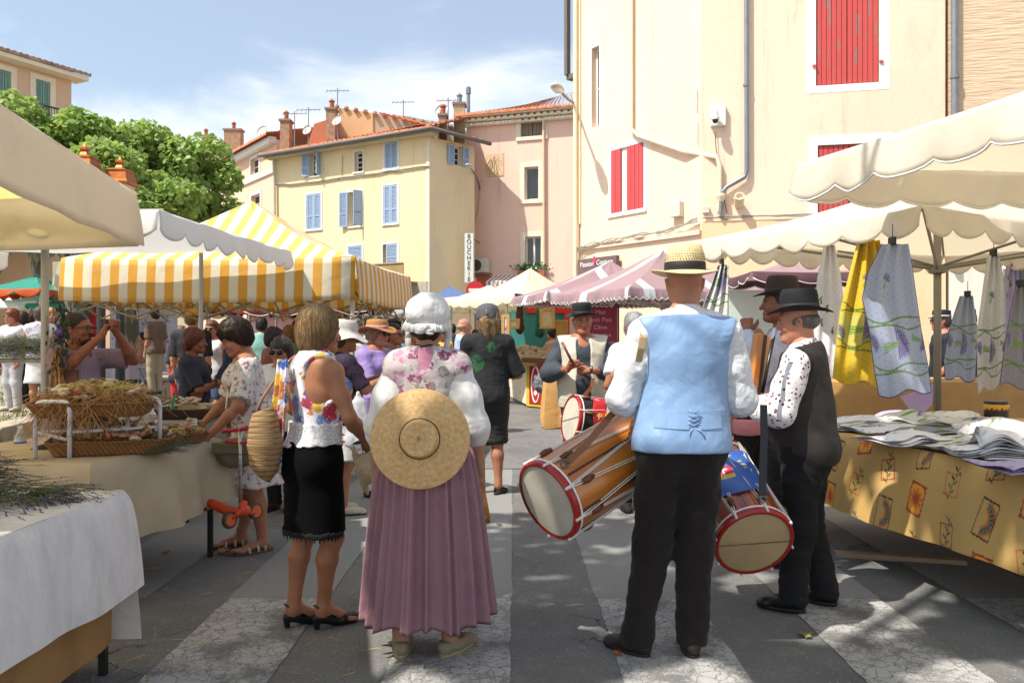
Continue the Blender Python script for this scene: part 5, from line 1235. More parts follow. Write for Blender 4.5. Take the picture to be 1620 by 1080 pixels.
C3=canopy('yellow and white striped pop-up gazebo on thin metal legs',[(-1.64,8.6),(-1.42,11.5),(-4.5,11.7),(-4.83,8.8)],2.29,(-3.2,10.1,3.12),.45,(3.2,.0),fabric('faded striped roof','#f0e9d4',.3,(1,.92,.75),(.10,'#e6c268'),.2),fabric('shade-toned striped valance','#ddd2b8',.12,(1,.88,.62),(.10,'#d49a34'),.25),.10,seed=8,group='stall canopies at left',posts_at=[(-1.68,8.65,2.25),(-1.45,11.4,2.25),(-4.45,11.6,2.25),(-4.78,8.85,2.25)],pr=.026,truss=(1.92,1.66),wob_=.006,mpole=M('white steel leg','#bdb8aa',.5,.1))  # valance stripes get darker tones than the roof, standing in for its shade
C4=canopy('cream scalloped canopy in the upper right corner, nearest on the right',[(2.76,2.4),(1.90,5.5),(5.7,5.9),(6.3,2.7)],2.60,(4.2,4.1,3.02),.27,(.40,.07),m_cr,m_crv,.05,seed=4,band=m_pipe,group='cream canopies at right',posts_at=[(6.1,3.0,2.6)],wob_=.02)
C5=canopy('cream square parasol with straight struts over the towel table',[(2.72,5.45),(1.68,7.25),(4.6,8.75),(5.65,6.95)],2.31,(3.65,7.05,2.85),.21,(.29,.085),m_cr,m_crv,.05,seed=9,hub=(3.65,7.05,2.03),group='cream canopies at right',pr=.032,mpole=M('taupe pole','#8a8274',.45,.15,metal=.3))
hb=(2.0,12.4,1.95)
C6=canopy('mauve parasol with white band and frayed white edge, nearer of two',[(1.57,11.0),(.66,13.0),(3.0,14.3),(4.0,12.2)],2.12,(2.35,12.7,2.80),.17,(.10,.05),m_mvs,m_mvs,.05,seed=11,band=m_pipe,hub=(2.35,12.7,1.9),group='mauve parasols',fray=False)
C7=canopy('mauve parasol farther left beside the cream canopies',[(.56,13.0),(.02,15.0),(2.3,16.0),(2.9,14.0)],2.17,(1.75,14.6,2.80),.17,(.10,.05),m_mvs,m_mvs,.05,seed=12,band=m_pipe,hub=(1.75,14.6,1.95),group='mauve parasols')
C8=canopy('dark mauve canopy with scalloped edge seen under the cream parasol',[(2.75,9.4),(2.75,10.8),(4.1,10.8),(4.1,9.4)],2.2,(3.4,10.1,2.4),.14,(.5,.07),m_mv,fabric('dark mauve canvas','#5c3c42',.1),.04,seed=13,band=m_pipe,group='mauve parasols',posts_at=[(4.05,9.5,2.2)])
# white bands laid up the mauve roofs
C9=canopy('pale cream canopy hanging loose over the far middle stalls',[(.05,15.6),(-1.5,17.6),(.9,20.5),(2.2,17.9)],2.28,(.4,18.0,2.95),.22,(.35,.07),m_cr,m_cr,.16,seed=14,group='distant canopies',posts_at=[(-.1,15.8,2.2),(-1.3,17.6,2.2)],pr=.02,vmats=[m_cr,m_cr,m_cr,fabric('purple lining','#4a2a52',.1)])
C10=canopy('cream canopy behind the man in the pale blue shirt',[(-1.0,19.4),(-2.6,21.5),(.0,23.5),(1.4,21)],2.3,(-.6,21.4,2.8),.2,(.35,.07),m_cr,m_cr,.1,seed=15,group='distant canopies',posts_at=[(-1.0,19.5,2.2)],pr=.02)
canopy('small blue peaked canopy in front of the yellow building',[(-2.6,24),(-2.8,26),(-.8,26),(-.8,24)],2.5,(-1.9,25,3.0),.15,(.4,.03),fabric('blue canvas','#5a6e9c',.15),None,.03,seed=16,group='distant canopies',posts_at=[(-2.5,24.1,2.5),(-.9,24.1,2.5)],pr=.02,detail=.5)
m_red_c=fabric('red canvas','#b3202c',.35,dirt=.05);m_bord=fabric('dark red canvas','#7c1626',.25,dirt=.05);m_teal=fabric('teal canvas','#3f9c8a',.3);m_or=fabric('orange canvas','#cf5a1c',.3)
def q4(px0,px1,d0,d1):a,b=W(px0,0,d0),W(px1,0,d0);return[(b.x,d0),(b.x*1.02,d1),(a.x*1.02,d1),(a.x,d0)]
def far_canopy(lab,px0,px1,pyb,pyt,pya,d,dd,mat,mval=None,sc_=(.4,.06),seed=0,z0=0.0,**kw):
    zt=W(0,pyt,d).z;vh=zt-W(0,pyb,d).z;qq=q4(px0,px1,d,d+dd);ap=W((px0+px1)/2,pya,d+dd/2)
    return canopy(lab,qq,zt,(sum(c[0]for c in qq)/4,d+dd/2,ap.z),vh,sc_,mat,mval or mat,.05,seed=seed,group='distant canopies',posts_at=[(qq[0][0]-.05,d+.05,zt),(qq[3][0]+.05,d+.05,zt)],pr=.022,detail=.5,z0=z0,**kw)
far_canopy('red canopy behind the striped gazebo legs',325,440,497,484,470,14.5,2.5,m_red_c,m_bord,seed=21)
far_canopy('dark red canopy with white piping left of the gazebo post',388,520,499,478,466,12.6,2.2,m_bord,m_bord,seed=22,band=m_pipe)
far_canopy('dark red canopy with white wave behind the sun hats',500,590,494,474,464,13.5,2.2,m_bord,m_bord,seed=23,band=m_pipe)
far_canopy('white canopy between the red canopies and the stall front',570,640,500,482,470,16,2.5,m_wh,seed=24)
far_canopy('drooping white canopy behind the man in the mint shirt',390,500,530,500,488,17,2.5,m_wh,seed=25)
far_canopy('long white canopy roof behind the photographing man',90,330,484,474,462,18,3,m_wh,seed=26,z0=tz)
far_canopy('teal canopy with orange scalloped border at far left',-60,66,470,456,436,15,2.5,m_teal,m_or,(.45,.12),seed=27,z0=tz)
far_canopy('white canopy with grey edge under the teal one',-40,60,487,474,462,16.5,2.5,m_wh,seed=28,z0=tz)
far_canopy('small teal parasol left of the steel pole',42,94,489,480,469,15.5,1.6,m_teal,seed=29,z0=tz)
far_canopy('beige canopy roof beyond the chair and lilac table',250,330,500,480,466,22,3,m_cr,seed=30,z0=tz)
b=MB();n=14
sh_=thing('cafe_awning','black cafe awning with gold lettering behind the sun-hatted women','awning',tuple(W(612,486,20)));b.box((-1.0,0,-.32),(1.25,.9,.18));b.build('canvas',M('black awning','#16161a',.7),sh_)
text('Afkhael',Matrix.Translation((.02,-.006,-.05))@Matrix.Rotation(R(90),4,'X'),.3,M('gold lettering','#c89a3c',.4,.02,bump=0),parent=sh_);b=MB();b.box((-1.0,.5,-2.15),(.6,.9,-.33));b.build('shop_front',M('dark shop front','#2a221e',.7),sh_)

# ================================================================== tables with draped cloths
def cloth_box(name,x_in,y_in,z,corners,drop,mat,parent,res=.02,flare=.06,folds=(.018,11),sides=(1,1,1,1),hem=None,seed=1,print_fn=None,top=True,sagc=0.0):
    """cloth on a table: corners = four plan points (ccw from above), drop per side (start, end) of each edge"""
    rs=np.random.RandomState(seed);P_=[np.array([c[0],c[1],z])for c in corners];cen=sum(P_)/4;vs,fs,uvs,b0=[],[],[],0
    if top:
        n,m=24,16;U_g,V_g=np.meshgrid(np.linspace(0,1,n+1),np.linspace(0,1,m+1));a=P_[0]*(1-U_g[...,None])+P_[1]*U_g[...,None];c=P_[3]*(1-U_g[...,None])+P_[2]*U_g[...,None];T=a*(1-V_g[...,None])+c*V_g[...,None];T[...,2]+=.002*np.sin(U_g*23)*np.sin(V_g*17)
        vs.append(T.reshape(-1,3));i=np.arange((n+1)*(m+1)).reshape(m+1,n+1);fs.append(np.stack([i[:-1,:-1],i[:-1,1:],i[1:,1:],i[1:,:-1]],-1).reshape(-1,4));b0=len(vs[0]);uvs.append(T.reshape(-1,3)[:,:2])
    dist=0
    for k in range(4):
        a,b=P_[k],P_[(k+1)%4];L_=np.linalg.norm(b-a)
        if sides[k]:
            n=max(6,int(L_/res));d0,d1=drop[k];m=max(8,int(max(d0,d1)/res));u=np.linspace(0,1,n+1);w=np.linspace(0,1,m+1);Uu,Ww=np.meshgrid(u,w);d=(b-a)/L_;nr=np.array([d[1],-d[0],0]);nr=nr if nr@(a-cen)>0 else-nr
            s_=Uu*L_+dist;ph=rs.rand()*6;fo=folds[0]*Ww**.8*(np.sin(s_*folds[1]+1.5*np.sin(s_*2.3+ph))+.5*np.sin(s_*folds[1]*2.1+ph))
            dr=(d0*(1-Uu)+d1*Uu)*(1+.03*np.sin(s_*4));ed=np.clip(np.minimum(Uu,1-Uu)*L_/.16,0,1);fo=fo*ed;of=flare*Ww**.7*(1-.25*Ww)+.008*np.minimum(Ww*8,1);Q=a*(1-Uu[...,None])+b*Uu[...,None]+nr*(of+fo)[...,None]+d*((1-ed)**1.5*of*np.where(Uu>.5,1,-1))[...,None]
            # the hanging corner spreads along the edge
            Q+=d*((np.where(Uu>.5,1,-1)*np.abs(Uu-.5)*2)**1*0)[...,None];Q[...,2]-=dr*Ww
            vs.append(Q.reshape(-1,3));i=np.arange((n+1)*(m+1)).reshape(m+1,n+1)+b0;fs.append(np.stack([i[:-1,:-1],i[1:,:-1],i[1:,1:],i[:-1,1:]],-1).reshape(-1,4));b0+=(n+1)*(m+1);uvs.append(np.stack([s_,-dr*Ww],-1).reshape(-1,2))
        dist+=L_
    v=np.concatenate(vs);uv=np.concatenate(uvs);colr=print_fn(uv,v)if print_fn else None
    return mesh_np(name,v,np.concatenate(fs),mat,parent,True,colr=colr,uv=uv)
def table(lab,corners,z,mat=None,legs=True,group=None,frame=None):
    cx=sum(c[0]for c in corners)/4;cy=sum(c[1]for c in corners)/4;t_=thing('stall_table',lab,'table',(cx,cy,0),0,group);b=MB();v=[V3(c[0]-cx,c[1]-cy,z-.035)for c in corners];b.hexa(v+[p+V3(0,0,.028)for p in v]);b.build('tabletop',M('plywood top','#a08058',.8),t_)
    for c in corners:
        b=MB();x,y=(c[0]-cx)*.93,(c[1]-cy)*.95;b.box((x-.015,y-.015,0),(x+.015,y+.015,z-.036));b.build('leg',frame or M('black steel leg','#151515',.5),t_)
    return t_
m_bei=M('beige linen cloth','#b8a88e',.85,.15,3,.25,260,fold=.35,fs=5);m_wcl=M('white brushed cloth','#e6e1dc',.9,.25,7,.6,60,fold=.3,stretch=(1,1,.4));m_burl=M('tan burlap','#a67d4c',.9,.25,5,.4,160,fold=.3);m_lin=M('off white linen','#ded5c6',.85,.12,5,.2,200,fold=.5)
t1c=[(-3.6,1.7),(-1.74,1.7),(-1.69,3.58),(-3.6,3.58)]
T1=table('low trestle table under the white brushed cloth in the near left corner',t1c,.775)
def topcloth(lab,cat='tablecloth',**k):
    pass
o=cloth_box('tablecloth',0,0,.783,t1c,[(.3,.3),(.44,.42),(.42,.42),(.3,.3)],m_wcl,None,flare=.07,folds=(.010,9),seed=2);tag(o,'white brushed tablecloth on the nearest left table under the lavender','tablecloth')
t1u=[(-3.5,1.75),(-1.77,1.75),(-1.72,3.55),(-3.5,3.55)]
o=cloth_box('tablecloth',0,0,.7775,t1u,[(.6,.6),(.3,.3),(.64,.68),(.6,.6)],m_lin,None,flare=.10,folds=(.02,10),seed=4,top=False,sides=(0,0,1,0));tag(o,'off white linen undercloth hanging nearly to the ground behind the white cloth','tablecloth')
o=cloth_box('burlap_cover',0,0,.776,t1u,[(.3,.3),(.74,.62),(.4,.3),(.3,.3)],m_burl,None,flare=-.02,folds=(.012,6),seed=5,top=False,sides=(0,1,0,0));tag(o,'tan burlap panel hanging below the white cloth at the bottom left corner','cloth')
t2c=[(-3.5,4.55),(-2.24,4.36),(-1.94,5.45),(-3.1,5.7)]
T2=table('long table under the beige linen cloth on the left',t2c,.772)
o=cloth_box('tablecloth',0,0,.78,t2c,[(.45,.46),(.46,.38),(.36,.36),(.4,.4)],m_bei,None,flare=.16,folds=(.042,11),seed=7);tag(o,'beige linen tablecloth with soft folds under the sachet baskets','tablecloth')
t3c=[(-3.7,6.5),(-2.5,6.4),(-2.5,7.1),(-3.7,7.2)]
T3=table('table under a grey cloth behind the baskets',t3c,.77);o=cloth_box('tablecloth',0,0,.778,t3c,[(.3,.3)]*4,M('grey linen cloth','#8d8578',.9,.2,fold=.4),None,flare=.08,seed=8);tag(o,'grey cloth on the table holding the bread basket','tablecloth')
# right hand table with the printed cloth
def blob(U_,V_,cx,cy,rx,ry,ang=0):
    c,s_=math.cos(ang),math.sin(ang);x=(U_-cx)*c+(V_-cy)*s_;y=-(U_-cx)*s_+(V_-cy)*c;return(x/rx)**2+(y/ry)**2
def prov_print(uv,v):
    n=len(uv);base=np.tile(np.array(lin('#cda660')),(n,1));u,w=uv[:,0],uv[:,1];c=base;red,dk,org,yel,grn,blu=[np.array(lin(h))for h in('#a8261c','#3a2a30','#d86a1a','#eaa22a','#6a6a30','#4a4468')]
    r_=random.Random(4);cell=.27
    iu,iw=np.floor(u/cell).astype(int),np.floor((w+(np.floor(u/cell)%2)*cell*.5)/cell).astype(int);fu=(u/cell-iu)-.5;fw=(w+(iu%2)*cell*.5)/cell-iw-.5;kind=(iu*2+iw*1+(iu//2))%4;hsh=np.sin(iu*12.9+iw*78.2)*43758.5;hsh=hsh-np.floor(hsh);ang=(hsh-.5)*.5
    x=fu*np.cos(ang)+fw*np.sin(ang);y=-fu*np.sin(ang)+fw*np.cos(ang);nz=np.sin(u*300)*np.sin(w*271+u*90)
    # framed sunflower
    k=kind==0;fr=np.maximum(np.abs(x)/.24,np.abs(y)/.34);c[k&(fr<1.0)]=red;c[k&(fr<.88)]=yel;rr=np.hypot(x,y*.9);pet=.17+.035*np.sin(np.arctan2(y,x)*9);c[k&(fr<.88)&(rr<pet)]=org;c[k&(rr<.09)]=(org*.55+dk*.45);c[k&(fr<.88)&(np.abs(x)+np.abs(y)>.42)&(nz>-.2)]=grn*.7
    # olive arch
    k=kind==1;a=np.abs(np.hypot(x+.12,y)-.26);c[k&(a<.10)&(x>-.05)]=org;c[k&(a<.06)&(x>-.05)]=grn*.8+.1;c[k&(a<.05)&(x>-.05)&(nz>.1)]=dk;c[k&(np.abs(np.maximum(np.abs(x)/.2,np.abs(y)/.36)-1)<.05)]=dk
    # sprigs
    for kk,col,fcol in((2,dk,blu),(3,grn*.6,dk)):
        k=kind==kk;st=np.abs(x-.25*y)<.012;c[k&st&(np.abs(y)<.34)]=col
        for j in range(7):
            yy=-.28+j*.09;q=blob(x,y,.25*yy+(.07 if j%2 else-.06),yy+.03,.065,.02,(.7 if j%2 else 2.4));c[k&(q<1)]=col if j<4 else fcol
        c[k&(np.abs(np.maximum(np.abs(x+.02)/.2,np.abs(y+.04)/.22)-1)<.06)&(np.abs(y)<.3)]=(org if kk==3 else red)*.9
    return c
t4c=[(4.5,2.3),(2.82,2.3),(2.19,5.56),(2.15,6.75),(4.6,6.75)]
t4q=[(4.6,2.3),(4.6,6.7),(2.08,6.2),(2.80,2.5)]
T4=table('long trestle table of folded towels on the right',[(4.6,2.4),(4.6,6.6),(2.16,6.15),(2.84,2.6)],.79)
o=cloth_box('tablecloth',0,0,.80,t4q,[(.3,.3),(.42,.42),(.47,.50),(.3,.3)],M_print('printed provencal cloth',.7),None,res=.006,flare=.13,folds=(.016,8),seed=11,print_fn=prov_print);tag(o,'yellow tablecloth printed with sunflowers and olives under the folded towels','tablecloth')
b=MB();b.box((2.16,5.9,.30),(3.9,5.93,.33));
for o_ in[b.build('crossbar',M('black steel leg','#151515',.5),T4)]:o_.location=-Vector(T4.location)
b=MB();b.box((2.9,4.3,.22),(4.5,4.33,.25));b.build('crossbar',M('black steel leg','#151515',.5),T4).location=-Vector(T4.location)
b=MB();g0=G(1322,876,.02);g1=G(1530,890,.02);T=basis(g0,g1-g0,z=(0,0,1));b.box((0,0,-.02),((g1-g0).length,.07,.012),0,T);tag(b.build('wooden_plank',M('pale plank','#a88f76',.8)),'narrow wooden plank lying on the road under the towel table','plank')

# towels: prints drawn into the cloth
def lav(c,u,w,cx,cy,s_,ang,flip=1):
    """lavender bunch: green stalks and a purple burst"""
    ca,sa=math.cos(ang),math.sin(ang);x=((u-cx)*ca+(w-cy)*sa)/s_;y=(-(u-cx)*sa+(w-cy)*ca)/s_;th=np.arctan2(y,x);r=np.hypot(x,y)
    c[(r<1.0*(.75+.25*np.abs(np.sin(th*17))))&(np.abs(th)<1.75)&(np.sin(th*34)>-.55-(r<.4))]=lin('#5a4a8c');c[(r<.5)&(np.abs(th)<1.6)]=np.array(lin('#7a6aa0'))
    c[(x<.15)&(x>-1.2)&(np.abs(y)<.20+.16*np.maximum(x+0.1,0)+.12*np.maximum(-x-.6,0)*2)&(np.sin(y*40)>-.7)]=lin('#6f9a3c')
def wave_lines(c,u,w,y0,col,amp=.02,gap=.05):
    for k,dy in enumerate((0,gap)):
        q=np.abs(w-(y0+dy+amp*np.sin(u*13+k*2.2)));c[q<.006]=col
    m=(w>y0)&(w<y0+gap)&(np.hypot(((u*9)%1-.5)/9*1.0,w-y0-gap/2-amp*np.sin(u*13+1))<.007);c[m]=col
def tw_print(kind):
    def fn(u,w):
        g=lambda h:np.array(lin(h));n=len(u);
        base={'blue':'#aab4cc','yellow':'#e8c22e','white':'#ecebee','grey':'#8f8f98','pale':'#d8d8d4','lilac':'#b8a8cc'}[kind];c=np.tile(g(base),(n,1));grn=g('#6c9440')
        du=(u*22)%1-.5;dw=(w*22+np.floor(u*22)*.5)%1-.5;c[(np.hypot(du,dw*.7)<.09)]=g(base)*.62
        if kind in('blue','grey','pale','yellow'):
            if kind=='yellow':c[(w>.30)&(w<.52)]=g('#d8cc62')
            wave_lines(c,u,w,.14 if kind!='yellow' else .25,grn*.8);wave_lines(c,u,w,.46 if kind!='yellow' else .53,grn*.8);lav(c,u,w,.26,.33 if kind!='yellow' else .41,.115,.0);lav(c,u,w,.02,.36,.07,.5);lav(c,u,w,.5,.36,.07,-.4);lav(c,u,w,.22,.78,.05,1.2)
        else:
            for q in((.12,.5),(.3,.42),(.2,.62),(.08,.68)):
                c[(blob(u,w,q[0],q[1],.035,.012,.6)<1)|(blob(u,w,q[0]+.02,q[1]-.02,.03,.01,-.8)<1)]=grn;c[blob(u,w,q[0]+.01,q[1]-.03,.012,.018)<1]=g('#4a3a6a')
            if kind=='white':rr=np.hypot((u-.22)/1.0,(w-.16));c[(np.abs(rr-.055)<.012)&(u>.2)]=g('#c07ac8');c[(np.abs(u-.19)<.01)&(np.abs(w-.16)<.065)]=g('#c07ac8')
        e=(u<.008)|(u>.515)|(w<.008);c[e]=g('#4a3a78')if kind in('blue','grey')else g(base)*.8
        return c
    return fn
m_tow=M_print('printed towel',.9,.3,260,.12)
def hanging_towel(lab,px,py,d,pts,kind,seed=0,fold=.014,group='towels hanging from the right hand canopies',rz=0.0,depth_tilt=0.0):
    """pts: outline rows [(py, left px, right px)] from the clip down"""
    O=W(px,py,d);t_=None;rows=np.array(pts,dtype=float);nz,nx=200,120;ys=np.linspace(rows[0,0],rows[-1,0],nz+1);l=np.interp(ys,rows[:,0],rows[:,1]);r=np.interp(ys,rows[:,0],rows[:,2]);Hh=(rows[-1,0]-rows[0,0])/F*d;rs=np.random.RandomState(seed)
    u=np.linspace(0,1,nx+1);X=(l[:,None]*(1-u)+r[:,None]*u-px)/F*d;Z=np.tile(-(ys[:,None]-py)/F*d,(1,nx+1));k=(ys-ys[0])/(ys[-1]-ys[0])
    gather=1-.6*k;Y=fold*gather[:,None]*np.sin(u*19+1.7*seed)*1.1+.02*k[:,None]*np.sin(u*5+seed)+depth_tilt*u*k[:,None]
    Z+=(.02*np.sin(u*9+seed))*k[:,None]+(.035*(u-.5))*k[:,None]*(1 if seed%2 else-1)
    v=np.stack([X,Y,Z],-1).reshape(-1,3);full=.52;uu=np.tile(u*full,nz+1);ww=np.repeat((1-k)*Hh*1.05,nx+1);c=tw_print(kind)(uu,ww)
    i=np.arange((nx+1)*(nz+1)).reshape(nz+1,nx+1);f=np.stack([i[:-1,:-1],i[1:,:-1],i[1:,1:],i[:-1,1:]],-1).reshape(-1,4)
    t_=thing('hanging_towel',lab,'towel',tuple(O),rz,group);o=mesh_np('cloth',v,f,m_tow,t_,True,colr=c);o.modifiers.new('t','SOLIDIFY').thickness=.004
    # second layer of the folded cloth behind
    v2=v.copy();v2[:,1]+=.03;v2[:,0]=v2[:,0]*.93+.012;v2[:,2]*=.96;o=mesh_np('back_layer',v2,f,m_tow,t_,True,colr=c)
    b=MB();b.box((-.012,-.03,-.01),(.012,.04,.045));b.tube([(0,0,.03),(0,0,.13)],.003,5);b.build('clip',M('black clip','#1a1a1a',.5),t_);return t_
hanging_towel('white towel with olive sprigs and a lilac letter, left of the yellow towel',1312,388,6.6,[(388,1304,1322),(440,1294,1332),(500,1289,1338),(570,1286,1332),(600,1292,1330)],'white',1)
hanging_towel('bright yellow towel with a lavender bunch hanging by the dark-vest man',1364,380,5.9,[(380,1356,1390),(430,1344,1400),(500,1328,1410),(560,1322,1400),(606,1318,1390)],'yellow',2,.03)
hanging_towel('large blue grey towel with a purple hem and one big lavender bunch',1412,386,5.4,[(386,1394,1436),(430,1372,1444),(470,1363,1450),(520,1374,1458),(580,1382,1470),(622,1390,1476)],'blue',3,.012)
hanging_towel('narrower blue towel hanging behind the parasol pole',1531,468,7.4,[(468,1520,1540),(520,1502,1548),(570,1492,1546),(600,1494,1544)],'blue',4)
hanging_towel('pale grey towel with two lavender prints right of the pole',1572,404,6.6,[(404,1564,1582),(450,1556,1590),(520,1545,1592),(600,1545,1586),(616,1546,1580)],'pale',5)
hanging_towel('dark grey towel at the right edge of the picture',1614,452,6.2,[(452,1606,1630),(520,1592,1650),(580,1584,1660),(612,1580,1650)],'grey',6)
hanging_towel('light grey towel folded over beside the straw-hatted man',1142,418,7.0,[(418,1136,1152),(450,1126,1152),(490,1110,1152),(505,1104,1152)],'pale',7,.03)
hanging_towel('small lilac towel behind the dark grey one',1600,420,8.2,[(420,1594,1610),(480,1584,1618),(540,1582,1620)],'lilac',8)
def folded(lab,x,y,z,sx,sy,layers,kind,rz,seed,name='folded_towel',tilt=0):
    t_=None;vs,fs,cs,b0=[],[],[],0;rs=np.random.RandomState(seed);n,m=26,20
    th=.009
    for L_ in range(layers):
        ox,oy,a=rs.uniform(-.02,.02),rs.uniform(-.02,.02),rs.uniform(-.07,.07);u=np.linspace(-1,1,n+1);w=np.linspace(-1,1,m+1);U_g,W_g=np.meshgrid(u,w)
        for side in(0,1):
            edge=np.maximum(np.abs(U_g)**8,np.abs(W_g)**10);zz=L_*th*.9+(th*.5+th*.5*np.sqrt(np.clip(1-edge,0,1))*(1 if side else-1))+(.012*np.sin(U_g*2.1+seed+L_*.3)*np.cos(W_g*1.6+seed)+.004*np.sin(U_g*7+W_g*4+seed))*(L_+1.5)*.5+.012+tilt*U_g*.5
            x_=U_g*sx/2+ox;y_=W_g*sy/2+oy;X=x_*math.cos(a)-y_*math.sin(a);Y=x_*math.sin(a)+y_*math.cos(a);P_=np.stack([X,Y,zz],-1).reshape(-1,3);i=np.arange((n+1)*(m+1)).reshape(m+1,n+1)+b0
            f=np.stack([i[:-1,:-1],i[:-1,1:],i[1:,1:],i[1:,:-1]],-1).reshape(-1,4);fs.append(f if side else f[:,::-1]);vs.append(P_);cs.append(tw_print(kind)((U_g.ravel()+1)*.26,(W_g.ravel()+1)*.3+.1));b0+=len(P_)
    o=mesh_np(name,np.concatenate(vs),np.concatenate(fs),m_tow,None,True,colr=np.concatenate(cs),loc=(x,y,z));o.rotation_euler=(0,0,rz);return tag(o,lab,'towel','folded towels on the right table')
spots=[(1345,672,6.0,'white','white towel stack at the far left end of the right table'),(1385,680,5.6,'white','flat white towel with lavender print at the table edge near the dark-vest man'),(1400,662,6.3,'lilac','lilac towel stack under the hanging yellow towel'),(1440,672,5.9,'pale','high pale towel stack in front of the parasol pole'),(1450,690,5.3,'grey','grey taupe towel stack at the front edge of the table'),(1500,690,5.3,'grey','grey spotted towel stack right of the taupe one'),(1520,676,5.9,'pale','pale towel stack right of the parasol pole'),(1560,688,5.4,'grey','grey towels in the middle right of the table'),(1545,716,4.5,'white','white towel with green lavender stems spread at the front edge'),(1590,700,4.9,'white','fanned pile of white towels at the right'),(1605,716,4.4,'white','thick white towel pile at the right edge of the picture'),(1615,738,4.0,'lilac','dark purple towel at the lower right of the table'),(1470,664,6.4,'white','white towel stack behind the parasol pole'),(1352,684,5.75,'pale','pale towel overlapping the first white stack at the left table edge'),(1415,702,5.0,'white','white towel at the front edge below the taupe stack'),(1490,706,4.8,'pale','pale folded towels at the front edge left of the spread lavender towel'),(1575,700,5.2,'white','white towel heap between the tin and the fanned pile'),(1600,690,5.6,'pale','pale towel stack just in front of the black tin')]
for i,(px,py,d,kd,lb)in enumerate(spots):
    p=W(px,py,d);folded(lb,p.x+.08,p.y,.803,.52,.38,(3 if i%2 else 4)+(6 if i in(9,10)else 4 if i in(3,16)else 0),kd,rnd.uniform(-.5,.4),i,tilt=.0)
# lantern-black tin drum with a yellow band
p=W(1597,668,6.1);tn=thing('tin_canister','round black tin with a yellow band and a town silhouette on the towel table','tin',(p.x+.02,p.y+.2,.80));b=MB();b.lathe([(.001,0),(.085,0),(.085,.155),(.08,.16),(.001,.16)],28);b.build('tin',M('dark brown tin','#2e2620',.35,.1),tn,smooth='auto')
b=MB();b.lathe([(.0856,.09),(.0862,.092),(.0862,.135),(.0856,.137)],28,cap=False);bd_=b.build('yellow_band',M('yellow band','#d9a22a',.4,.05),tn,True);b=MB()
for i in range(16):
    a0=math.pi+i*.2;h=(.008,.014,.006,.02)[i%4];p0=V3(math.cos(a0)*.0868,math.sin(a0)*.0868,.09);p1=V3(math.cos(a0+.17)*.0868,math.sin(a0+.17)*.0868,.09);b.add([p0,p1,p1+V3(0,0,h),p0+V3(0,0,h)],[(0,1,2,3)])
b.build('silhouette_print',M('dark print','#241c18',.4,.02,bump=0),tn)
# cardboard counter behind
cb=[(5.2,8.2),(5.2,9.2),(3.15,9.2),(3.15,8.2)]
o=cloth_box('counter_cover',0,0,1.0,cb,[(.6,.6),(.7,.7),(.9,.9),(.95,.95)],M('kraft paper cover','#b8905a',.8,.15,fold=.3),None,flare=.02,folds=(.006,4),seed=21);tag(o,'tan kraft paper covered counter behind the towel table','counter')
o=folded('yellow and lilac cloths folded on the tan counter',3.65,8.4,1.004,.5,.3,5,'yellow',.1,44);b=MB()
P_=[W(1424,628,7.8),W(1478,606,7.8),W(1474,640,7.8),W(1450,662,7.8)];b.add(P_,[(0,1,2,3)]);o=b.build('lilac_cloth',M('lilac cloth','#c9aed6',.8,fold=.3));o.modifiers.new('t','SOLIDIFY').thickness=.004;tag(o,'pointed lilac cloth corner hanging over the tan counter','cloth')

# ================================================================== goods on the left tables
m_wick=NT('wicker');_w=m_wick.n('TexWave',{'Vector':m_wick.obj(),'Scale':42.0,'Distortion':2.5,'Detail':2},bands_direction='Z');_w2=m_wick.n('TexWave',{'Vector':m_wick.obj(),'Scale':24.0,'Distortion':1.0},bands_direction='DIAGONAL');_h=m_wick.math('MULTIPLY',_w,_w2)
m_wick.P(Base_Color=m_wick.mix(m_wick.ramp(_h,.1,.8),'#7a4f26','#c48f52'),Roughness=.7);m_wick.bump(_h,.8,.01);m_wick=m_wick.m
def basket(lab,x,y,z,rx,ry,h,rz=0,flare=1.15,sq=0,mat=None,name='wicker_basket',tilt=0):
    t_=thing(name,lab,'basket',(x,y,z),rz,'baskets on the left tables');t_.rotation_euler=(tilt,0,rz);b=MB();n=40
    def ring(s_,zz):
        o=[]
        for j in range(n):
            a=2*math.pi*j/n;c,s2=math.cos(a),math.sin(a);e=2/(2+sq*4);o.append((math.copysign(abs(c)**e,c)*rx*s_,math.copysign(abs(s2)**e,s2)*ry*s_,zz+.002*math.sin(a*20)))
        return o
    rings=[ring(.96,0.002),ring(1,.0)]+[ring(1+(flare-1)*i/6+(.006 if i%2 else 0),h*i/6)for i in range(1,7)]+[ring(flare*.97,h),ring(.97,.012)];vs=sum(rings,[]);fs=[]
    for i in range(len(rings)-1):
        for j in range(n):j2=(j+1)%n;fs.append((i*n+j,i*n+j2,(i+1)*n+j2,(i+1)*n+j))
    fs.append(tuple((len(rings)-1)*n+j for j in range(n)));b.add(vs,fs);b.build('weave',mat or m_wick,t_,True)
    b=MB();top=ring(flare*.99,h+.004)
    for k in range(2):b.tube([(p[0]*(1+.012*math.sin(j*1.3+k*3.1)),p[1]*(1+.012*math.sin(j*1.3+k*3.1)),p[2]+.007*math.cos(j*1.3+k*3.1))for j,p in enumerate(top+top[:1])],.007,6)
    b.build('rim',mat or m_wick,t_,True);return t_
m_raf=M('raffia','#b98a52',.7,.4,30);m_pale=M('pale yellow wood wool','#d8c873',.7,.3,30)
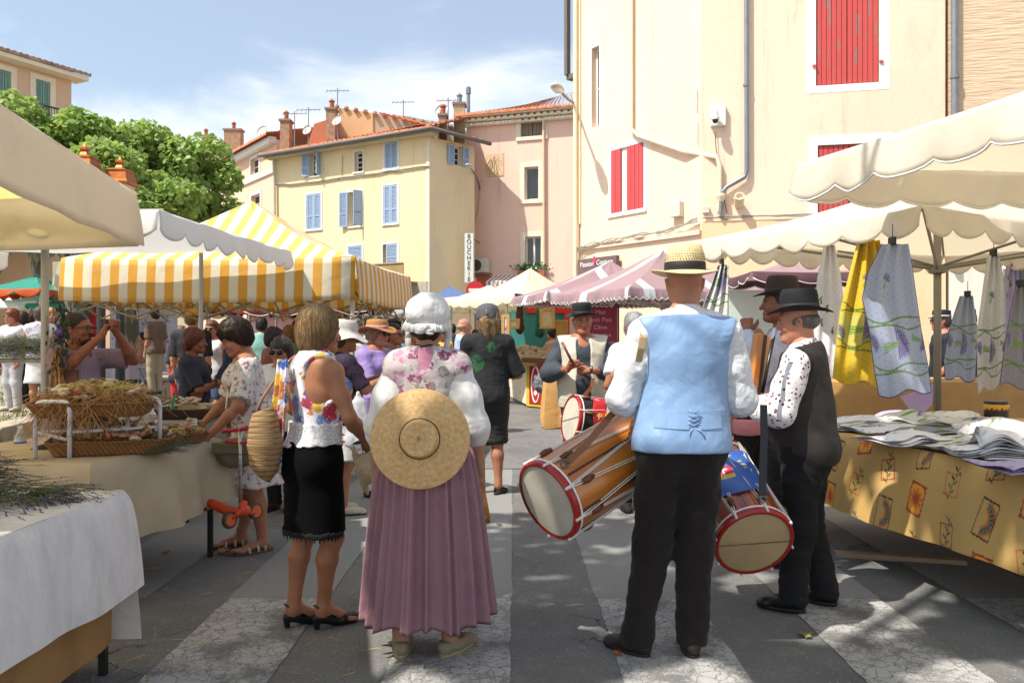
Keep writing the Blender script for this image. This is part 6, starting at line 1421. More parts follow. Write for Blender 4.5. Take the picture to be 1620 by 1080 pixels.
def strands(name,lab,c,ext,n,mat,L_=(.06,.16),parent=None,droop=0.3,w=.0022,seed=1,top=True,curl=1.0):
    rs=random.Random(seed);b=MB()
    for i in range(n):
        x,y=rs.uniform(-1,1),rs.uniform(-1,1);
        if x*x+y*y>1:continue
        p=V3(c[0]+x*ext[0],c[1]+y*ext[1],c[2]+(1-x*x*.6-y*y*.6)*ext[2]*rs.uniform(.4,1.0));a=rs.uniform(0,6.28);l=rs.uniform(*L_);el=rs.uniform(-.2,.45);d=V3(math.cos(a),math.sin(a),el);pts=[p];
        for k in range(4):d=(d+V3(rs.uniform(-.5,.5)*curl,rs.uniform(-.5,.5)*curl,rs.uniform(-.35,.2)-droop*.3)).normalized();q=pts[-1]+d*l/4;q.z=max(q.z,c[2]-.12);pts.append(q)
        b.tube(pts,[w,w*1.1,w,w*.8,w*.5],3,cap=False)
    o=b.build(name,mat,parent,True);return tag(o,lab,name.split('_')[-1],kind='stuff')if parent is None else tag(o,kind='stuff')
def sachet_mesh():
    V=Vol((-.06,-.04,-.02),(.06,.04,.09),.006);V.ell((0,0,.022),(.036,.016,.032),k=.01);V.cone((0,0,.045),(0,0,.064),.008,.007,k=.008);V.ell((0,0,.074),(.022,.008,.014),k=.006);V.disp(wob(.003,90,3));v,f=V.mesh();return v,f
sv_,sf_=sachet_mesh();SM=[]
for nm,c in(('clear sachet of pink petals','#b9826a'),('clear sachet of brown seeds','#a77a52'),('pale organza sachet','#d6c6a6'),('rust fabric sachet','#a8502c'),('cellophane sachet','#c8bca6')):
    o=mesh_np('sachet_tmp',sv_,sf_,M(nm,c,.3,.5,60,.3,90,spec=.7),None,True);SM.append(o.data);bpy.data.objects.remove(o)
def put_sachets(n,c,ext,group,lab,seed,z=.0):
    rs=random.Random(seed)
    for i in range(n):
        x,y=rs.uniform(-1,1),rs.uniform(-1,1);o=bpy.data.objects.new('sachet',SM[rs.randrange(5)]);COL.objects.link(o);o.location=(c[0]+x*ext[0],c[1]+y*ext[1],c[2]+rs.uniform(0,ext[2])*(1-.4*abs(x)));o.rotation_euler=(rs.uniform(.5,2.0),rs.uniform(-.6,.6),rs.uniform(0,6.28));o.scale=[rs.uniform(.85,1.2)]*3;tag(o,lab,'sachet',group)
p1=W(190,700,4.9);bx,by_=p1.x,p1.y
basket('wide rectangular wicker tray of sachets at the front of the beige table',W(180,705,4.85).x,4.85,.782,.30,.22,.07,.35,1.12,1)
put_sachets(46,(W(185,695,4.85).x,4.85,.86),(.25,.17,.06),'sachets in the front wicker tray','small tied sachet lying in the front wicker tray',3)
strands('wood_wool','pale wood wool among the sachets',(W(185,690,4.9).x,4.9,.86),(.26,.18,.06),260,m_pale,(.03,.09),seed=4)
basket('upper wicker tray overflowing with raffia on the white metal rack',W(150,668,4.75).x,4.75,1.0,.28,.17,.07,.25,1.15,1)
strands('raffia','tangled brown raffia hanging over the upper wicker tray',(W(150,655,4.75).x,4.75,1.08),(.33,.2,.08),520,m_raf,(.1,.3),droop=.9,seed=5,w=.002);strands('raffia','loose raffia strands trailing from the rack to the table',(W(110,655,4.62).x,4.62,1.02),(.16,.06,.06),160,m_raf,(.2,.42),droop=1.6,seed=6)
strands('wood_wool','pale yellow wood wool heaped on top of the rack tray',(W(160,645,4.85).x,4.85,1.13),(.26,.13,.07),420,m_pale,(.03,.1),seed=7)
put_sachets(24,(W(160,650,4.8).x,4.8,1.10),(.24,.12,.07),'sachets on the upper rack tray','small sachet half buried in raffia on the upper tray',8)
b_=W(258,688,5.1);basket('small open-weave wicker basket in the middle of the beige table',b_.x,5.05,.782,.12,.10,.06,0,1.2);put_sachets(12,(b_.x,5.05,.84),(.09,.07,.03),'sachets in the open-weave basket','small sachet in the open-weave wicker basket',9);strands('wood_wool','pale wood wool over the open-weave basket',(b_.x,5.05,.85),(.13,.1,.05),160,m_pale,(.03,.08),seed=10)
b_=W(296,684,5.3);basket('shallow ribbed wicker basket at the far end of the beige table',b_.x,5.22,.782,.12,.10,.06,0,1.25);put_sachets(10,(b_.x,5.22,.84),(.09,.07,.03),'sachets in the ribbed basket','small sachet in the ribbed wicker basket',11);strands('wood_wool','pale wood wool over the ribbed basket',(b_.x,5.22,.85),(.13,.09,.05),160,m_pale,(.03,.08),seed=12)
b_=W(232,680,5.2);put_sachets(16,(b_.x,5.2,.80),(.12,.1,.06),'sachets heaped between the baskets','small sachet heaped between the baskets',13);strands('wood_wool','pale wood wool between the baskets',(b_.x,5.2,.86),(.15,.1,.04),120,m_pale,(.03,.08),seed=14)
def card(lab,px,py,d,lines,h=.045,w=.06,stick=True,z0=.8):
    p=W(px,py,d);t_=thing('price_card',lab,'price card',(p.x,p.y,z0),0,'small price cards');b=MB();zc=p.z-z0;b.box((-w/2,0,zc-h/2),(w/2,.002,zc+h/2));b.build('card',M('white card','#e4e2de',.7,.03),t_)
    if stick:b=MB();b.box((-.003,.0025,0),(.003,.006,zc));b.build('stick',M('wood stick','#b59a6a',.8),t_)
    b=MB()
    for i in range(lines):b.box((-w*.38,-.0012,zc+h*.3-i*h*.26),(w*(.3 if i%2 else .38),-.0004,zc+h*.3-i*h*.26+h*.07))
    b.build('lettering',M('pen lettering','#3a3a44',.6,.02,bump=0),t_)
card('white card on a stick in the ribbed basket',304,667,5.2,3);card('tiny white card standing in the raffia',114,613,4.9,2,.04,.028);card('small white label among the sachets of the front tray',172,702,4.7,2,.035,.02,z0=.85)
b=MB();t_=thing('metal_rack','white tubular metal rack holding up the raffia tray','rack',(W(83,730,4.55).x,4.55,.782));rk=M('white enamelled tube','#d9dade',.35,.05)
def rack_loop(x,y):
    for dx in(0,):pass
    b=MB();w=.19;h=.31;pts=[(x-w/2,y,0),(x-w/2,y,h-.04)]+[(x-w/2+.04-.04*math.cos(a),y,h-.04+.04*math.sin(a))for a in(.5,1.0,1.57)]+[(x+w/2-.04+.04*math.sin(a),y,h-.04+.04*math.cos(a))for a in(0,.5,1.0)]+[(x+w/2,y,h-.05),(x+w/2,y,0)];b.tube(pts,.0125,10);b.build('loop',rk,t_,True)
rack_loop(0,0);rack_loop(.38,.28)
for sx in(-.08,.08):
    b=MB();b.tube([(sx,.0,.14),(sx+.38,.28,.14)],.009,8);b.build('rail',rk,t_,True)
b=MB();b.tube([(-.08,0,.14),(.08,0,.10)],.010,8);b.build('rail',rk,t_,True)
# lavender heap on the near table
def lavender(lab,c,ext,n,seed,L_=(.22,.42),parent=None,main=None,spread=.9):
    rs=random.Random(seed);s_=MB();fl=MB()
    for i in range(n):
        x,y=rs.gauss(0,.45),rs.gauss(0,.45);x=max(-1,min(1,x));y=max(-1,min(1,y));p=V3(c[0]+x*ext[0],c[1]+y*ext[1],c[2]+.01+ext[2]*max(0,1-x*x-y*y)*rs.uniform(.3,1));a=(main if main is not None else 0)+rs.uniform(-spread,spread)*(3.14 if main is None else 1);d=V3(math.cos(a),math.sin(a),rs.uniform(-.18,.35));l=rs.uniform(*L_);q=p+d*l;q.z=max(q.z-.25*l*l,c[2]+.006);m_=p.lerp(q,.5)+V3(0,0,.02);s_.tube([p,m_,q],[.0016,.0014,.001],3,cap=False)
        dd=(q-m_).normalized()
        for k in range(6):
            e=q+dd*(.008*k);r=.0045*(1-k*.09)*rs.uniform(.8,1.3);ofs=V3(rs.uniform(-.002,.002),rs.uniform(-.002,.002),rs.uniform(-.002,.002));fl.add([e+ofs+V3(r,0,0),e+ofs+V3(-r,0,0),e+ofs+V3(0,r,0),e+ofs+V3(0,-r,0),e+ofs+V3(0,0,r),e+ofs+dd*.009],[(0,2,4),(2,1,4),(1,3,4),(3,0,4),(0,5,2),(2,5,1),(1,5,3),(3,5,0)])
    t_=thing('lavender_bunch',lab,'lavender',c);
    for mb,nm,mt in((s_,'stems',M('green stem','#6a7248',.8,.3,20)),(fl,'flower_heads',M('dried lavender','#5c5462',.9,.4,40))):
        o=mb.build(nm,mt,t_);o.location=-Vector(c);o['kind']='stuff'
    return t_
lavender('big heap of cut dried lavender on the white cloth',(-2.42,3.2,.785),(.40,.26,.24),2200,3,(.14,.28));lavender('thin layer of lavender at the corner of the white cloth',(-1.95,3.35,.785),(.12,.1,.015),110,4,(.1,.2),main=-.3,spread=.6)
lavender('lavender lying along the front wicker tray',(W(215,722,4.75).x,4.72,.782),(.16,.04,.02),160,5,(.1,.22),main=.5,spread=.3)
par=thing('herb_sprig','bright green herb sprig beside the ribbed basket','herb',(W(287,696,5.1).x,5.1,.783));b=MB()
for i in range(160):
    p=V3(rnd.gauss(0,.018),rnd.gauss(0,.018),rnd.uniform(0,.035));q=Matrix.Translation(p)@Matrix.Rotation(rnd.uniform(0,6.28),4,'Z')@Matrix.Rotation(rnd.uniform(-1.2,1.2),4,'X');w=.007;b.add([q@V3(-w,0,0),q@V3(0,-w,0),q@V3(w,0,0),q@V3(0,w*1.4,0)],[(0,1,2,3)])
tag(b.build('leaves',M('bright green leaf','#5f9c20',.6,.2),par),kind='stuff')
# bread basket, bottle, trays on the third table
p=W(305,660,6.9);basket('dark tray piled with wrapped rolls on the grey cloth',p.x,6.85,.78,.22,.16,.07,.1,1.15,1,M('dark wicker','#4a3524',.8,.3,20,.6,60));rs=random.Random(3)
V=Vol((-.05,-.02,-.02),(.05,.02,.02),.006);V.ell((0,0,0),(.045,.015,.013),k=.01);v_,f_=V.mesh();ro=mesh_np('roll_tmp',v_,f_,M('pale crusty roll','#c8b08c',.7,.4,50));rm=ro.data;bpy.data.objects.remove(ro)
for i in range(34):o=bpy.data.objects.new('wrapped_roll',rm);COL.objects.link(o);o.location=(p.x+rs.gauss(0,.09),6.85+rs.gauss(0,.06),.86+rs.uniform(0,.08));o.rotation_euler=(rs.uniform(-.5,.5),rs.uniform(-.5,.5),rs.uniform(0,3.1));tag(o,'small pale roll heaped on the dark tray','roll','small rolls on the dark tray')
V=Vol((-.25,-.2,-.05),(.25,.2,.15),.012);V.ell((0,0,.02),(.19,.13,.07),k=.02);V.ell((.02,-.02,.10),(.17,.11,.07),k=.02,op='s');V.disp(wob(.012,30,5));v_,f_=V.mesh();tag(mesh_np('wrapping_paper',v_,f_,M('kraft paper','#b59a74',.8,.2),None,True,loc=(p.x+.0,6.9,.83)),'crumpled kraft paper lining the tray of rolls','paper')
bt_=thing('green_bottle','small green glass bottle beside the tray of rolls','bottle',(W(275,650,6.8).x,6.8,.78));b=MB();b.lathe([(.001,0),(.03,0),(.03,.12),(.012,.17),(.012,.21),(.001,.21)],16);b.build('glass',M('green glass','#1f7a3c',.1,.05,bump=0),bt_,smooth='auto')
bt_=thing('water_bottle','clear plastic water bottle with a blue label at the back of the left stall','bottle',(W(32,690,5.2).x,5.2,.68));b=MB();b.lathe([(.001,0),(.035,0),(.035,.14),(.014,.19),(.001,.19)],16);b.build('body',M('clear plastic','#aab4b8',.1,.05,bump=0),bt_,smooth='auto');b=MB();b.lathe([(.036,.06),(.036,.11)],16,cap=False);b.build('label',M('blue label','#2a5aa8',.5),bt_,True);b=MB();b.lathe([(.015,.19),(.015,.21),(.001,.21)],12);b.build('cap',m_white,bt_)
o=MB();o.box((-.35,-.2,0),(.35,.2,.5));o=o.build('crate',M('dark crate','#2a221c',.8),loc=(W(60,760,4.95).x-.1,5.0,.1),bevel=.01);tag(o,'dark crate standing behind the metal rack','crate')
V=Vol((-.3,-.2,-.02),(.3,.2,.3),.02);V.ell((0,0,.08),(.24,.16,.12),k=.05);V.disp(wob(.02,15,4));v_,f_=V.mesh();tag(mesh_np('black_bag',v_,f_,M('black fabric bag','#141416',.8,.1),None,True,loc=(W(75,720,4.9).x,4.98,.60)),'slumped black bag with red trim behind the metal rack','bag')
# ================================================================== centre stall counter
ct=thing('soap_counter','market counter with a white printed cloth and a red and yellow banner front','counter',(.45,16.5,0))
Fc=[Face((W(806,0,19.5).x,19.5),(W(834,0,17).x,17)),Face((W(834,0,17).x,17),(W(862,0,16.6).x,16.6)),Face((W(862,0,16.6).x,16.6),(W(900,0,16.0).x,16.0))]
def panel(fc,s0,s1,z0,z1,o0,o1,mat,name,parent=ct):b=MB();fc.box(b,s0,s1,z0,z1,o0,o1);return b.build(name,mat,parent)
panel(Fc[0],0,Fc[0].L,.06,.93,0,.02,M_spots('pale printed cloth','#e9dcc0',['#d8a0a0','#c8b080','#b0a8c0'],6,.2),'cloth_front');panel(Fc[1],0,Fc[1].L,.03,.88,0,.02,M('yellow banner','#d9b62c',.7),'banner');panel(Fc[1],Fc[1].L*.18,Fc[1].L*.92,.08,.88,.021,.03,M('red banner panel','#a8201e',.7),'banner_panel');panel(Fc[1],-.1,Fc[1].L+.1,.88,1.02,-.2,.06,M('dark wooden box','#6a4426',.7),'wooden_box');panel(Fc[2],0,Fc[2].L,.03,.90,0,.02,M('yellow banner','#d9b62c',.7),'banner')
Tb=Matrix((Fc[1].u,V3(0,0,1),Fc[1].n)).transposed().to_4x4();Tb.translation=Fc[1].T@V3(Fc[1].L*.55,-.035,.48);b=MB();
ring_=[Tb@V3(.12*math.cos(a),.36*math.sin(a),0)for a in np.linspace(0,6.283,30)];b.tube(ring_,.014,5);b.lathe([(.001,0),(.05,0),(.05,.006),(.001,.006)],6,0,Tb@Matrix.Translation((0,.15,0)));b.box((-.085,-.03,0),(.085,.06,.006),0,Tb);b.lathe([(.001,0),(.06,0),(.06,.006),(.001,.006)],4,0,Tb@Matrix.Translation((0,-.17,0)));b.build('emblem',m_pipe,ct)
b=MB();b.box((-.35,.2,.86),(1.0,2.6,.92));b.build('counter_top',M('plywood top','#a08058',.8),ct).location=(0,0,0)
for ch in ct.children:
    if ch.name.split('.')[0]!='counter_top':ch.location=-Vector(ct.location)
sb=MB();sb.box((-.05,-.035,0),(.05,.035,.06));soap=sb.build('soap_tmp',M('wrapped soap','#cdb998',.8,.4,9),bevel=.006);sm_=soap.data;bpy.data.objects.remove(soap)
rs=random.Random(8)
for i in range(60):
    o=bpy.data.objects.new('soap_block',sm_);COL.objects.link(o);r_=i%3;o.location=(W(812+rs.uniform(0,60),0,17.2+r_*.3).x,17.2+r_*.3,.93+r_*.09+rs.randrange(2)*.062);o.rotation_euler=(rs.uniform(-.1,.1),0,rs.uniform(-.4,.4));o.scale=(rs.uniform(.8,1.5),1,rs.uniform(.8,1.8));tag(o,'paper wrapped block stacked on the soap counter','soap','wrapped blocks on the centre counter')
b=MB();b.box((-.5,-.2,0),(.3,.2,.28));tag(b.build('wooden_crate',M('dark wooden box','#6a4426',.7),loc=(W(835,0,18.2).x,18.2,.93)),'dark wooden display crate behind the wrapped soaps','crate')
def frame(lab,px,py,d,w,h,tilt,col,inner,group=None):
    w*=.62;h*=.62;p=W(px,py,d);t_=thing('picture_frame',lab,'picture frame',tuple(p),rnd.uniform(-.3,.3),'framed boards on the centre stall');T=Matrix.Rotation(R(tilt),4,'X');b=MB();f=.06
    for q in(((-w/2,-.02,0),(-w/2+f,.02,h)),((w/2-f,-.02,0),(w/2,.02,h)),((-w/2+f,-.02,0),(w/2-f,.02,f)),((-w/2+f,-.02,h-f),(w/2-f,.02,h))):b.box(*q,0,T)
    b.build('frame',M('pine frame',col,.7),t_);b=MB();b.box((-w/2+f,-.005,f),(w/2-f,.01,h-f),0,T);b.build('board',inner,t_)
frame('small pine framed card on the dark crate',812,520,17.5,.42,.36,-15,'#b8965a',M('framed card','#c8c4b4',.6,.5,20));frame('tall pine framed board leaning at the back of the stall',866,520,18.2,.55,.75,-12,'#b8905a',M('flower paper','#c8bda0',.8,.5,9));frame('pine board beside the vendor girl',886,545,18.4,.6,.9,-8,'#c09a5e',M('plain board','#c0965c',.8,.1));frame('black framed poster with red and lilac print',800,536,15.5,.26,.75,0,'#22201f',M_spots('poster print','#d8c8d0',['#c03a3a','#b080a8','#e8e0e0'],5,.4))
bk_=thing('stall_backdrop','teal cloth backdrop with a red frame behind the soap counter','backdrop',(W(865,0,19.6).x,19.6,0));b=MB();b.box((-1.0,0,1.0),(.55,.03,2.3));b.build('teal_cloth',M('teal cloth','#3e8c88',.8,fold=.3),bk_);m_rf=M('red frame','#e02c20',.5)
for q in(((-.5,-.06,2.02),(.75,-.02,2.16)),((.42,-.06,.9),(.55,-.02,2.019))):b=MB();b.box(*q);b.build('red_bar',m_rf,bk_)
b=MB();b.box((.56,-.0,.5),(.95,.02,2.3));b.build('white_panel',m_white,bk_);b=MB();b.tube([(-.9,0,0),(-.9,0,2.3)],.02,6);b.build('post',m_zinc,bk_)
for i,(px,py,lab)in enumerate(((822,500,'dark red spice string hanging beside the teal cloth'),(854,505,'green garment hanging before the teal cloth'))):
    V=Vol((-.2,-.1,-.4),(.2,.1,.3),.03);V.cone((0,0,.25),(0,0,-.3),.07,.11,k=.03);V.disp(wob(.02,20,i));v_,f_=V.mesh();tag(mesh_np('hanging_garment',v_,f_,M('hanging %d'%i,('#4a2a20','#1f6a58')[i],.8,.4,12),None,True,loc=tuple(W(px,py,18.6))),lab,'hanging goods')
# banner behind the drummer
bn_=thing('banner','dark pink banner with pale lettering behind the black-hatted drummer','banner',(W(950,0,13.6).x,13.6,0));b=MB();b.box((-.22,0,.92),(.28,.02,2.02));b.build('cloth',M('raspberry banner','#8c3048',.7,.15),bn_)
for i,s_ in enumerate(('Miel','Petit Pois','Olive','Verveine','Thym rouge')):text(s_,Matrix.Translation((.0,-.004,1.86-i*.125))@Matrix.Rotation(R(90),4,'X'),.10,M('banner lettering','#cfa3ac',.7,.02,bump=0),parent=bn_)
b=MB();b.tube([(-.24,.03,0),(-.24,.03,2.05)],.015,6);b.tube([(.3,.03,0),(.3,.03,2.05)],.015,6);b.build('stand',M('dark green post','#2a3a34',.5),bn_)
tc_=[(W(905,0,13).x+.8,13.0),(W(905,0,13).x+.8,14.2),(W(868,0,13.4).x,14.4),(W(868,0,13.2).x,13.0)]
o=cloth_box('tablecloth',0,0,.88,tc_,[(.3,.3),(.4,.4),(.84,.84),(.86,.86)],M('ochre table cover','#c89a58',.85,.15,fold=.5),None,flare=.10,folds=(.03,9),seed=31);tag(o,'ochre cloth covering the stall table behind the drummer','tablecloth')
tc_=[(2.6,12.6),(2.6,13.4),(1.02,13.4),(1.02,12.6)]
o=cloth_box('tablecloth',0,0,.86,tc_,[(.6,.6),(.6,.6),(.82,.82),(.82,.82)],M('lilac cover','#cabddc',.85,.1,fold=.4),None,flare=.05,seed=32);tag(o,'lilac tablecloth visible on both sides of the drummer','tablecloth')
V=Vol((-.3,-.2,-.25),(.3,.2,.25),.02);V.ell((0,0,0),(.22,.14,.2),k=.05);V.disp(wob(.02,40,4));v_,f_=V.mesh();tag(mesh_np('lavender_bundle',v_,f_,M('grey lavender heads','#7a7a80',.95,.6,60,.9,40),None,True,loc=tuple(W(861,606,15.8))),'grey dried lavender bundle leaning on the counter front','lavender')
hb_=thing('hay_bale','straw bale standing behind the blue-vest man','hay bale',(1.95,6.9,0));b=MB();b.box((-.24,-.2,0),(.2,.2,.6));b.build('bale',M('straw bale','#b08a4c',.9,.6,30,1.0,60,bd=.03),hb_,bevel=.03);strands('straw','',(0,0,.3),(.26,.22,.33),400,M('straw litter','#b79d62',.8),(.05,.16),parent=hb_,seed=9)
wp=thing('white_poster_board','pale green poster board with blue jars behind the two musicians','poster',(W(1185,0,10.5).x,10.5,0));b=MB();b.box((-.4,0,.6),(.45,.03,2.05));b.build('board',M('pale mint poster','#cfe0d8',.5,.05),wp);b=MB();b.box((-.48,-.003,1.15),(-.18,-.0005,1.42));b.box((-.15,-.003,1.05),(.05,-.0005,1.3));b.build('jar_print',M('blue jar print','#3a86b8',.5,.1),wp)
# distant left: hung printed cloth, table, chair, pole
hg=thing('hanging_cloth','large white cloth with lilac flower print hung at the back of the left market','cloth',tuple(W(215,485,22)));b=MB();n=24
for i in range(n):
    x0,x1=-.65+1.75*i/n,-.65+1.75*(i+1)/n;y0,y1=.04*math.sin(i*1.1),.04*math.sin((i+1)*1.1);b.add([(x0,y0,0),(x1,y1,0),(x1,y1,-1.25),(x0,y0,-1.25)],[(0,1,2,3)])
b.build('cloth',M_spots('lilac flower print','#d6d0e0',['#8a6aa0','#a888b8','#7a8a70'],9,.22),hg,True);b=MB();b.tube([(-.7,.05,0),(1.15,.05,0)],.02,6);b.tube([(-.7,.05,-1.6),(-.7,.05,0)],.02,6);b.build('rail',m_zinc,hg)
o=MB();o.box((-.35,0,-.55),(.45,.03,.15));tag(o.build('red_cloth',M('crimson cloth','#b0202c',.8,fold=.4),loc=tuple(W(130,492,17))),'crimson cloth hanging left of the lilac print','cloth')
tf=[(W(232,0,21).x,20),(W(232,0,21).x,21.5),(W(160,0,21).x,21.5),(W(160,0,20).x,20)]
o=cloth_box('tablecloth',0,0,1.02,tf,[(.6,.6)]*4,M('pale lilac cover','#cbbdca',.85,.15,fold=.4),None,flare=.04,seed=33);tag(o,'pale lilac tablecloth on the far left terrace table','tablecloth')
tf=[(W(285,0,22).x,21),(W(285,0,22).x,22.5),(W(236,0,22).x,22.5),(W(240,0,21).x,21)]
o=cloth_box('tablecloth',0,0,1.0,tf,[(.45,.45)]*4,M('pale lilac cover','#cbbdca',.85,.15,fold=.4),None,flare=.04,seed=34);tag(o,'lilac tablecloth of goods right of the folding chair','tablecloth')
ch=thing('folding_chair','beige folding chair beside the far lilac table','chair',(W(238,0,19.5).x,19.5,tz));b=MB();b.box((-.2,.15,.5),(.2,.19,1.0));b.build('backrest',m_cr,ch);b=MB();b.box((-.2,-.2,.43),(.2,.15,.46));b.build('seat',m_cr,ch)
for x in(-.2,.2):
    b=MB();b.tube([(x,-.25,0),(x,.18,1.0)],.014,6);b.build('leg',m_zinc,ch);b=MB();b.tube([(x,.25,0),(x,-.18,.45)],.014,6);b.build('leg',m_zinc,ch)
b=MB();b.tube([(0,0,0),(0,0,3.0)],.07,10);tag(b.build('iron_column',M('dark iron column','#3a3a3a',.5),smooth='auto',loc=(W(160,0,13.5).x,13.5,tz)),'dark iron column behind the photographing man','column')
b=MB();b.tube([(0,0,0),(.02,0,2.6)],[.24,.2],14);tag(b.build('tree_trunk',m_bark,smooth=True,loc=(W(100,0,16).x,16,tz)),'pale plane trunk behind the teal parasol','tree trunk')
o=MB();o.box((-.7,0,0),(.9,.6,.04));o=o.build('tray_table',M('grey planks','#8d7f66',.8),loc=(W(-10,575,9.5).x,9.5,W(0,574,9.5).z));tag(o,'wooden display tray of dried herbs at the far left','tray');lavender('heap of greenish dried herbs on the far left wooden tray',(W(10,570,9.5).x,9.7,W(0,574,9.5).z+.04),(.55,.22,.25),1500,15,(.15,.35))
b=MB();[b.tube([(x,.3,-1.2),(x,.3,0)],.025,6)for x in(-.6,.8)];o=b.build('trestle',M('grey planks','#8d7f66',.8),loc=(W(-10,575,9.5).x,9.5,W(0,574,9.5).z));tag(o,'wooden trestle under the herb tray at far left','trestle')
# ================================================================== people
def at(px,d):return((px-CX)/F*d,d,0)
def zy(py,d):return CH+(HY-py)/F*d
m_blk=M('black cloth','#16161a',.85,.1,8,.2,200,fold=.4)
def Mc(name,col,rough=.8,var=.1,fold=.55,**k):return M(name,col,rough,var,6,.2,260,fold=fold,**k)
from mathutils.bvhtree import BVHTree
def bvh(o):return BVHTree.FromPolygons([v.co.copy()for v in o.data.vertices],[tuple(f.vertices)for f in o.data.polygons])
# ---------------- woman in the mauve skirt
d1=3.83;p=thing('person','woman in a white bonnet, paisley shawl and long pleated mauve skirt seen from behind','person',at(676,d1))
q=skeleton(1.64,.88,elL=(-.222,-.01,1.03),wrL=(-.245,.05,.79),elR=(.222,-.01,1.03),wrR=(.245,.06,.79),head=(-4,4,0))
body(p,q,'#b08568',fem=True,res=.007,hands=((None,(.0,.08,-1)),(None,(.0,.08,-1))),curl=(.3,.7))
m_wl=Mc('white cotton','#dcd8d2',.85,.05,.6)
shirt(p,q,m_wl,'blouse',sleeve=(.66,.66),hem=.02,res=.0075,fem=True,puff=.010,fold=.006,sl_g=.016,neck=.0)
m_pk=Mc('pink lining','#c8859a')
V=Vol(q['nck']+A(-.3,-.25,-.36),q['nck']+A(.3,.25,.08),.0065);torso(V,q,.022,True,k=.05)
for L in 'LR':V.cone(q['nck']+A(0,0,-.01),q['sh'+L]+A(0,0,-.01),.055,.052,k=.04)
sx_=.60;zc=q['nck'][2]-.26
V.cut((0,0,zc),(sx_,0,-1));V.cut((0,0,zc),(-sx_,0,-1));V.cut(q['nck']+A(0,0,.03),(0,.3,1));V.ell(q['nck']+A(0,-.09,.02),(.035,.05,.085),k=.008,op='s');V.disp(wob(.002,20,2,1,True))
t=NT('paisley shawl');o_=t.obj();w_=t.n('Mix',data_type='VECTOR');t.set(w_,0,.08);t.set(w_,4,o_);t.set(w_,5,t.noise(14,3).outputs['Color'])
vo=t.n('TexVoronoi',{'Vector':w_.outputs[1],'Scale':46.0});vo2=t.n('TexVoronoi',{'Vector':w_.outputs[1],'Scale':22.0});s2=t.n('SeparateColor',{0:vo2.outputs['Color']});cr_=t.n('ValToRGB');cr_.color_ramp.interpolation='CONSTANT';E=cr_.color_ramp.elements;E[0].color=(*lin('#b8aca6'),1);E[1].position=.38;E[1].color=(*lin('#8f8478'),1)
for pos,c_ in((.55,'#b9849a'),(.72,'#8e4a68'),(.86,'#cfc3bc')):e=E.new(pos);e.color=(*lin(c_),1)
t.set(cr_,0,s2.outputs[0]);cc=t.mix(t.ramp(vo.outputs['Distance'],.5,.68),cr_.outputs[0],'#bfb0ae');cc=t.mix(t.ramp(t.noise(7,3),.5,.6,0,.3),cc,'#b87a90');t.P(Base_Color=cc,Roughness=.75);t.bump(vo.outputs['Distance'],.3,.003)
sh=vobj(V,'shawl',t.m,p)
V=Vol(q['nck']+A(-.3,-.25,-.36),q['nck']+A(.3,.25,.08),.0065);torso(V,q,.018,True,k=.05)
for L in 'LR':V.cone(q['nck']+A(0,0,-.01),q['sh'+L]+A(0,0,-.01),.051,.048,k=.04)
V.cut((0,0,zc-.016),(sx_,0,-1));V.cut((0,0,zc-.016),(-sx_,0,-1));V.cut(q['nck']+A(0,0,.02),(0,.3,1));vobj(V,'shawl_border',m_pk,p)
# skirt: deep irregular pleats
nth,nzz=420,46;th=np.linspace(0,2*np.pi,nth,endpoint=False);rs=np.random.RandomState(4);kn=26;cen=(np.arange(kn)+rs.rand(kn)*.75)/kn*2*np.pi;wd=rs.uniform(.05,.12,kn);am=rs.uniform(.5,1,kn);pl=np.zeros(nth)
for c_,w_,a_ in zip(cen,wd,am):
    dd=np.abs((th-c_+np.pi)%(2*np.pi)-np.pi);pl+=a_*np.exp(-(dd/w_)**2*3)
pl=np.clip(pl,0,1.1);vs=[];ztop,zbot=1.03,.165
for i in range(nzz+1):
    f_=i/nzz;z=ztop+(zbot-ztop)*f_;r0=np.interp(f_,[0,.12,.3,.6,1],[.15,.205,.232,.262,.298]);ry=r0*np.interp(f_,[0,.3,1],[.78,.82,.86]);A_=np.interp(f_,[0,.1,.4,1],[.012,.030,.052,.062]);k_=A_*(pl-.5)+.003*np.sin(th*57)*(1-f_)+.006*np.sin(th*3+f_*3)*f_
    hem_=(.012*np.sin(th*4+1)+.01*np.sin(th*9))*f_**6
    vs.append(np.stack([(r0+k_)*np.sin(th),-.015-.02*f_+(ry+k_)*np.cos(th),np.full(nth,z)+hem_],1))
vs.append(vs[-1]*np.array([.97,.97,1])+[0,0,.02]);v=np.concatenate(vs);i=np.arange(nth);f=np.concatenate([np.stack([i+r*nth,(i+1)%nth+r*nth,(i+1)%nth+(r+1)*nth,i+(r+1)*nth],1)for r in range(nzz+1)])
mesh_np('skirt',v,f,M('mauve linen','#9d737a',.8,.2,4,.35,240,stretch=(1,1,.6),fold=.5,fs=9,bd=.002),p,True)
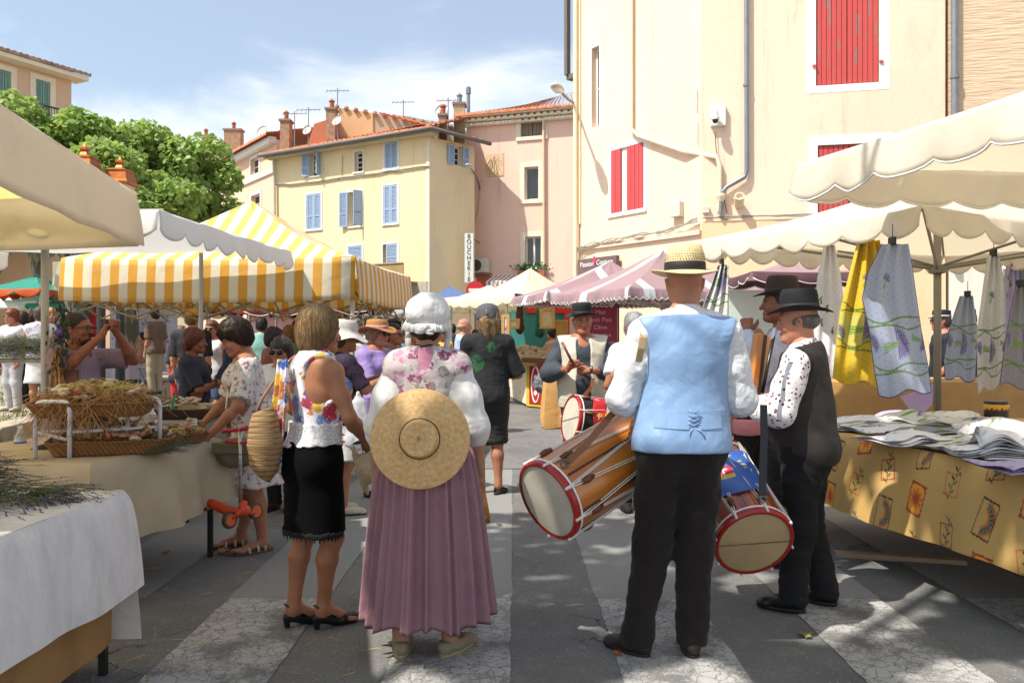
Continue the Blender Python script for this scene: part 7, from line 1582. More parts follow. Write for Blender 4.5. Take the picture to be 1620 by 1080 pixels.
# bonnet
V=Vol(q['hd']+A(-.16,-.18,-.15),q['hd']+A(.16,.15,.19),.005);H_=q['hd']
V.ell(H_+A(0,-.045,.055),(.094,.094,.082),k=.03);V.ell(H_+A(0,-.02,.074),(.087,.082,.068),k=.03);V.ell(H_+A(0,-.055,.03),(.097,.082,.058),k=.03)
V.disp(wob(.006,17,6,1));V.disp(wob(.004,24,3,1,True));V.disp(wob(.0015,70,9,.5,True))
V.ell(H_+A(0,.13,-.02),(.085,.11,.12),k=.01,op='s');V.cut(H_+A(0,0,-.015),(0,.1,-1));bo_=vobj(V,'bonnet',m_wl,p)
b=MB();n=140;vs=[]
for i in range(n+1):
    a=-2.35+4.7*i/n;fr=math.sin(i*.62)*.007+math.sin(i*1.43)*.004
    for j,(rr,dz)in enumerate(((.099,.004),(.105+fr*.5,-.012),(.112+fr,-.034))):vs.append(tuple(H_+A(math.sin(a)*rr*.98,-.05-math.cos(a)*rr*.9+.0,-.008+dz+.055*max(0,abs(a)/2.35-.25)**1.4)))
b.add(vs,[(3*i+j,3*i+j+1,3*i+j+4,3*i+j+3)for i in range(n)for j in range(2)]);o=b.build('ruffle',m_wl,bo_,True);o.modifiers.new('t','SOLIDIFY').thickness=.003
for sg in(-1,1):
    b=MB();pts=[H_+A(sg*.088,.02,-.01),H_+A(sg*.093,-.0,-.07),H_+A(sg*.088,-.01,-.13),H_+A(sg*.085,-.02,-.185)]
    for k_ in range(3):a_,c_=Vector(pts[k_]),Vector(pts[k_+1]);w_=V3(.014,0,0);y_=V3(0,.003,0);b.hexa([a_-w_-y_,a_+w_-y_,a_+w_+y_,a_-w_+y_,c_-w_-y_,c_+w_-y_,c_+w_+y_,c_-w_+y_])
    b.build('ribbon',m_wl,bo_,True)
b=MB()
for a_ in(.5,1.3,2.6,-.5+3.14*1.15,-.2):T=zbasis(H_+A(0,-.135,-.045),(math.cos(a_),-.4,math.sin(a_)*.6));b.lathe([(.004,0),(.014,.016),(.016,.03),(.006,.044),(.001,.045)],8,0,T,sy=.5)
b.build('bow',m_wl,bo_,True)
hairdo(p,q,'#3a2618','short',.007);b=MB();n_=q['nck'];b.tube([tuple(n_+A(math.sin(a)*.056,.0-math.cos(a)*.056,.045+.004*math.sin(a*5)))for a in np.linspace(-1.6,1.6,14)],.0042,6);b.tube([tuple(n_+A(0,-.058,.042)),tuple(n_+A(.012,-.062,.012))],.005,6);b.tube([tuple(n_+A(-.01,-.058,.044)),tuple(n_+A(-.035,-.055,.022))],.004,6);b.build('cord_necklace',M('black cord','#141210',.7),p,True)
for L in 'LR':q['an'+L]=q['an'+L]+A(.03 if L=='R' else-.03,-.05,0)
q['fdR']=A(.55,.8,0);q['fdL']=A(-.05,1,0);shoes(p,q,M('beige espadrille canvas','#8d8268',.85,.2,30),sole=M('rope sole','#a2906c',.9,.3,80),name='espadrille')
for L in 'LR':V=Vol((-.2,-.25,.0),(.2,.15,.2),.008);V.cone(q['an'+L]+A(0,0,-.0),q['an'+L]+A(0,0,.12),.04,.046,k=.02);vobj(V,'ankle',skin_mats('#b08568')[0],p)
# straw sun hat hanging on her back
h=thing('straw_hat','wide flat straw hat with a small crown hanging on the bonnet woman\'s back','hat',(at(673,d1)[0],d1-.235,1.005));h.rotation_euler=(R(84),R(3),0)
NRr,NT_=110,150;rr=np.linspace(.0,.2195,NRr);tt=np.linspace(0,2*np.pi,NT_,endpoint=False);Rg,Tg=np.meshgrid(rr,tt,indexing='ij')
zc_=np.where(Rg<.072,.052,np.where(Rg<.086,.052*np.cos((Rg-.072)/.014*np.pi/2)**.8,0));zb_=np.where(Rg>=.086,-.02*((Rg-.086)/.134)**1.5+.006*np.sin(2*Tg+.6)*((Rg-.086)/.134),0);sp=(Rg/.0088-Tg/(2*np.pi));rid=.0016*np.abs(np.sin(np.pi*sp))+.0006*np.sin(Tg*90+Rg*900)
Z=zc_+zb_+rid;v=np.stack([Rg*np.cos(Tg),Rg*np.sin(Tg),Z],-1).reshape(-1,3);idx=np.arange(NRr*NT_).reshape(NRr,NT_);nx_=np.roll(idx,-1,1);f=np.stack([idx[:-1],idx[1:],nx_[1:],nx_[:-1]],-1).reshape(-1,4)
t=NT('woven straw braid');g_=t.n('Attribute',attribute_name='print').outputs['Color'];n_1=t.noise(60,4,.6);cc=t.mix(t.ramp(n_1,.3,.7),'#cb9c5e','#e2bc84');cc=t.mix(1,cc,g_,'MULTIPLY');t.P(Base_Color=cc,Roughness=.55);t.bump(t.noise(420,2),.5,.002);m_straw=t.m
sh_=(.72+.4*np.abs(np.sin(np.pi*sp))**.7)*(1+.10*np.sin(Tg*140+Rg*1200));colr=np.clip(np.stack([sh_]*3,-1),0,1.15).reshape(-1,3);o=mesh_np('brim',v,f,m_straw,h,True,colr=colr);s_=o.modifiers.new('t','SOLIDIFY');s_.thickness=.004
b=MB();b.tube([(.0875*math.cos(a),.0875*math.sin(a),.004)for a in np.linspace(0,6.283,40)],.0028,6);b.build('black_cord',M('black cord','#141210',.7),h,True)
tb=thing('tambourine','small wooden tambourine held at the bonnet woman\'s right side','tambourine',(at(761,d1)[0],d1+.06,.665));tb.rotation_euler=(0,R(80),R(8));b=MB();b.lathe([(.10,-.022),(.10,.022),(.095,.022),(.095,-.022),(.10,-.022)],40,cap=False);b.build('frame',M('honey wood frame','#b87a34',.4,.2,20),tb,smooth='auto');b=MB();b.lathe([(.001,.018),(.095,.018)],30,cap=False);b.build('skin',M('drum skin','#d8cfbc',.6,.1),tb)
for k_ in range(6):b=MB();a=k_*1.05;b.lathe([(.001,-.002),(.018,-.001),(.018,.001),(.001,.002)],12,0,Matrix.Translation((.098*math.cos(a),.098*math.sin(a),0)));b.build('jingle',M('brass','#c9a85a',.3,metal=.9),tb)

# ---------------- tanned woman in the black skirt
d2=4.12;p=thing('person','tanned woman in a printed halter top and black lace-edged skirt with a straw bag','person',at(497,d2),R(-38))
q=skeleton(1.60,.92,lean=(.0,.01),hips=(.02,-.01),elR=(.255,.01,1.06),wrR=(.13,.215,.93),elL=(-.25,.06,1.08),wrL=(-.20,.22,.93),head=(-14,3,0),knL=(-.075,.0,.46),knR=(.10,.03,.46),anL=(-.075,-.06,.115),anR=(.055,.02,.115),fdL=(.25,1,0),fdR=(.25,1,0),heel=.04)
body(p,q,'#a56f50',fem=True,res=.0065,legs=(1,1),feet=True,hands=((None,(.1,.6,-.5)),(None,(-.1,.6,-.5))),curl=(.6,.9))
wisps(hairdo(p,q,'#a08058','bob',.0055,strands=150,amp=.0016),1500,.17,2,curl=.12)
# printed halter: left shoulder and chest covered, right shoulder blade bare
t=NT('shell print');o_=t.obj();w_=t.n('Mix',data_type='VECTOR');t.set(w_,0,.05);t.set(w_,4,o_);t.set(w_,5,t.noise(18,3).outputs['Color']);vo=t.n('TexVoronoi',{'Vector':w_.outputs[1],'Scale':17.0,'Randomness':.9});s2=t.n('SeparateColor',{0:vo.outputs['Color']});cr_=t.n('ValToRGB');cr_.color_ramp.interpolation='CONSTANT';E=cr_.color_ramp.elements;E[0].color=(*lin('#c43a4c'),1);E[1].position=.22;E[1].color=(*lin('#3e62a4'),1)
for pos,c_ in((.42,'#c07a3a'),(.58,'#d8b03c'),(.72,'#b8405a'),(.86,'#6a86b8')):e=E.new(pos);e.color=(*lin(c_),1)
t.set(cr_,0,s2.outputs[1]);nz_=t.noise(55,4,.7);k1=t.math('MULTIPLY',t.ramp(t.math('ADD',vo.outputs['Distance'],t.math('MULTIPLY',t.math('SUBTRACT',nz_,.5),.55)),.60,.63,1,0),t.ramp(t.n('TexVoronoi',{'Vector':w_.outputs[1],'Scale':70.0}).outputs['Distance'],.15,.3,.25,1));t.P(Base_Color=t.mix(k1,'#dcd8dc',cr_.outputs[0]),Roughness=.75);nb=t.n('Bump',{'Height':t.noise(9,3),'Strength':.5,'Distance':.03});t.bump(t.noise(250,2),.15,.002,nb.outputs[0]);m_shell=t.m
t=NT('white lace');vo=t.n('TexVoronoi',{'Vector':t.obj(),'Scale':75.0});v3=t.n('TexVoronoi',{'Vector':t.obj(),'Scale':26.0},feature='DISTANCE_TO_EDGE');hh_=t.math('MULTIPLY',t.ramp(vo.outputs['Distance'],.2,.5),t.ramp(v3.outputs['Distance'],.02,.08,.3,1));t.P(Base_Color=t.mix(hh_,'#bdb8b6','#e4e1de'),Roughness=.85);t.bump(hh_,.4,.002);m_lace=t.m
V=Vol(q['pel']+A(-.32,-.28,-.02),q['nck']+A(.32,.28,.12),.0065);torso(V,q,.012,True,k=.05);V.cone(q['nck']+A(0,0,-.03),q['nck']+A(0,.0,.035),.062,.052,k=.03)
V.ell((.17,-.12,1.245),(.135,.13,.155),k=.01,op='s');V.ell((.20,.03,1.32),(.08,.16,.14),k=.01,op='s');V.cut((0,0,q['pel'][2]+.14),(0,0,-1));V.disp(wob(.004,18,3,.8,True));vobj(V,'halter_top',m_shell,p)
V=Vol(q['nck']+A(-.26,-.22,-.12),q['nck']+A(.22,.2,.1),.0065);V.cone(q['nck']+A(0,0,-.03),q['nck']+A(0,.0,.045),.064,.052,k=.03);torso(V,q,.015,True,k=.05);V.cut(q['nck']+A(0,0,-.085),(.25,0,-1));V.ell((.19,-.06,1.27),(.145,.2,.12),k=.01,op='s');V.cut(q['nck']+A(0,0,.05),(0,.2,1));V.disp(wob(.003,40,8,.8));vobj(V,'lace_collar',m_lace,p)
V=Vol(q['pel']+A(-.3,-.28,0),q['pel']+A(.3,.28,.26),.0065);torso(V,q,.03,True,k=.05);V.cut((0,0,q['pel'][2]+.175),(0,0,1));V.cut((0,0,q['pel'][2]+.06),(.08,0,-1));V.disp(lambda X,Y,Z:.006*np.sin(X*70)*np.sin(Y*70));vobj(V,'lace_hem',m_lace,p)
skirt_s(p,q,M('black crepe','#050506',.95,.1,8,.2,200,fold=.2,spec=.15),'skirt',.085,-.36,.014,.0075,fold=.003,hipg=.016)
b=MB();rs=random.Random(2);P_=q['pel']
for i in range(84):
    a=2*math.pi*i/84;rx,ry=.170,.130;c_=V3(P_[0]+rx*math.sin(a),P_[1]-.012+ry*math.cos(a),P_[2]-.362+rs.uniform(-.004,.006));T=Matrix.Translation(c_)@Matrix.Rotation(-a,4,'Z');b.lathe([(.002,.014),(.009,.008),(.010,-.002),(.007,-.012),(.001,-.016)],6,0,T,sy=.4)
    if i%2:b.lathe([(.001,.008),(.005,0),(.001,-.01)],5,0,T@Matrix.Translation((0,0,-.02)),sy=.5)
b.build('lace_edge',M('black lace','#0b0b0c',.9),p,True)
for L in 'LR':
    a=q['an'+L];fd=q['fd'+L]/np.linalg.norm(q['fd'+L]);sd_=A(fd[1],-fd[0],0);base=A(a[0],a[1],0);V=Vol(base+A(-.25,-.2,-.01),base+A(.25,.25,.14),.005);V.cone(base+fd*.10+A(0,0,.026),base+fd*.165+A(0,0,.022),.037,.026,k=.02);V.cone(base+fd*.16+A(0,0,.02),base+fd*.20+A(0,0,.014),.024,.010,k=.02);V.cone(base-fd*.03+A(0,0,.06),base+fd*.10+A(0,0,.014),.026,.03,k=.01,sy=1);V.cone(base-fd*.045+A(0,0,.055),base-fd*.04+A(0,0,.004),.017,.0135,k=.008);V.ell(a+A(0,0,.01)+fd*.05,(.05,.07,.028),k=.01,op='s');V.cut((0,0,.002),(0,0,-1));o=vobj(V,'slingback_shoe',M('black leather','#101010',.4,.05,6,.1),p)
    b=MB();b.tube([tuple(base-sd_*.026+fd*.05+A(0,0,.05)),tuple(a-fd*.045-sd_*.02+A(0,0,.0)),tuple(a-fd*.055+A(0,0,.008)),tuple(a-fd*.045+sd_*.02),tuple(base+sd_*.026+fd*.05+A(0,0,.05))],.0045,6);b.build('strap',M('black leather','#101010',.4,.05),o,True)
sc_=thing('scarf','printed white scarf hanging from the tanned woman\'s left shoulder over her bag','scarf',(at(456,d2)[0],d2-.06,1.02),R(-38));n,m=30,60;U_g,V_g=np.meshgrid(np.linspace(0,1,n+1),np.linspace(0,1,m+1));Wd=.035+.035*np.sin(V_g*2.6)**1;v=np.stack([(U_g-.5)*Wd*1.9-.02*V_g+.035*np.sin(V_g*4),-.02+.014*np.sin(U_g*16+V_g*3)-.04*np.sin(V_g*np.pi),.32-V_g*.56],-1).reshape(-1,3);i=np.arange((n+1)*(m+1)).reshape(m+1,n+1);f=np.stack([i[:-1,:-1],i[1:,:-1],i[1:,1:],i[:-1,1:]],-1).reshape(-1,4);mesh_np('cloth',v,f,m_shell,sc_,True).modifiers.new('t','SOLIDIFY').thickness=.005
bg_=thing('straw_bag','banded brown straw shoulder bag at the tanned woman\'s left side','bag',(at(431,d2)[0],d2-.16,.94));vs=[];n,m=40,44
for j in range(m+1):
    f_=j/m;z=.16-.33*f_;w_=.082*np.interp(f_,[0,.15,.5,.85,1],[.55,.8,1.0,.8,.35]);rid=.0035*abs(math.sin(f_*math.pi*13))
    for i in range(n):a=2*math.pi*i/n;vs.append((math.cos(a)*(w_+rid)+.01*math.sin(f_*3),math.sin(a)*(w_*.9+rid)*1.0,z+.018*math.cos(a)*math.cos(f_*3)))
f=[(j*n+i,j*n+(i+1)%n,(j+1)*n+(i+1)%n,(j+1)*n+i)for j in range(m)for i in range(n)]+[tuple(m*n+i for i in range(n))];t=NT('banded straw');sx=t.n('SeparateXYZ',{0:t.obj()});st=t.math('FRACT',t.math('MULTIPLY',sx.outputs[2],38.0));t.P(Base_Color=t.mix(t.ramp(st,.1,.3),'#5e4426',t.mix(t.noise(60,3),'#86663e','#a5855a')),Roughness=.75);t.bump(t.noise(220,2),.4,.003);mesh_np('basket_body',vs,f,t.m,bg_,True)
b=MB();b.tube([(-.03,-.0,.14),(-.01,.02,.21),(.03,.07,.29),(.07,.12,.36),(.10,.16,.40)],.007,8);b.build('handle',M('tan leather','#8a5a34',.5),bg_,True)
sh2=thing('straw_hat','pale straw hat held low by the tanned woman beside the mauve skirt','hat',(at(566,d2)[0],d2+.12,.765),0);sh2.rotation_euler=(R(15),R(72),R(20));b=MB();b.lathe([(.13,-.012),(.132,-.006),(.085,.0),(.08,.05),(.07,.085),(.045,.098),(.002,.1)],36,cap=False);b.build('straw',M('pale straw','#d8c498',.7,.3,50,.6,150),sh2,True).modifiers.new('t','SOLIDIFY').thickness=.003
lavender('posy of fresh lavender in the tanned woman\'s right hand',(at(553,d2)[0],d2+.14,.885),(.015,.015,.01),60,21,(.16,.24),main=-.25,spread=.22)

# ---------------- man in the blue waistcoat
d3=3.79;p=thing('person','man in a pale blue laced waistcoat and straw hat seen from behind','person',at(1062,d3))
q=skeleton(1.84,1.10,hips=(.045,0),lean=(.02,.0),elL=(-.225,.02,1.16),wrL=(-.10,.25,1.16),elR=(.325,.02,1.16),wrR=(.20,.26,1.18),head=(-3,2,0),anL=(-.16,-.03,.08),anR=(.085,-.03,.08),knL=(-.085,.02,.5),knR=(.115,.02,.5),fdL=(-.75,.7,0),fdR=(.05,1,0))
body(p,q,'#b27a5c',res=.0075,arms=(1,1),torso_on=True,hands=((None,None),(None,None)),jaw=1.05)
m_ws=Mc('white poplin','#dddcdd',.8,.04,1.0,fs=9)
shirt(p,q,m_ws,'shirt',sleeve=(.97,.97),hem=.03,res=.0075,puff=.013,fold=.006,g=.008,sl_g=.016,neck=.04,seed=3)
m_bv=M('pale blue satin','#86a6cc',.5,.1,5,.15,240,fold=.7,fs=5,sheen=.2)
V=Vol(q['pel']+A(-.34,-.3,-.06),q['nck']+A(.34,.3,.06),.0065);torso(V,q,.024,False,k=.05);P_=q['pel']
V.cone(P_+A(0,-.01,.05),P_+A(0,-.014,-.12),.205,.222,sy=1.3,k=.05)
for L in 'LR':sg=-1 if L=='L' else 1;V.ell(q['sh'+L]+A(sg*.045,.0,-.06),(.062,.12,.135),k=.015,op='s')
V.cut(P_+A(0,0,-.045),(0,0,-1));V.cut(q['nck']+A(0,0,-.005),(0,.3,1));V.disp(wob(.002,12,5,.7));V.disp(wob(.0025,14,9,.3,True));vest=vobj(V,'waistcoat',m_bv,p);vbv=bvh(vest)
def back_band(x0,x1,z0,z1,skew,off=.0,n=20):
    b=MB();vs=[]
    for i in range(n+1):
        x=x0+(x1-x0)*i/n;
        for k_,z in enumerate((z0+skew*(x),z1+skew*(x))):
            xr=(x-.055)/.215;h_=vbv.ray_cast(Vector((x,-.6,z)),Vector((0,1,0)))[0];y=(h_.y if h_ else-.17)-.004;vs.append((x,y,z));
    vs2=[(x_,y_+.006,z_)for x_,y_,z_ in vs];k_=len(vs);f=[(2*i,2*i+2,2*i+3,2*i+1)for i in range(n)]+[(2*i,k_+2*i,k_+2*i+2,2*i+2)for i in range(n)]+[(2*i+1,2*i+3,k_+2*i+3,k_+2*i+1)for i in range(n)]+[(0,1,k_+1,k_),(2*n,k_+2*n,k_+2*n+1,2*n+1)]
    b.add(vs+vs2,f);return b
back_band(-.105,.045,1.045,1.125,-.03).build('back_strap',m_bv,p,False);back_band(.085,.20,1.04,1.12,.03).build('back_strap',m_bv,p,False)
b=MB();ly=vbv.ray_cast(Vector((.065,-.6,1.08)),Vector((0,1,0)))[0].y-.004
for k_ in range(4):z0,z1=1.052+k_*.019,1.071+k_*.019;b.tube([(.042,ly,z0),(.088,ly-.004,z1)],.0032,6);b.tube([(.088,ly,z0),(.042,ly-.004,z1)],.0032,6)
b.tube([(.065,ly,1.05),(.045,ly-.01,1.03),(.05,ly-.006,1.0)],.003,6);b.tube([(.07,ly,1.05),(.10,ly-.012,1.035),(.115,ly-.006,1.0)],.003,6);b.build('lacing',m_bv,p,True)
V=Vol(q['nck']+A(-.14,-.14,-.06),q['nck']+A(.14,.14,.12),.0055);V.cone(q['nck']+A(0,-.012,-.0),q['nck']+A(0,.002,.055),.083,.066,k=.01,flat=True);V.cone(q['nck']+A(0,-.01,-.02),q['nck']+A(0,-.005,.02),.10,.08,k=.02,flat=True);V.disp(wob(.002,30,2));vobj(V,'collar',m_ws,p)
m_vel=M('dark brown velvet','#1a110b',.95,.3,4,.3,180,fold=.8,fs=7,sheen=.08,stretch=(1,1,.4))
trousers(p,q,m_vel,res=.0075,loose=.015,hipg=.010,seed=8,fold=.006,top=.0,ends=.0);shoes(p,q,M('dark worn leather','#2a211c',.5,.3,20),sole=M('dark rubber sole','#1c1a18',.7))

t=NT('panama straw');g_=t.n('TexChecker',{'Vector':t.obj(),'Scale':260.0});n_=t.noise(40,3);t.P(Base_Color=t.mix(t.ramp(n_,.3,.7),'#d8bb84','#ead6a4'),Roughness=.65);t.bump(t.n('TexVoronoi',{'Vector':t.obj(),'Scale':170.0}).outputs['Distance'],.6,.004);m_pan=t.m
ho=hat(p,q,m_pan,brim=.153,h=.125,rb=.092,rt=.076,z=.048,tilt=-3,mband=M('black hat ribbon','#1a1614',.7,.1),bandh=.045,curlb=.012,dent=.0,droop=.008)
T=hpoint_T(q,(0,-.018,.048),-3);b=MB()
for k_ in range(46):
    a=2*math.pi*k_/46
    for rr_,zz_ in((.0905,.055),(.0885,.066),(.0868,.077)):T2=T@Matrix.Translation((math.cos(a+zz_*9)*rr_,math.sin(a+zz_*9)*rr_*1.14,zz_));b.lathe([(.0022,-.002),(.0022,.002)],5,0,T2)
b.build('vent_hole',M('vent shade brown','#5a4426',.9,.05),ho)
b=MB();pts=[V3(-.115,.06,1.515),V3(-.12,.0,1.525),V3(-.135,-.06,1.50),V3(-.145,-.095,1.45),V3(-.155,-.105,1.40),V3(-.165,-.095,1.34)];
for i in range(len(pts)-1):a_,c_=pts[i],pts[i+1];w_=V3(.016,.004,0);y_=V3(0,.0025,.002);b.hexa([a_-w_-y_,a_+w_-y_,a_+w_+y_,a_-w_+y_,c_-w_-y_,c_+w_-y_,c_+w_+y_,c_-w_+y_])
b.build('shoulder_strap',M('tan canvas strap','#b39a72',.8),p)

# ---------------- drums
def drum(lab,c,axis,L_,r,wood,n_cord=7,banner=None,up=(0,0,1),hoop='#a3201c',skin='#cfc8b6',skinline=True,staves=False,roll=0.0,strap=None,cloth_txt=None):
    """c = centre of the visible head; axis points from that head into the shell"""
    T0=zbasis(c,axis,up)@Matrix.Rotation(roll,4,'Z');t_=thing('drum',lab,'drum',c);t_.matrix_world=T0
    b=MB();b.lathe([(r*.965,.012),(r*.985,.03),(r*1.0,L_*.5),(r*.985,L_-.03),(r*.965,L_-.012)],48);b.build('shell',wood,t_,True)
    for z0 in(0,L_):
        b=MB();e=1 if z0==0 else-1;zz=[z0+e*q_ for q_ in(-.006,-.008,.0,.022,.026)];pr=[(r*.93,zz[0]),(r*1.0,zz[1]),(r*1.045,zz[2]),(r*1.045,zz[3]),(r*.97,zz[4])];b.lathe(pr if e>0 else pr[::-1],56,cap=False);b.build('hoop',M('red lacquered hoop',hoop,.3,.1,8),t_,smooth='auto')
        b=MB();b.lathe([(r*1.03,z0+e*.027),(r*1.045,z0+e*.028),(r*1.045,z0+e*.036),(r*1.0,z0+e*.037)][::e],56,cap=False);b.build('hoop_rim',m_pipe,t_,True)
        b=MB();b.lathe([(.001,z0-e*.001),(r*.94,z0-e*.001)][::e],40,cap=False);b.lathe([(.001,z0+e*.004),(r*.94,z0+e*.004)][::-e],40,cap=False);b.build('drumhead',M('drum skin '+skin,skin,.5,.25,3,.1,60),t_)
    b=MB();m_rope=M('white cord','#e4ddd0',.8,.1)
    for i in range(n_cord):
        a0,a1=2*math.pi*i/n_cord,2*math.pi*(i+.5)/n_cord;a2=2*math.pi*(i+1)/n_cord;ro=r*1.055
        P0=V3(math.cos(a0)*ro,math.sin(a0)*ro,.01);P1=V3(math.cos(a1)*ro,math.sin(a1)*ro,L_-.01);P2=V3(math.cos(a2)*ro,math.sin(a2)*ro,.01)
        for s_,e_ in((P0,P1),(P1,P2)):
            bb=MB();off=V3(-math.sin(a0),math.cos(a0),0)*.005;mid=(s_+e_)/2;k_=r*1.03/max(1e-6,math.hypot(mid.x,mid.y));mid=V3(mid.x*max(1,k_),mid.y*max(1,k_),mid.z);bb.tube([s_+off,mid+off,e_+off],.0028,5);bb.tube([s_-off,mid-off,e_-off],.0028,5);bb.build('cord',m_rope,t_)
        bb=MB();bb.tube([P0+V3(0,0,-.02),P0*1.0+V3(0,0,.03)],.0065,6);bb.build('cord_knot',m_rope,t_)
        mt=V3(math.cos((a0+a1)/2)*r*1.03,math.sin((a0+a1)/2)*r*1.03,L_*.24);bb=MB();bb.lathe([(.012,-.035),(.018,0),(.010,.035)],8,0,Matrix.Translation(P0.lerp(P1,.16))@Matrix.Rotation(0,4,'Z'));bb.build('leather_tug',M('brown leather tug','#6a3c20',.6,.2),t_,True)
    if skinline:b=MB();b.tube([(-r*.9,r*.18,-.006),(r*.9,-r*.2,-.006)],.0022,5);b.build('snare',M('gut string','#6a5030',.6),t_)
    if staves:
        for i in range(26):a=2*math.pi*i/26;b=MB();T=Matrix.Rotation(a,4,'Z');b.box((r*.99,-.011,.04),(r*1.008,.011,.22),0,T);b.build('carved_stave',wood,t_)
    return t_,T0
def wood(name,c1,c2,rough=.3):
    t=NT(name);wv=t.n('TexWave',{'Vector':t.n('Mapping',{0:t.obj(),'Scale':(1,1,.06)}).outputs[0],'Scale':3.5,'Distortion':6.0,'Detail':4.0,'Detail Scale':1.6});cc=t.mix(t.ramp(wv.outputs[0]if wv.outputs[0].type!='RGBA' else t.n('SeparateColor',{0:wv.outputs[0]}).outputs[0],.1,.9),c1,c2);t.P(Base_Color=cc,Roughness=rough,Coat_Weight=.5,Coat_Roughness=.15);return t.m
w1_,w2_=wood('varnished orange wood','#b4661f','#c87a2c'),wood('carved red brown wood','#8a4020','#b05a2c')
hc=W(866,792,3.80);D1,T1_=drum('long orange wooden drum with ropes hanging at the blue-vest man\'s left',hc,(.74,.56,.33),.74,.188,w1_,8,roll=.3,skinline=False)
b=MB()
for k_ in range(3):a=2.1+k_*.95;pts=[V3(math.cos(a)*.1915,math.sin(a)*.1915,z)for z in np.linspace(.05,.69,60)];b.tube(pts,[.0035+.0022*(i%2)for i in range(60)],6)
b.build('twisted_trim',M('dark twisted trim','#4a2814',.6),D1,True)
def strap(lab,pts,w,mat,name='leather_strap',n=(0,-1,0)):
    b=MB();
    for i in range(len(pts)-1):
        a_,c_=Vector(pts[i]),Vector(pts[i+1]);t_=(c_-a_).normalized();s_=t_.cross(Vector(n));s_=(s_.normalized()if s_.length>.1 else Vector((1,0,0)))*w/2;y_=s_.cross(t_).normalized()*.002;b.hexa([a_-s_-y_,a_+s_-y_,a_+s_+y_,a_-s_+y_,c_-s_-y_,c_+s_-y_,c_+s_+y_,c_-s_+y_])
    return tag(b.build(name,mat,smooth=False),lab,'strap')
strap('tan leather strap rising from the orange drum to the blue-vest man\'s arm',[W(893,735,3.72),W(925,706,3.72),W(960,664,3.80),W(986,636,3.9),W(1008,610,4.0)],.032,M('tan leather','#b8743c',.5,.2))
b=MB();c_=W(893,733,3.715);b.tube([c_+V3(.018*math.cos(a),0,.018*math.sin(a))for a in np.linspace(0,6.283,16)],.004,6);tag(b.build('strap_ring',M('steel ring','#777',.3,metal=1),smooth=True),'steel ring joining the tan strap to the orange drum','ring')
hc2=W(1193,858,3.98);D2,T2_=drum('wooden drum with a blue lettered cloth held by the dark-vest man',hc2,(-.09,.88,.44),.62,.190,w2_,8,skin='#c0a478',roll=.15,staves=True)
# blue cloth wrapped over the shell
def wrap_cloth(t_,r,L0,L1,a0,a1,mat,print_fn,n=80,m=60,amp=.006):
    U_g,V_g=np.meshgrid(np.linspace(a0,a1,n+1),np.linspace(L0,L1,m+1));R_=r*1.03+amp*np.abs(np.sin(V_g*22+U_g*3));v=np.stack([np.cos(U_g)*R_,np.sin(U_g)*R_,V_g+.015*np.sin(U_g*4)],-1).reshape(-1,3);i=np.arange((n+1)*(m+1)).reshape(m+1,n+1);f=np.stack([i[:-1,:-1],i[:-1,1:],i[1:,1:],i[1:,:-1]],-1).reshape(-1,4)
    c=print_fn(((U_g-a0)*r).ravel(),(V_g-L0).ravel());o=mesh_np('banner_cloth',v,f,mat,t_,True,colr=c);o.modifiers.new('t','SOLIDIFY').thickness=.002;return o
iT=T2_.inverted();up2=(iT.to_3x3()@Vector((-.35,-.25,.9)));aup=math.atan2(up2.y,up2.x)
def bluep(u,w):c=np.tile(np.array(lin('#2a5aa8')),(len(u),1));L_=.30;cx,cy=u.max()/2,w.max()/2;k_=(np.abs(u-cx)<.045)&(np.abs(w-cy)<.05);c[k_]=lin('#b02030');k_=(np.abs(u-cx)<.045)&(w-cy>-.05)&(w-cy<-.018);c[k_]=lin('#d8b82c');k_=(np.abs(u-cx)<.004)&(np.abs(w-cy-.012)<.03)|(np.abs(w-cy-.02)<.004)&(np.abs(u-cx)<.02);c[k_]=lin('#e0d8c8');return c
m_silk=M_print('silk banner',.45,.1)
wrap_cloth(D2,.192,.16,.50,aup-1.0,aup+1.0,m_silk,bluep)
word='LES TAMBOURINAIRES';m_yl=M('yellow embroidery','#d8c22c',.6,.05,bump=0);cz_=.33
for i,chh in enumerate(word):
    if chh==' ':continue
    th_=math.pi*.98-i*(math.pi*1.30/(len(word)-1));rr_=.118;uu,ww=-math.cos(th_)*rr_,math.sin(th_)*rr_;a=aup+uu/.192;pos=V3(math.cos(a)*.2035,math.sin(a)*.2035,cz_+ww);nrm=V3(math.cos(a),math.sin(a),0);tu=V3(-math.sin(a),math.cos(a),0)
    rad=(tu*(-math.cos(th_))+V3(0,0,1)*math.sin(th_)).normalized();xx=rad.cross(nrm).normalized();Mx=Matrix((xx,rad,nrm)).transposed().to_4x4();Mx.translation=pos;text(chh,Mx,.036,m_yl,'letter',D2,ext=.0015)
strap('black leather strap with a buckle from the dark-vest man down to his drum',[W(1208,640,4.05),W(1209,690,4.02),W(1207,745,3.98),W(1206,785,3.96)],.036,M('black leather','#101010',.4,.05))
b=MB();c_=W(1207,789,3.95);b.tube([c_+V3(.024*math.cos(a),0,.012*math.sin(a))for a in np.linspace(0,6.283,16)],.0045,6);tag(b.build('strap_ring',M('steel ring','#777',.3,metal=1),smooth=True),'steel ring at the end of the black strap on the blue draped drum','ring')
d8=7.3
hc3=W(903,662,6.85);D3,T3_=drum('black drum with a red embroidered cloth held by the black-hatted drummer',hc3,(.95,.30,-.16),.55,.195,M('black drum shell','#1e1a18',.3,.1),7)
def redp(u,w):c=np.tile(np.array(lin('#b01824')),(len(u),1));c[(u<u.max()*.42)&(w>w.max()*.5)]=lin('#28488c');return c
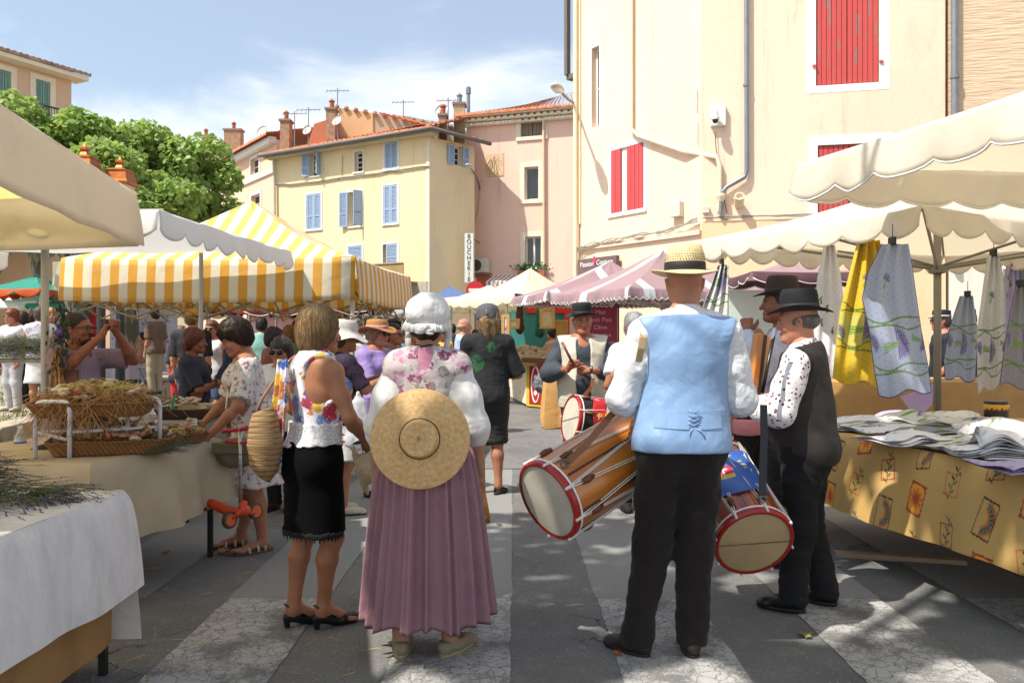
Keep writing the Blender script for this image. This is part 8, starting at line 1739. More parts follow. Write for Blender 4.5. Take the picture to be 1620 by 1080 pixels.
iT=T3_.inverted();u3=iT.to_3x3()@Vector((0,-.75,.5));a3=math.atan2(u3.y,u3.x);wrap_cloth(D3,.195,.12,.40,a3-1.1,a3+1.1,m_silk,redp)
for i,chh in enumerate('BEST'):a=a3+.30;nrm=V3(math.cos(a),math.sin(a),0);tu=V3(-math.sin(a),math.cos(a),0);Mx=Matrix((V3(0,0,1),nrm.cross(V3(0,0,1)),nrm)).transposed().to_4x4();Mx.translation=V3(math.cos(a)*.209,math.sin(a)*.209,.17+i*.06);text('PEL '[i]if i<3 else '',Mx,.075,m_yl,'letter',D3,ext=.002)if i<3 else None
hc4=W(968,668,6.6);D4,T4_=drum('orange wooden drum with a blue cloth partly hidden by the blue-vest man',hc4,(.985,.12,.08),.5,.19,w1_,7);wrap_cloth(D4,.19,.16,.40,0,6.0,m_silk,lambda u,w:np.tile(np.array(lin('#2a5aa8')),(len(u),1)))

# ---------------- man in the dark waistcoat
d4=4.42;p=thing('person','man in a black hat, dotted white shirt and dark waistcoat playing a pipe','person',at(1268,d4),R(58))
q=skeleton(1.66,1.08,hips=(0,-.03),lean=(0,.03),head=(12,6,0),elL=(-.27,.05,1.06),wrL=(-.10,.27,1.06),elR=(.26,.08,1.06),wrR=(.10,.30,1.09),anL=(-.11,.02,.08),anR=(.10,-.10,.08),fdL=(-.1,1,0),fdR=(.1,1,0))
body(p,q,'#c08468',res=.008,hands=(((.6,.2,-.3),None),((-.6,.2,-.3),None)),curl=(.8,.8),belly=.02,jaw=1.06)
m_dot=M_spots('dotted white shirt','#e6e2e0',['#7a3430','#5a4048'],40,.27,.05,.05,second=None)
shirt(p,q,m_dot,'shirt',sleeve=(.93,.93),hem=.04,res=.0075,puff=.016,fold=.004,belly=.05,sl_g=.018,neck=.045,seed=13,g=.003)
m_dv=M('dark olive waistcoat','#2c2622',.8,.2,4,.2,220,fold=.6,fs=5)
V=Vol(q['pel']+A(-.36,-.34,-.1),q['nck']+A(.34,.36,.06),.0075);torso(V,q,.024,False,.05,k=.05);P_=q['pel'];V.cone(P_+A(0,0,.03),P_+A(0,.01,-.14),.178,.180,sy=1.3,k=.05)
for L in 'LR':sg=-1 if L=='L' else 1;V.ell(q['sh'+L]+A(sg*.055,.01,-.05),(.068,.12,.13),k=.015,op='s')
V.cut(P_+A(0,0,-.11),(0,-.1,-1));V.cut(q['nck']+A(0,0,.015),(0,.35,1));V.disp(wob(.006,10,4,.7));V.disp(wob(.003,20,5,.4,True));vobj(V,'waistcoat',m_dv,p)
V=Vol(q['nck']+A(-.14,-.14,-.06),q['nck']+A(.14,.14,.12),.006);V.cone(q['nck']+A(0,-.01,0),q['nck']+A(0,.006,.05),.082,.066,k=.01,flat=True);vobj(V,'collar',m_dot,p)
trousers(p,q,M('black wool trousers','#121214',.9,.15,4,.2,200,fold=.6),res=.009,loose=.022,hipg=.012,fold=.006,top=.02,seed=9);shoes(p,q,M('black leather','#101010',.4,.05));hairdo(p,q,'#6c6662','balding',.006,amp=.001)
m_felt=M('black felt','#131316',.85,.15,10,.2,300)
hat(p,q,m_felt,brim=.150,h=.115,rb=.090,rt=.080,z=.060,tilt=-4,roll=0,mband=M('black hat ribbon','#1a1614',.7,.1),dent=.02,curlb=.02)
pipe=thing('pipe_flute','dark wooden pipe at the dark-vest man\'s mouth','flute',(0,0,0));b=MB();b.tube([W(1226,522,4.15),W(1214,580,4.1),W(1206,622,4.07)],.010,8);b.build('tube',M('dark blackwood','#1c120c',.3),pipe,True);b=MB();b.tube([W(1226,520,4.15),W(1222,538,4.14)],.0125,8);b.build('mouthpiece',m_zinc,pipe)
# ---------------- man in the brown hat behind
d5=5.25;p=thing('person','man in a brown felt hat raising his fist to his mouth behind the musicians','person',at(1238,d5),R(70))
q=skeleton(1.80,1,head=(10,0,0),elR=(.28,.05,1.2),wrR=(.12,.22,1.46),elL=(-.22,.14,1.22),wrL=(-.06,.21,1.48))
body(p,q,'#8f5a3e',res=.010,hands=(((.8,.1,.1),(.3,.1,.8)),None),curl=(1.3,.8));shirt(p,q,Mc('pale lilac shirt','#c4c4d4'),sleeve=(.98,.98),hem=-.05,res=.011,puff=.01);trousers(p,q,m_blk,res=.014);shoes(p,q,M('black leather','#101010',.4,.05),res=.01);hairdo(p,q,'#3a2a20','short',.008)
hat(p,q,M('brown felt','#3e2c22',.85,.2,8,.2,300),brim=.155,h=.12,rb=.092,rt=.080,z=.058,tilt=-2,mband=M('brown band','#2a1c14',.7),dent=.025,curlb=.022)
bx=thing('wooden_instrument','flat varnished wooden instrument case with a black strip held between the musicians','instrument',W(1198,590,4.75));bx.rotation_euler=(R(-8),R(14),R(20));b=MB();b.box((-.045,-.03,-.22),(.05,.03,.23));b.build('case',w1_,bx,bevel=.006);b=MB();b.box((-.006,-.034,-.215),(.014,-.0302,.225));b.build('black_strip',M('black leather','#101010',.4,.05),bx);b=MB();b.tube([(.03,0,.22),(.05,0,.27),(.09,-.02,.30)],.006,6);b.build('metal_key',m_zinc,bx)
# ---------------- black-hatted drummer facing us
p=thing('person','drummer facing us in a black hat, cream waistcoat and grey shirt','person',at(921,d8),R(180))
q=skeleton(1.72,1.12,head=(4,2,0),elL=(-.27,.03,1.13),wrL=(-.06,.26,1.16),elR=(.29,.02,1.13),wrR=(.14,.27,1.18))
body(p,q,'#a8684c',res=.009,hres=.0055,hands=(((.1,-.6,-.5),(.9,.2,.1)),((-.2,.4,-.6),(-.4,.3,.8))),curl=(.8,1.0),jaw=1.12,belly=.02);m_cs=Mc('charcoal shirt','#3a4048')
shirt(p,q,m_cs,sleeve=(.84,.84),hem=-.02,res=.009,puff=.018,sl_g=.02,belly=.03,neck=.02,vneck=.05)
m_cv=Mc('cream waistcoat','#cfc8b6')
V=Vol(q['pel']+A(-.36,-.34,-.1),q['nck']+A(.34,.36,.08),.009);torso(V,q,.036,False,.03,k=.05);P_=q['pel'];V.cone(P_+A(0,0,.03),P_+A(0,0,-.1),.185,.19,sy=1.3,k=.05)
for L in 'LR':sg=-1 if L=='L' else 1;V.ell(q['sh'+L]+A(sg*.07,.0,-.05),(.075,.13,.14),k=.015,op='s')
V.cone((0,.2,.6),(0,.2,1.6),.075,.062,k=.01,op='s');V.cone((0,.12,.6),(0,.12,1.45),.07,.06,k=.01,op='s');V.cut(P_+A(0,0,-.09),(0,0,-1));V.cut(q['nck']+A(0,0,.03),(0,.2,1));V.disp(wob(.004,14,3,.6));vobj(V,'waistcoat',m_cv,p)
trousers(p,q,M('navy trousers','#1a1f30',.9,fold=.5),res=.012);shoes(p,q,M('black leather','#101010',.4,.05),res=.009);hairdo(p,q,'#a8a29a','balding',.008)
hat(p,q,m_felt,brim=.150,h=.105,rb=.090,rt=.082,z=.060,tilt=3,mband=M('black hat ribbon','#1a1614',.7,.1),dent=.02,curlb=-.02,roll=4)
fl=thing('pipe_flute','reddish wooden pipe held in the black-hatted drummer\'s hand','flute',(0,0,0));b=MB();b.tube([W(889,541,6.9),W(908,578,6.88)],.011,8);b.build('tube',M('reddish wood','#6a2c1c',.4),fl,True)
strap('brown leather strap from the drummer\'s arm to his black drum',[W(938,598,6.98),W(936,612,6.95),W(922,628,6.9)],.03,M('brown leather','#7a4424',.5))
b=MB();c_=W(936,584,6.96);T=zbasis(c_,(.9,-.1,.1));b.lathe([(.032,-.012),(.034,0),(.032,.012)],14,0,T);tag(b.build('wristwatch',M('steel ring','#777',.3,metal=1),smooth=True),'steel wristwatch on the black-hatted drummer\'s wrist','watch')
# ---------------- second flute player, almost hidden by the blue-vest man
p=thing('person','grey haired musician almost hidden behind the blue-vest man, forearm raised','person',at(1004,6.9),R(195));q=skeleton(1.66,1.0,elR=(.27,.08,1.05),wrR=(.14,.22,1.30),head=(10,0,0));body(p,q,'#9a6a4c',res=.012,hands=(None,((-.6,.2,.1),(-.2,.1,.8))),curl=(.3,.9));shirt(p,q,m_ws,sleeve=(.5,.35),res=.013);trousers(p,q,m_blk,res=.015);hairdo(p,q,'#8a8886','short',.009);shoes(p,q,m_blk,res=.012)

# ---------------- floral dress woman with the scooter
d6=5.62;p=thing('person','older woman in a floral dress looking down at the baskets, holding a scooter','person',at(398,d6),R(112))
q=skeleton(1.575,1.05,hips=(0,-.03),lean=(0,.085),head=(14,26,0),headoff=(0,.03,-.012),elL=(-.235,.10,1.00),wrL=(-.20,.29,.80),elR=(.22,.16,1.0),wrR=(.18,.30,.86),fdL=(-.3,1,0),fdR=(.1,1,0),anL=(-.10,-.06,.08),anR=(.08,.06,.08))
body(p,q,'#a8745a',fem=True,res=.009,hres=.006,legs=(1,1),feet=True,fat=1.08,hands=((None,None),(None,None)),curl=(.9,.5),belly=.02);m_flo=M_spots('faded floral cotton','#d2cbc6',['#9a6a78','#a88a62','#8a7a80','#7a7a58','#b88a90','#94707a'],26,.30,.1,.5,second=(60,.2))
shirt(p,q,m_flo,'dress_top',sleeve=(.42,.42),hem=.0,res=.009,fem=True,belly=.03,fold=.005,puff=.012,sl_g=.02,neck=-.015);skirt_s(p,q,m_flo,'dress_skirt',.16,-.38,.05,.010,fold=.010,hipg=.028,sy=1.15);wisps(hairdo(p,q,'#3c2c22','full',.007,amp=.005),700,.09,3,curl=.6)
m_sand=M('cream sandal leather','#c8bca4',.6,.1)
def sandals(p,q,mat,sole='#5a4a3a'):
    for L in 'LR':
        a=q['an'+L];fd=q['fd'+L]/np.linalg.norm(q['fd'+L]);sd_=A(fd[1],-fd[0],0);g0=a[2]-.08;b=MB();ol=[]
        for j in range(20):t_=2*math.pi*j/20;c=math.cos(t_);ol.append(A(a[0],a[1],g0)+fd*(.055+c*.135)+sd_*math.sin(t_)*(.045 if c>0 else .036))
        b.add([tuple(v)for v in ol]+[tuple(v+A(0,0,.022))for v in ol],[tuple(range(19,-1,-1)),tuple(range(20,40))]+[(i,(i+1)%20,20+(i+1)%20,20+i)for i in range(20)]);so_=b.build('sandal',M('sandal sole '+sole,sole,.8),p)
        for off,hh_,w_ in((.10,.048,.046),(.04,.066,.042),(-.01,.098,.036)):
            b=MB();c0=A(a[0],a[1],g0)+fd*off;pts=[tuple(c0+sd_*math.cos(t_)*w_+A(0,0,.015+math.sin(t_)*(hh_-.015)))for t_ in np.linspace(0,math.pi,9)];b.tube(pts,.008,6);b.build('sandal_strap',mat,so_,True)
sandals(p,q,m_sand)
strap('khaki bag strap across the floral dress woman\'s chest',[W(372,590,5.46),W(362,640,5.40),W(362,690,5.36)],.03,M('khaki webbing','#6e6650',.8));V=Vol((-.2,-.12,-.14),(.2,.12,.14),.012);V.ell((0,0,0),(.14,.06,.10),k=.03);V.disp(wob(.006,24,3));v_,f_=V.mesh();hbg=thing('handbag','khaki shoulder bag in front of the floral dress','bag',W(372,716,5.32));mesh_np('pouch',v_,f_,Mc('khaki canvas','#6e6650'),hbg,True);b=MB();b.box((-.13,-.072,.0),(.13,-.05,.075));b.build('flap',Mc('khaki canvas','#6e6650'),hbg,bevel=.01)
# scooter
sct=thing('scooter','orange three wheeled child scooter with red grips, held off the ground','scooter',(0,0,0));ds=5.15;m_os=M('orange plastic','#d8481c',.35,.1,6,.05);S=lambda x,y,dd=0.0:W(x,y,ds+dd)
b=MB();b.tube([S(379,676),S(380,735),S(380,795)],.011,10);b.build('steering_pole',M('brushed steel','#b8b8ba',.3,metal=.8),sct,True)
for a_,c_ in((S(352,682,.02),S(378,679)),(S(380,679),S(392,676,-.02)),):b=MB();b.tube([a_,c_],.014,10);b.build('grip',M('red rubber grip','#b8202c',.5),sct,True)
b=MB();b.tube([S(357,698,.02),S(379,700),S(392,700,-.02)],[.012,.009,.009],8);b.build('second_bar',M('red rubber grip','#b8202c',.5),sct,True)
b=MB();b.lathe([(.001,-.02),(.017,-.012),(.02,0),(.017,.012),(.001,.02)],12,0,Matrix.Translation(S(396,700,-.03)));b.build('grip_knob',m_blk,sct,True)
for i,chh in enumerate('micro'):text(chh,Matrix.Translation(S(379.5,742-(4-i)*9+12,-.013))@Matrix.Rotation(R(90),4,'X'),.03,M('black print','#111111',.5,bump=0),'letter',sct,ext=.001)
pd=[S(326,792,.10),S(345,801,.07),S(372,812,.02),S(392,806,-.02)]
b=MB();b.tube(pd,[.025,.032,.035,.03],10);b.build('deck',m_os,sct,True);b=MB();b.tube([S(386,792),S(381,812)],[.022,.03],10);b.tube([S(366,820,-.05),S(384,808,-.02),S(402,812,.06)],.013,8);b.build('front_axle',m_os,sct,True)
def wheel(c,ax,r,w):
    w_=bpy.data.objects.new('wheel',None);link(w_,sct);T=zbasis(c,ax);b=MB();b.lathe([(r*.72,-w),(r*.95,-w*.8),(r,0),(r*.95,w*.8),(r*.72,w)],24,0,T);b.build('tyre',M('grey brown tyre','#4a4038',.6),w_,smooth='auto');b=MB();b.lathe([(.001,-w*1.05),(r*.68,-w*1.05),(r*.7,0),(r*.68,w*1.05),(.001,w*1.05)],16,0,T);b.build('hub',M('salmon hub','#e0663a',.4),w_,smooth='auto')
wheel(S(363,822,-.06),(1,-.55,.1),.055,.014);wheel(S(404,808,.08),(1,-.55,.1),.055,.014);wheel(S(328,797,.12),(1,-.5,0),.045,.014)
b=MB();b.tube([S(320,795,.10),S(322,788,.10),S(332,785,.10)],.016,8);b.build('rear_brake',m_os,sct,True)

# ---------------- man with the grey cap seen from behind
d7=7.63;p=thing('person','long-haired man in a grey cap, black printed T-shirt and dark shorts seen from behind','person',at(771,d7),R(4))
q=skeleton(1.74,1.04,head=(22,0,0),elR=(.29,.0,1.10),wrR=(.17,.22,1.08),elL=(-.25,.05,1.10),wrL=(-.12,.26,1.10),anL=(-.06,.02,.08),anR=(.10,-.05,.08),fdL=(-.1,1,0),fdR=(.5,1,0))
body(p,q,'#ab7458',res=.009,legs=(1,1),fat=1.0,belly=.02);t=NT('black T-shirt with green print');o_=t.obj();
def el_(cx_,cz_,rx_,rz_):
    m_=t.n('VectorMath',{0:t.n('VectorMath',{0:o_,1:(cx_,0,cz_)},operation='SUBTRACT').outputs[0],1:(1/rx_,0.001,1/rz_)},operation='MULTIPLY');return t.n('VectorMath',{0:m_.outputs[0]},operation='LENGTH').outputs['Value']
k1=t.math('MAXIMUM',t.ramp(el_(-.10,1.21,.075,.085),.8,1.0,1,0),t.ramp(el_(.03,1.36,.045,.055),.8,1.0,1,0));k1=t.math('MULTIPLY',k1,t.ramp(t.noise(45,3,.6),.42,.52));sy_=t.n('SeparateXYZ',{0:o_});k1=t.math('MULTIPLY',k1,t.ramp(sy_.outputs[1],-.02,.0,1,0))
t.P(Base_Color=t.mix(k1,t.mix(t.noise(5,3),'#17181a','#222325'),'#1f5a30'),Roughness=.85);t.bump(t.noise(8,3),.5,.03)
shirt(p,q,t.m,sleeve=(.5,.5),hem=-.08,res=.009,belly=.02,sl_g=.022,fold=.005,g=.028);trousers(p,q,Mc('dark khaki shorts','#22241e'),'shorts',length=.53,res=.010,loose=.03,hipg=.02,fold=.006);wisps(hairdo(p,q,'#9a7a54','long',.007,amp=.010),900,.2,4,curl=.5,lift=.004,zmax=q['hd'][2]+.0);sandals(p,q,M('black sandal','#1a1816',.7),'#241f1c')
m_cap=Mc('grey cap cotton','#4e5054');T=hpoint_T(q,(0,-.012,.045),4);b=MB();b.lathe([(.106,-.03),(.107,.0),(.103,.045),(.086,.084),(.05,.106),(.01,.114),(.001,.115)],28,0,T,cap=False,sy=1.12);cp_=b.build('cap',m_cap,p,True);b=MB();b.add([tuple(T@V3(.07*math.cos(a)*s_,.09+.085*math.sin(a)*s_ if s_==1 else .09,-.012-.01*(s_)))for s_ in(0,1)for a in np.linspace(0,math.pi,12)],[(i,i+1,13+i,12+i)for i in range(11)]);b.build('peak',m_cap,cp_,True).modifiers.new('t','SOLIDIFY').thickness=.006
# ---------------- photographing man
d10=5.95;p=thing('person','bearded man in glasses and a checked shirt photographing with a phone','person',at(120,d10),R(-98))
q=skeleton(1.63,1.1,head=(0,-4,0),elR=(.26,.13,1.22),wrR=(.08,.26,1.46),elL=(-.24,.30,1.28),wrL=(-.02,.30,1.49));q['elR']=A(.20,.02,1.20);q['shR']+=A(0,0,0)
body(p,q,'#8a5640',res=.009,hres=.006,hands=(((.3,.2,-.2),(.3,.1,.9)),((-.3,.3,-.2),(-.2,.25,.9))),curl=(1.0,.9),belly=.04,jaw=1.1,armfat=1.12)
t=NT('checked shirt');sx=t.n('SeparateXYZ',{0:t.obj()});ln=t.math('MAXIMUM',t.ramp(t.math('ABSOLUTE',t.math('SUBTRACT',t.math('FRACT',t.math('MULTIPLY',sx.outputs[2],80.0)),.5)),.3,.4),t.ramp(t.math('ABSOLUTE',t.math('SUBTRACT',t.math('FRACT',t.math('MULTIPLY',t.math('ADD',sx.outputs[0],sx.outputs[1]),80.0)),.5)),.3,.4));t.P(Base_Color=t.mix(ln,'#7a5c66','#8c7c8c'),Roughness=.85);t.bump(t.noise(8,3),.5,.03)
shirt(p,q,t.m,sleeve=(.42,.42),hem=-.15,res=.009,belly=.05,sl_g=.025,g=.022,fold=.005,vneck=.04);hairdo(p,q,'#2c2420','short',.008,amp=.001);glasses(p,q,'#1a1210',False);trousers(p,q,m_blk,res=.014,belly=.03)
V=Vol(hpt(q,(0,.05,-.08))-.12,hpt(q,(0,.05,-.08))+.12,.006);c_=hpt(q,(0,.058,-.095));V.ell(c_,(.050,.050,.032),k=.01);V.ell(hpt(q,(0,.1,-.05)),(.012,.03,.009),k=.01);V.disp(wob(.003,90,4));v_,f_=V.mesh();mesh_np('beard',v_,f_,M('dark beard','#2a1e18',.9,.4,60),p,True)
ph=thing('phone','black phone held up by the photographing man','phone',W(172,511,5.88));b=MB();b.box((-.045,-.03,-.028),(.035,-.02,.030));b.build('body',M('black phone','#0c0c0e',.2),ph,bevel=.005)
gar=thing('herb_garland','dark garland of herbs and raffia hanging by the steel pole','garland',W(92,530,5.7));b=MB();rs=random.Random(5)
for i in range(520):
    z=rs.uniform(-.28,.22);p_=V3(rs.gauss(.03+.06*z,.035),rs.gauss(0,.03),z);q_=Matrix.Translation(p_)@Matrix.Rotation(rs.uniform(0,6.28),4,'Z')@Matrix.Rotation(rs.uniform(-1.5,1.5),4,'X');w=rs.uniform(.008,.02);b.add([q_@V3(-w*.4,0,0),q_@V3(0,-w,0),q_@V3(w*.4,0,0),q_@V3(0,w*1.6,0)],[(0,1,2,3)])
tag(b.build('leaves',M('dark herb leaf','#2c3a22',.8,.4,20),gar),kind='stuff');b=MB();[b.tube([(rs.gauss(0,.015),rs.gauss(0,.015),-.1),(rs.gauss(0,.02),rs.gauss(0,.02),-.35),(rs.gauss(.01,.03),rs.gauss(0,.02),-.52)],.003,4)for i in range(30)];tag(b.build('raffia_tails',m_raf,gar),kind='stuff')

# ---------------- everyone else
def crowd(lab,px,d,H,rz,top,skin='#b98a6c',hair=('#3a2a20','short'),fem=True,sleeve=.45,bottom=None,bot='trousers',hatf=None,gl=None,pose=None,res=None,z0=0.0,belly=0,hem=-.1,legs=False,feet=None,w=1.0,botlen=1.0,group='shoppers in the market'):
    r_=res or max(.009,min(.022,d*.0013));x,y,_=at(px,d);p=thing('person',lab,'person',(x,y,z0),R(rz),group);q=skeleton(H,w,**(pose or{}));hk={k:v for k,v in()}
    body(p,q,skin,fem=fem,res=r_,hres=max(.006,r_*.75),legs=(1,1)if(bot in('skirt','shorts')or legs)else(0,0),hands=((None,None),(None,None)),belly=belly*.5)
    shirt(p,q,top,'top',sleeve=(sleeve,sleeve),hem=hem,res=r_,fem=fem,belly=belly,g=.026 if bot=='trousers' else .016,fold=.004)
    bm=bottom or m_blk
    if bot=='trousers':trousers(p,q,bm,res=r_*1.1,fem=fem,belly=belly)
    elif bot=='shorts':trousers(p,q,bm,'shorts',length=botlen if botlen<1 else .42,res=r_*1.1,fem=fem)
    elif bot=='skirt':skirt_s(p,q,bm,'skirt',.1,-.38,.04,r_)
    if hair:hairdo(p,q,hair[0],hair[1],max(.007,r_*.8),amp=.005)
    if gl:glasses(p,q,'#0c0a0a',gl=='dark')
    if hatf:hatf(p,q)
    if bot!='none':shoes(p,q,feet or M('dark worn leather','#2a211c',.5,.3,20),res=max(.008,r_))
    return p,q
m_wt=Mc('white T-shirt','#dedbd8');m_navy=Mc('navy T-shirt','#20242f');m_den=Mc('blue denim','#3c5478');m_pur=Mc('deep purple top','#2e1c34');m_lil=Mc('lilac T-shirt','#9a82c0');m_mint=Mc('mint T-shirt','#8cc0b8');m_lb=Mc('pale blue shirt','#a8bcdc')
crowd('red-brown haired woman in a navy top with crossed arms',305,7.75,1.52,-82,m_navy,'#8a5038',('#5a2c18','full'),pose=dict(elL=(-.2,.1,.98),wrL=(.05,.24,1.02),elR=(.2,.1,.96),wrR=(-.05,.26,1.02)),res=.010,belly=.02)
crowd('short dark-haired woman in sunglasses peering between the floral and tanned women',446,6.9,1.43,172,m_wt,'#a87458',('#3a302c','full'),gl='dark',res=.010)
crowd('brown-haired woman in profile behind the tanned woman',432,8.3,1.55,-70,Mc('rust top','#8a4a38'),'#9a6248',('#33201a','short'))
def floppy(c,br=.2,droop=.06,**k):return lambda p,q:hat(p,q,M('hat '+c,c,.8,.2,30,.4,120),brim=br,h=.10,rb=.097,rt=.082,z=.05,droop=droop,curlb=.01,wave=.012,**k)
p_,q_=crowd('woman in a floppy white sun hat and dark purple top holding a phone',543,6.75,1.56,-62,m_pur,'#a87456',('#5a4030','short'),hatf=floppy('#cfc4bc',.175,.07),bottom=m_wt,bot='skirt',pose=dict(elR=(.21,.12,1.02),wrR=(.10,.34,1.13),elL=(-.2,.14,1.02),wrL=(-.02,.36,1.13),head=(0,4,0)),res=.010,belly=.02,feet=m_sand)
bgp=thing('plastic_bag','white plastic carrier bag hanging from the arm of the purple-top woman','bag',W(566,660,6.35));V=Vol((-.14,-.1,-.3),(.14,.1,.2),.010);V.cone((0,0,.1),(0,0,-.16),.05,.10,sy=1.6,k=.04);V.cone((-.03,0,.0),(0,0,.19),.02,.008,k=.02);V.cone((.05,0,.0),(.01,0,.19),.02,.008,k=.02);V.disp(wob(.010,18,3,.5,True));vobj(V,'bag_body',M('thin white plastic','#e2e2e6',.35,.05,trans=.3,fold=.6),bgp)
p_,q_=crowd('woman in a lilac T-shirt and tan sun hat reaching out with her phone',596,7.5,1.60,-120,m_lil,'#b07a62',('#8a6a4a','bob'),gl='dark',hatf=lambda p,q:hat(p,q,M('tan straw hat','#a8743a',.7,.2,40,.4,120),brim=.16,h=.09,rb=.097,rt=.085,z=.045,droop=.01,curlb=.03,mband=M_spots('rose hat band','#b88a8a',['#c8a0a8','#8a4a4a'],60,.3)),pose=dict(elL=(-.24,.22,1.26),wrL=(-.2,.42,1.40),elR=(.22,.10,1.04),wrR=(.12,.3,1.10)),bottom=m_wt,res=.010,belly=.03,w=1.08)
crowd('dark-haired woman in sunglasses and a grey tank top behind the bonnet',621,9.0,1.60,-110,Mc('grey tank top','#4a4a50'),'#a8684a',('#331a14','short'),gl='dark',sleeve=0)
crowd('grey-haired man in a pale shirt behind the floppy white hat',523,9.3,1.66,150,Mc('pale aqua shirt','#b8d0cc'),'#b8806a',('#9a9894','short'),fem=False)
crowd('balding man in a pale blue shirt in profile in the middle distance',733,12.3,1.74,-78,m_lb,'#b8806a',('#b89a74','balding'),fem=False,sleeve=.9,bottom=Mc('beige trousers','#a89a80'))
crowd('man in a mint T-shirt seen from behind',414,12.6,1.76,8,m_mint,'#a87458',('#241a16','short'),fem=False,bottom=m_blk,w=1.1)
crowd('woman in a white tank top, sunglasses and denim shorts',336,12.2,1.70,172,m_wt,'#b07858',('#6a3a28','long'),gl='dark',sleeve=0,bottom=m_den,bot='shorts')
ycap=lambda p,q:hat(p,q,M('yellow cap','#d8a830',.8),brim=.10,h=.085,rb=.092,rt=.07,z=.05,curlb=0)
crowd('tall man in a black T-shirt and yellow cap seen from behind',303,11.4,1.84,4,Mc('black T-shirt','#1a1a1e'),'#c08468',('#7a5a3a','short'),fem=False,bottom=Mc('grey shorts','#50545c'),bot='shorts',hatf=ycap,w=1.15)
crowd('boy in a dark T-shirt and red shorts from behind',287,12.4,1.62,-10,Mc('dark grey T-shirt','#2a2c30'),'#b8805e',('#6a4a30','short'),fem=False,bottom=Mc('red shorts','#c02a30'),bot='shorts',w=.9)
crowd('woman bent over bags in dark blue beside the denim shorts',362,11.6,1.58,-30,Mc('dark blue top','#28304a'),'#a87050',('#14110f','full'),bottom=m_den,pose=dict(lean=(.05,.12)))
crowd('bare-shouldered child sitting by the folding chair on the terrace',226,19,1.25,90,Mc('skin tone top','#b88060'),'#b88060',('#2a1a12','short'),sleeve=0,z0=tz,bot='none',bottom=None)
crowd('auburn-haired woman in a white top and grey trousers on the far left terrace',20,12.8,1.58,165,m_wt,'#b07a5e',('#7a3a22','full'),bottom=Mc('pale grey trousers','#b0aeb0'),z0=tz,gl='clear',feet=m_sand)
m_bd=M_spots('white dress with navy dots','#e0dce0',['#4a4a6a','#6a6a80'],40,.24)
crowd('woman in a white dotted dress with her back to us on the terrace',63,12.2,1.60,30,m_bd,'#b07a5e',('#4a3c34','short'),sleeve=0,bottom=m_wt,bot='skirt',z0=tz,pose=dict(elL=(-.22,.1,1.05),wrL=(-.28,.28,.95)),feet=m_sand)
crowd('person in a red T-shirt behind the dotted dress',50,15.0,1.62,-60,Mc('red T-shirt','#c03040'),'#a87050',('#3a2418','bob'),z0=tz)
crowd('person in navy at the far left edge of the terrace',36,14.2,1.58,100,m_navy,'#a87050',('#2a1a12','bob'),z0=tz);crowd('blonde woman beyond the steel pole on the terrace',80,13.4,1.62,-120,Mc('violet top','#6a4a8a'),'#b8805e',('#a8783c','bob'),z0=tz)
crowd('dark-haired stall woman behind the soap counter',873,17.8,1.62,60,Mc('dusty pink floral top','#b89a8c'),'#b07a5e',('#1c120e','bun'))
crowd('woman in a pink sleeve between the two hatted musicians',1192,6.4,1.50,20,Mc('salmon pink top','#d88a90'),'#b8805e',('#8a6a4a','bob'),res=.012)
crowd('seated stall woman with a black hair bun behind the raffia baskets',166,5.75,1.56,150,Mc('black blouse','#141416'),'#5a3424',('#0e0c0c','bun'),bot='none',pose=dict(crouch=.53),res=.010)
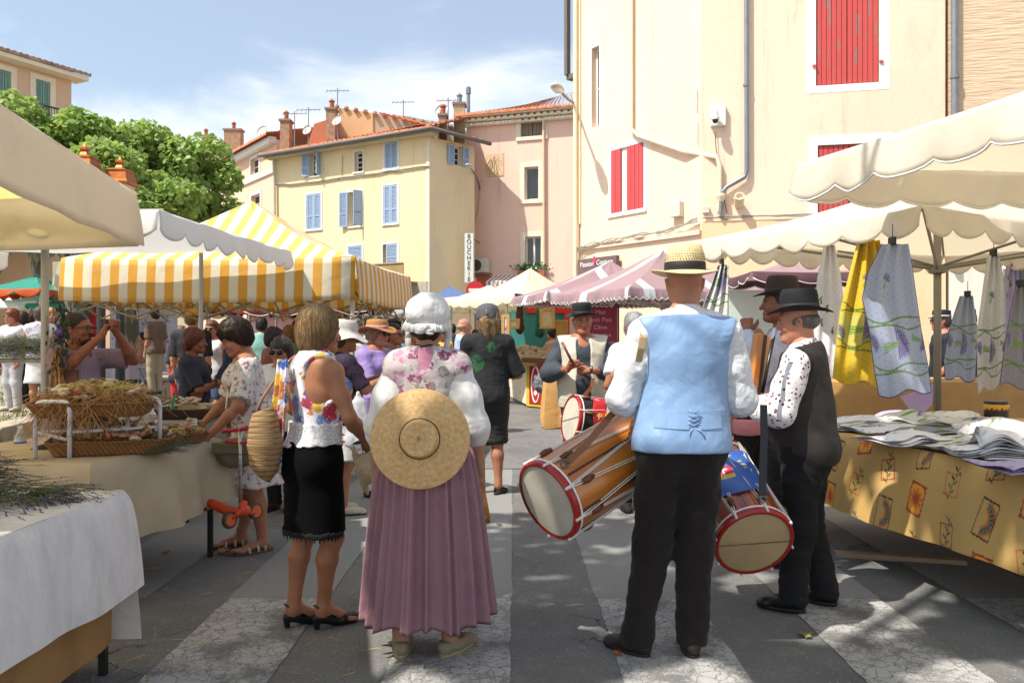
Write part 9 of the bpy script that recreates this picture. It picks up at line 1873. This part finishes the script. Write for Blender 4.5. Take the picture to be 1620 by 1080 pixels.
for i,(lab,px,d,H,rz,c,hr,st)in enumerate([('woman in a cream top beyond the bonnet',652,10.2,1.60,-100,'#d8cfc0','#c8a870','long'),('man in an olive shirt in the far crowd',470,13.2,1.72,170,'#5a5c48','#3a2c22','short'),('woman in a coral blouse in the far crowd',492,14.5,1.64,-160,'#c8604c','#5a3a28','bob'),('man in a white shirt behind the sun hats',565,12.8,1.74,160,'#d8d4d0','#6a625c','short'),('woman in turquoise near the cafe awning',640,14.0,1.62,140,'#3a98a0','#3a2418','bob'),('man in a grey polo near the cafe awning',675,15.5,1.74,-30,'#7a7c80','#2c2420','short'),('woman in a yellow top in the far street',700,17.0,1.62,165,'#d0a83c','#4a3020','bob'),('man in navy far down the street',716,19.0,1.76,10,'#24304c','#2c2420','short'),('woman in a red dress far down the street',752,20.5,1.64,175,'#b0303c','#2a1c16','long'),('man in a striped grey shirt under the cream canopy',790,20.0,1.74,-60,'#9a9ca4','#5a4a3c','short'),('woman in pale pink near the white canopy',385,14.2,1.62,190,'#d8a8b0','#6a4a34','bob'),('man in a brown shirt by the stone kerb',245,16.5,1.72,60,'#6a5240','#2a201a','short'),('woman in green among the left stalls',458,10.8,1.60,30,'#5a8a6a','#7a5a3c','bob'),('grey-haired man in a cream shirt near the drooping canopy',505,10.6,1.72,-170,'#cfc6b0','#a8a4a0','short')]):
    crowd(lab,px,d,H,rz,Mc('crowd cloth %d'%i,c),('#b07a5e','#a06a4c','#bc8a6c')[i%3],(hr,st),fem='woman' in lab,bottom=(m_den,m_blk,Mc('beige trousers','#a89a80'))[i%3],z0=tz if px==245 else 0)
# police officers
m_pol=Mc('dark police uniform','#1c2130')
def kepi(p,q):
    T=hpoint_T(q,(0,-.012,.05),0);b=MB();b.lathe([(.094,-.01),(.095,.03),(.092,.075),(.001,.078)],24,0,T,sy=1.1);k_=b.build('police_cap',m_pol,p,smooth='auto');b=MB();b.lathe([(.0955,.005),(.0955,.018)],24,0,T,cap=False,sy=1.1);b.build('cap_braid',m_pipe,k_,True);b=MB();b.add([tuple(T@V3(.06*math.cos(a)*s_,.09+(.06*math.sin(a)if s_==1 else 0),-.008-.012*s_))for s_ in(0,1)for a in np.linspace(0,math.pi,10)],[(i,i+1,11+i,10+i)for i in range(9)]);b.build('peak',m_blk,k_,True).modifiers.new('t','SOLIDIFY').thickness=.006
crowd('police officer in a kepi with sunglasses seen beside the parasol pole',1491,9.9,1.78,80,m_pol,'#b8846a',('#4a4038','short'),fem=False,hatf=kepi,gl='dark',bottom=m_pol,pose=dict(elL=(-.25,.0,1.12),wrL=(-.18,.14,.92)),group='police officers');crowd('second police officer whose trousers show below the hanging towels',1530,9.5,1.78,20,m_pol,'#b8846a',('#2c2420','short'),fem=False,hatf=kepi,bottom=m_pol,w=1.1,group='police officers')
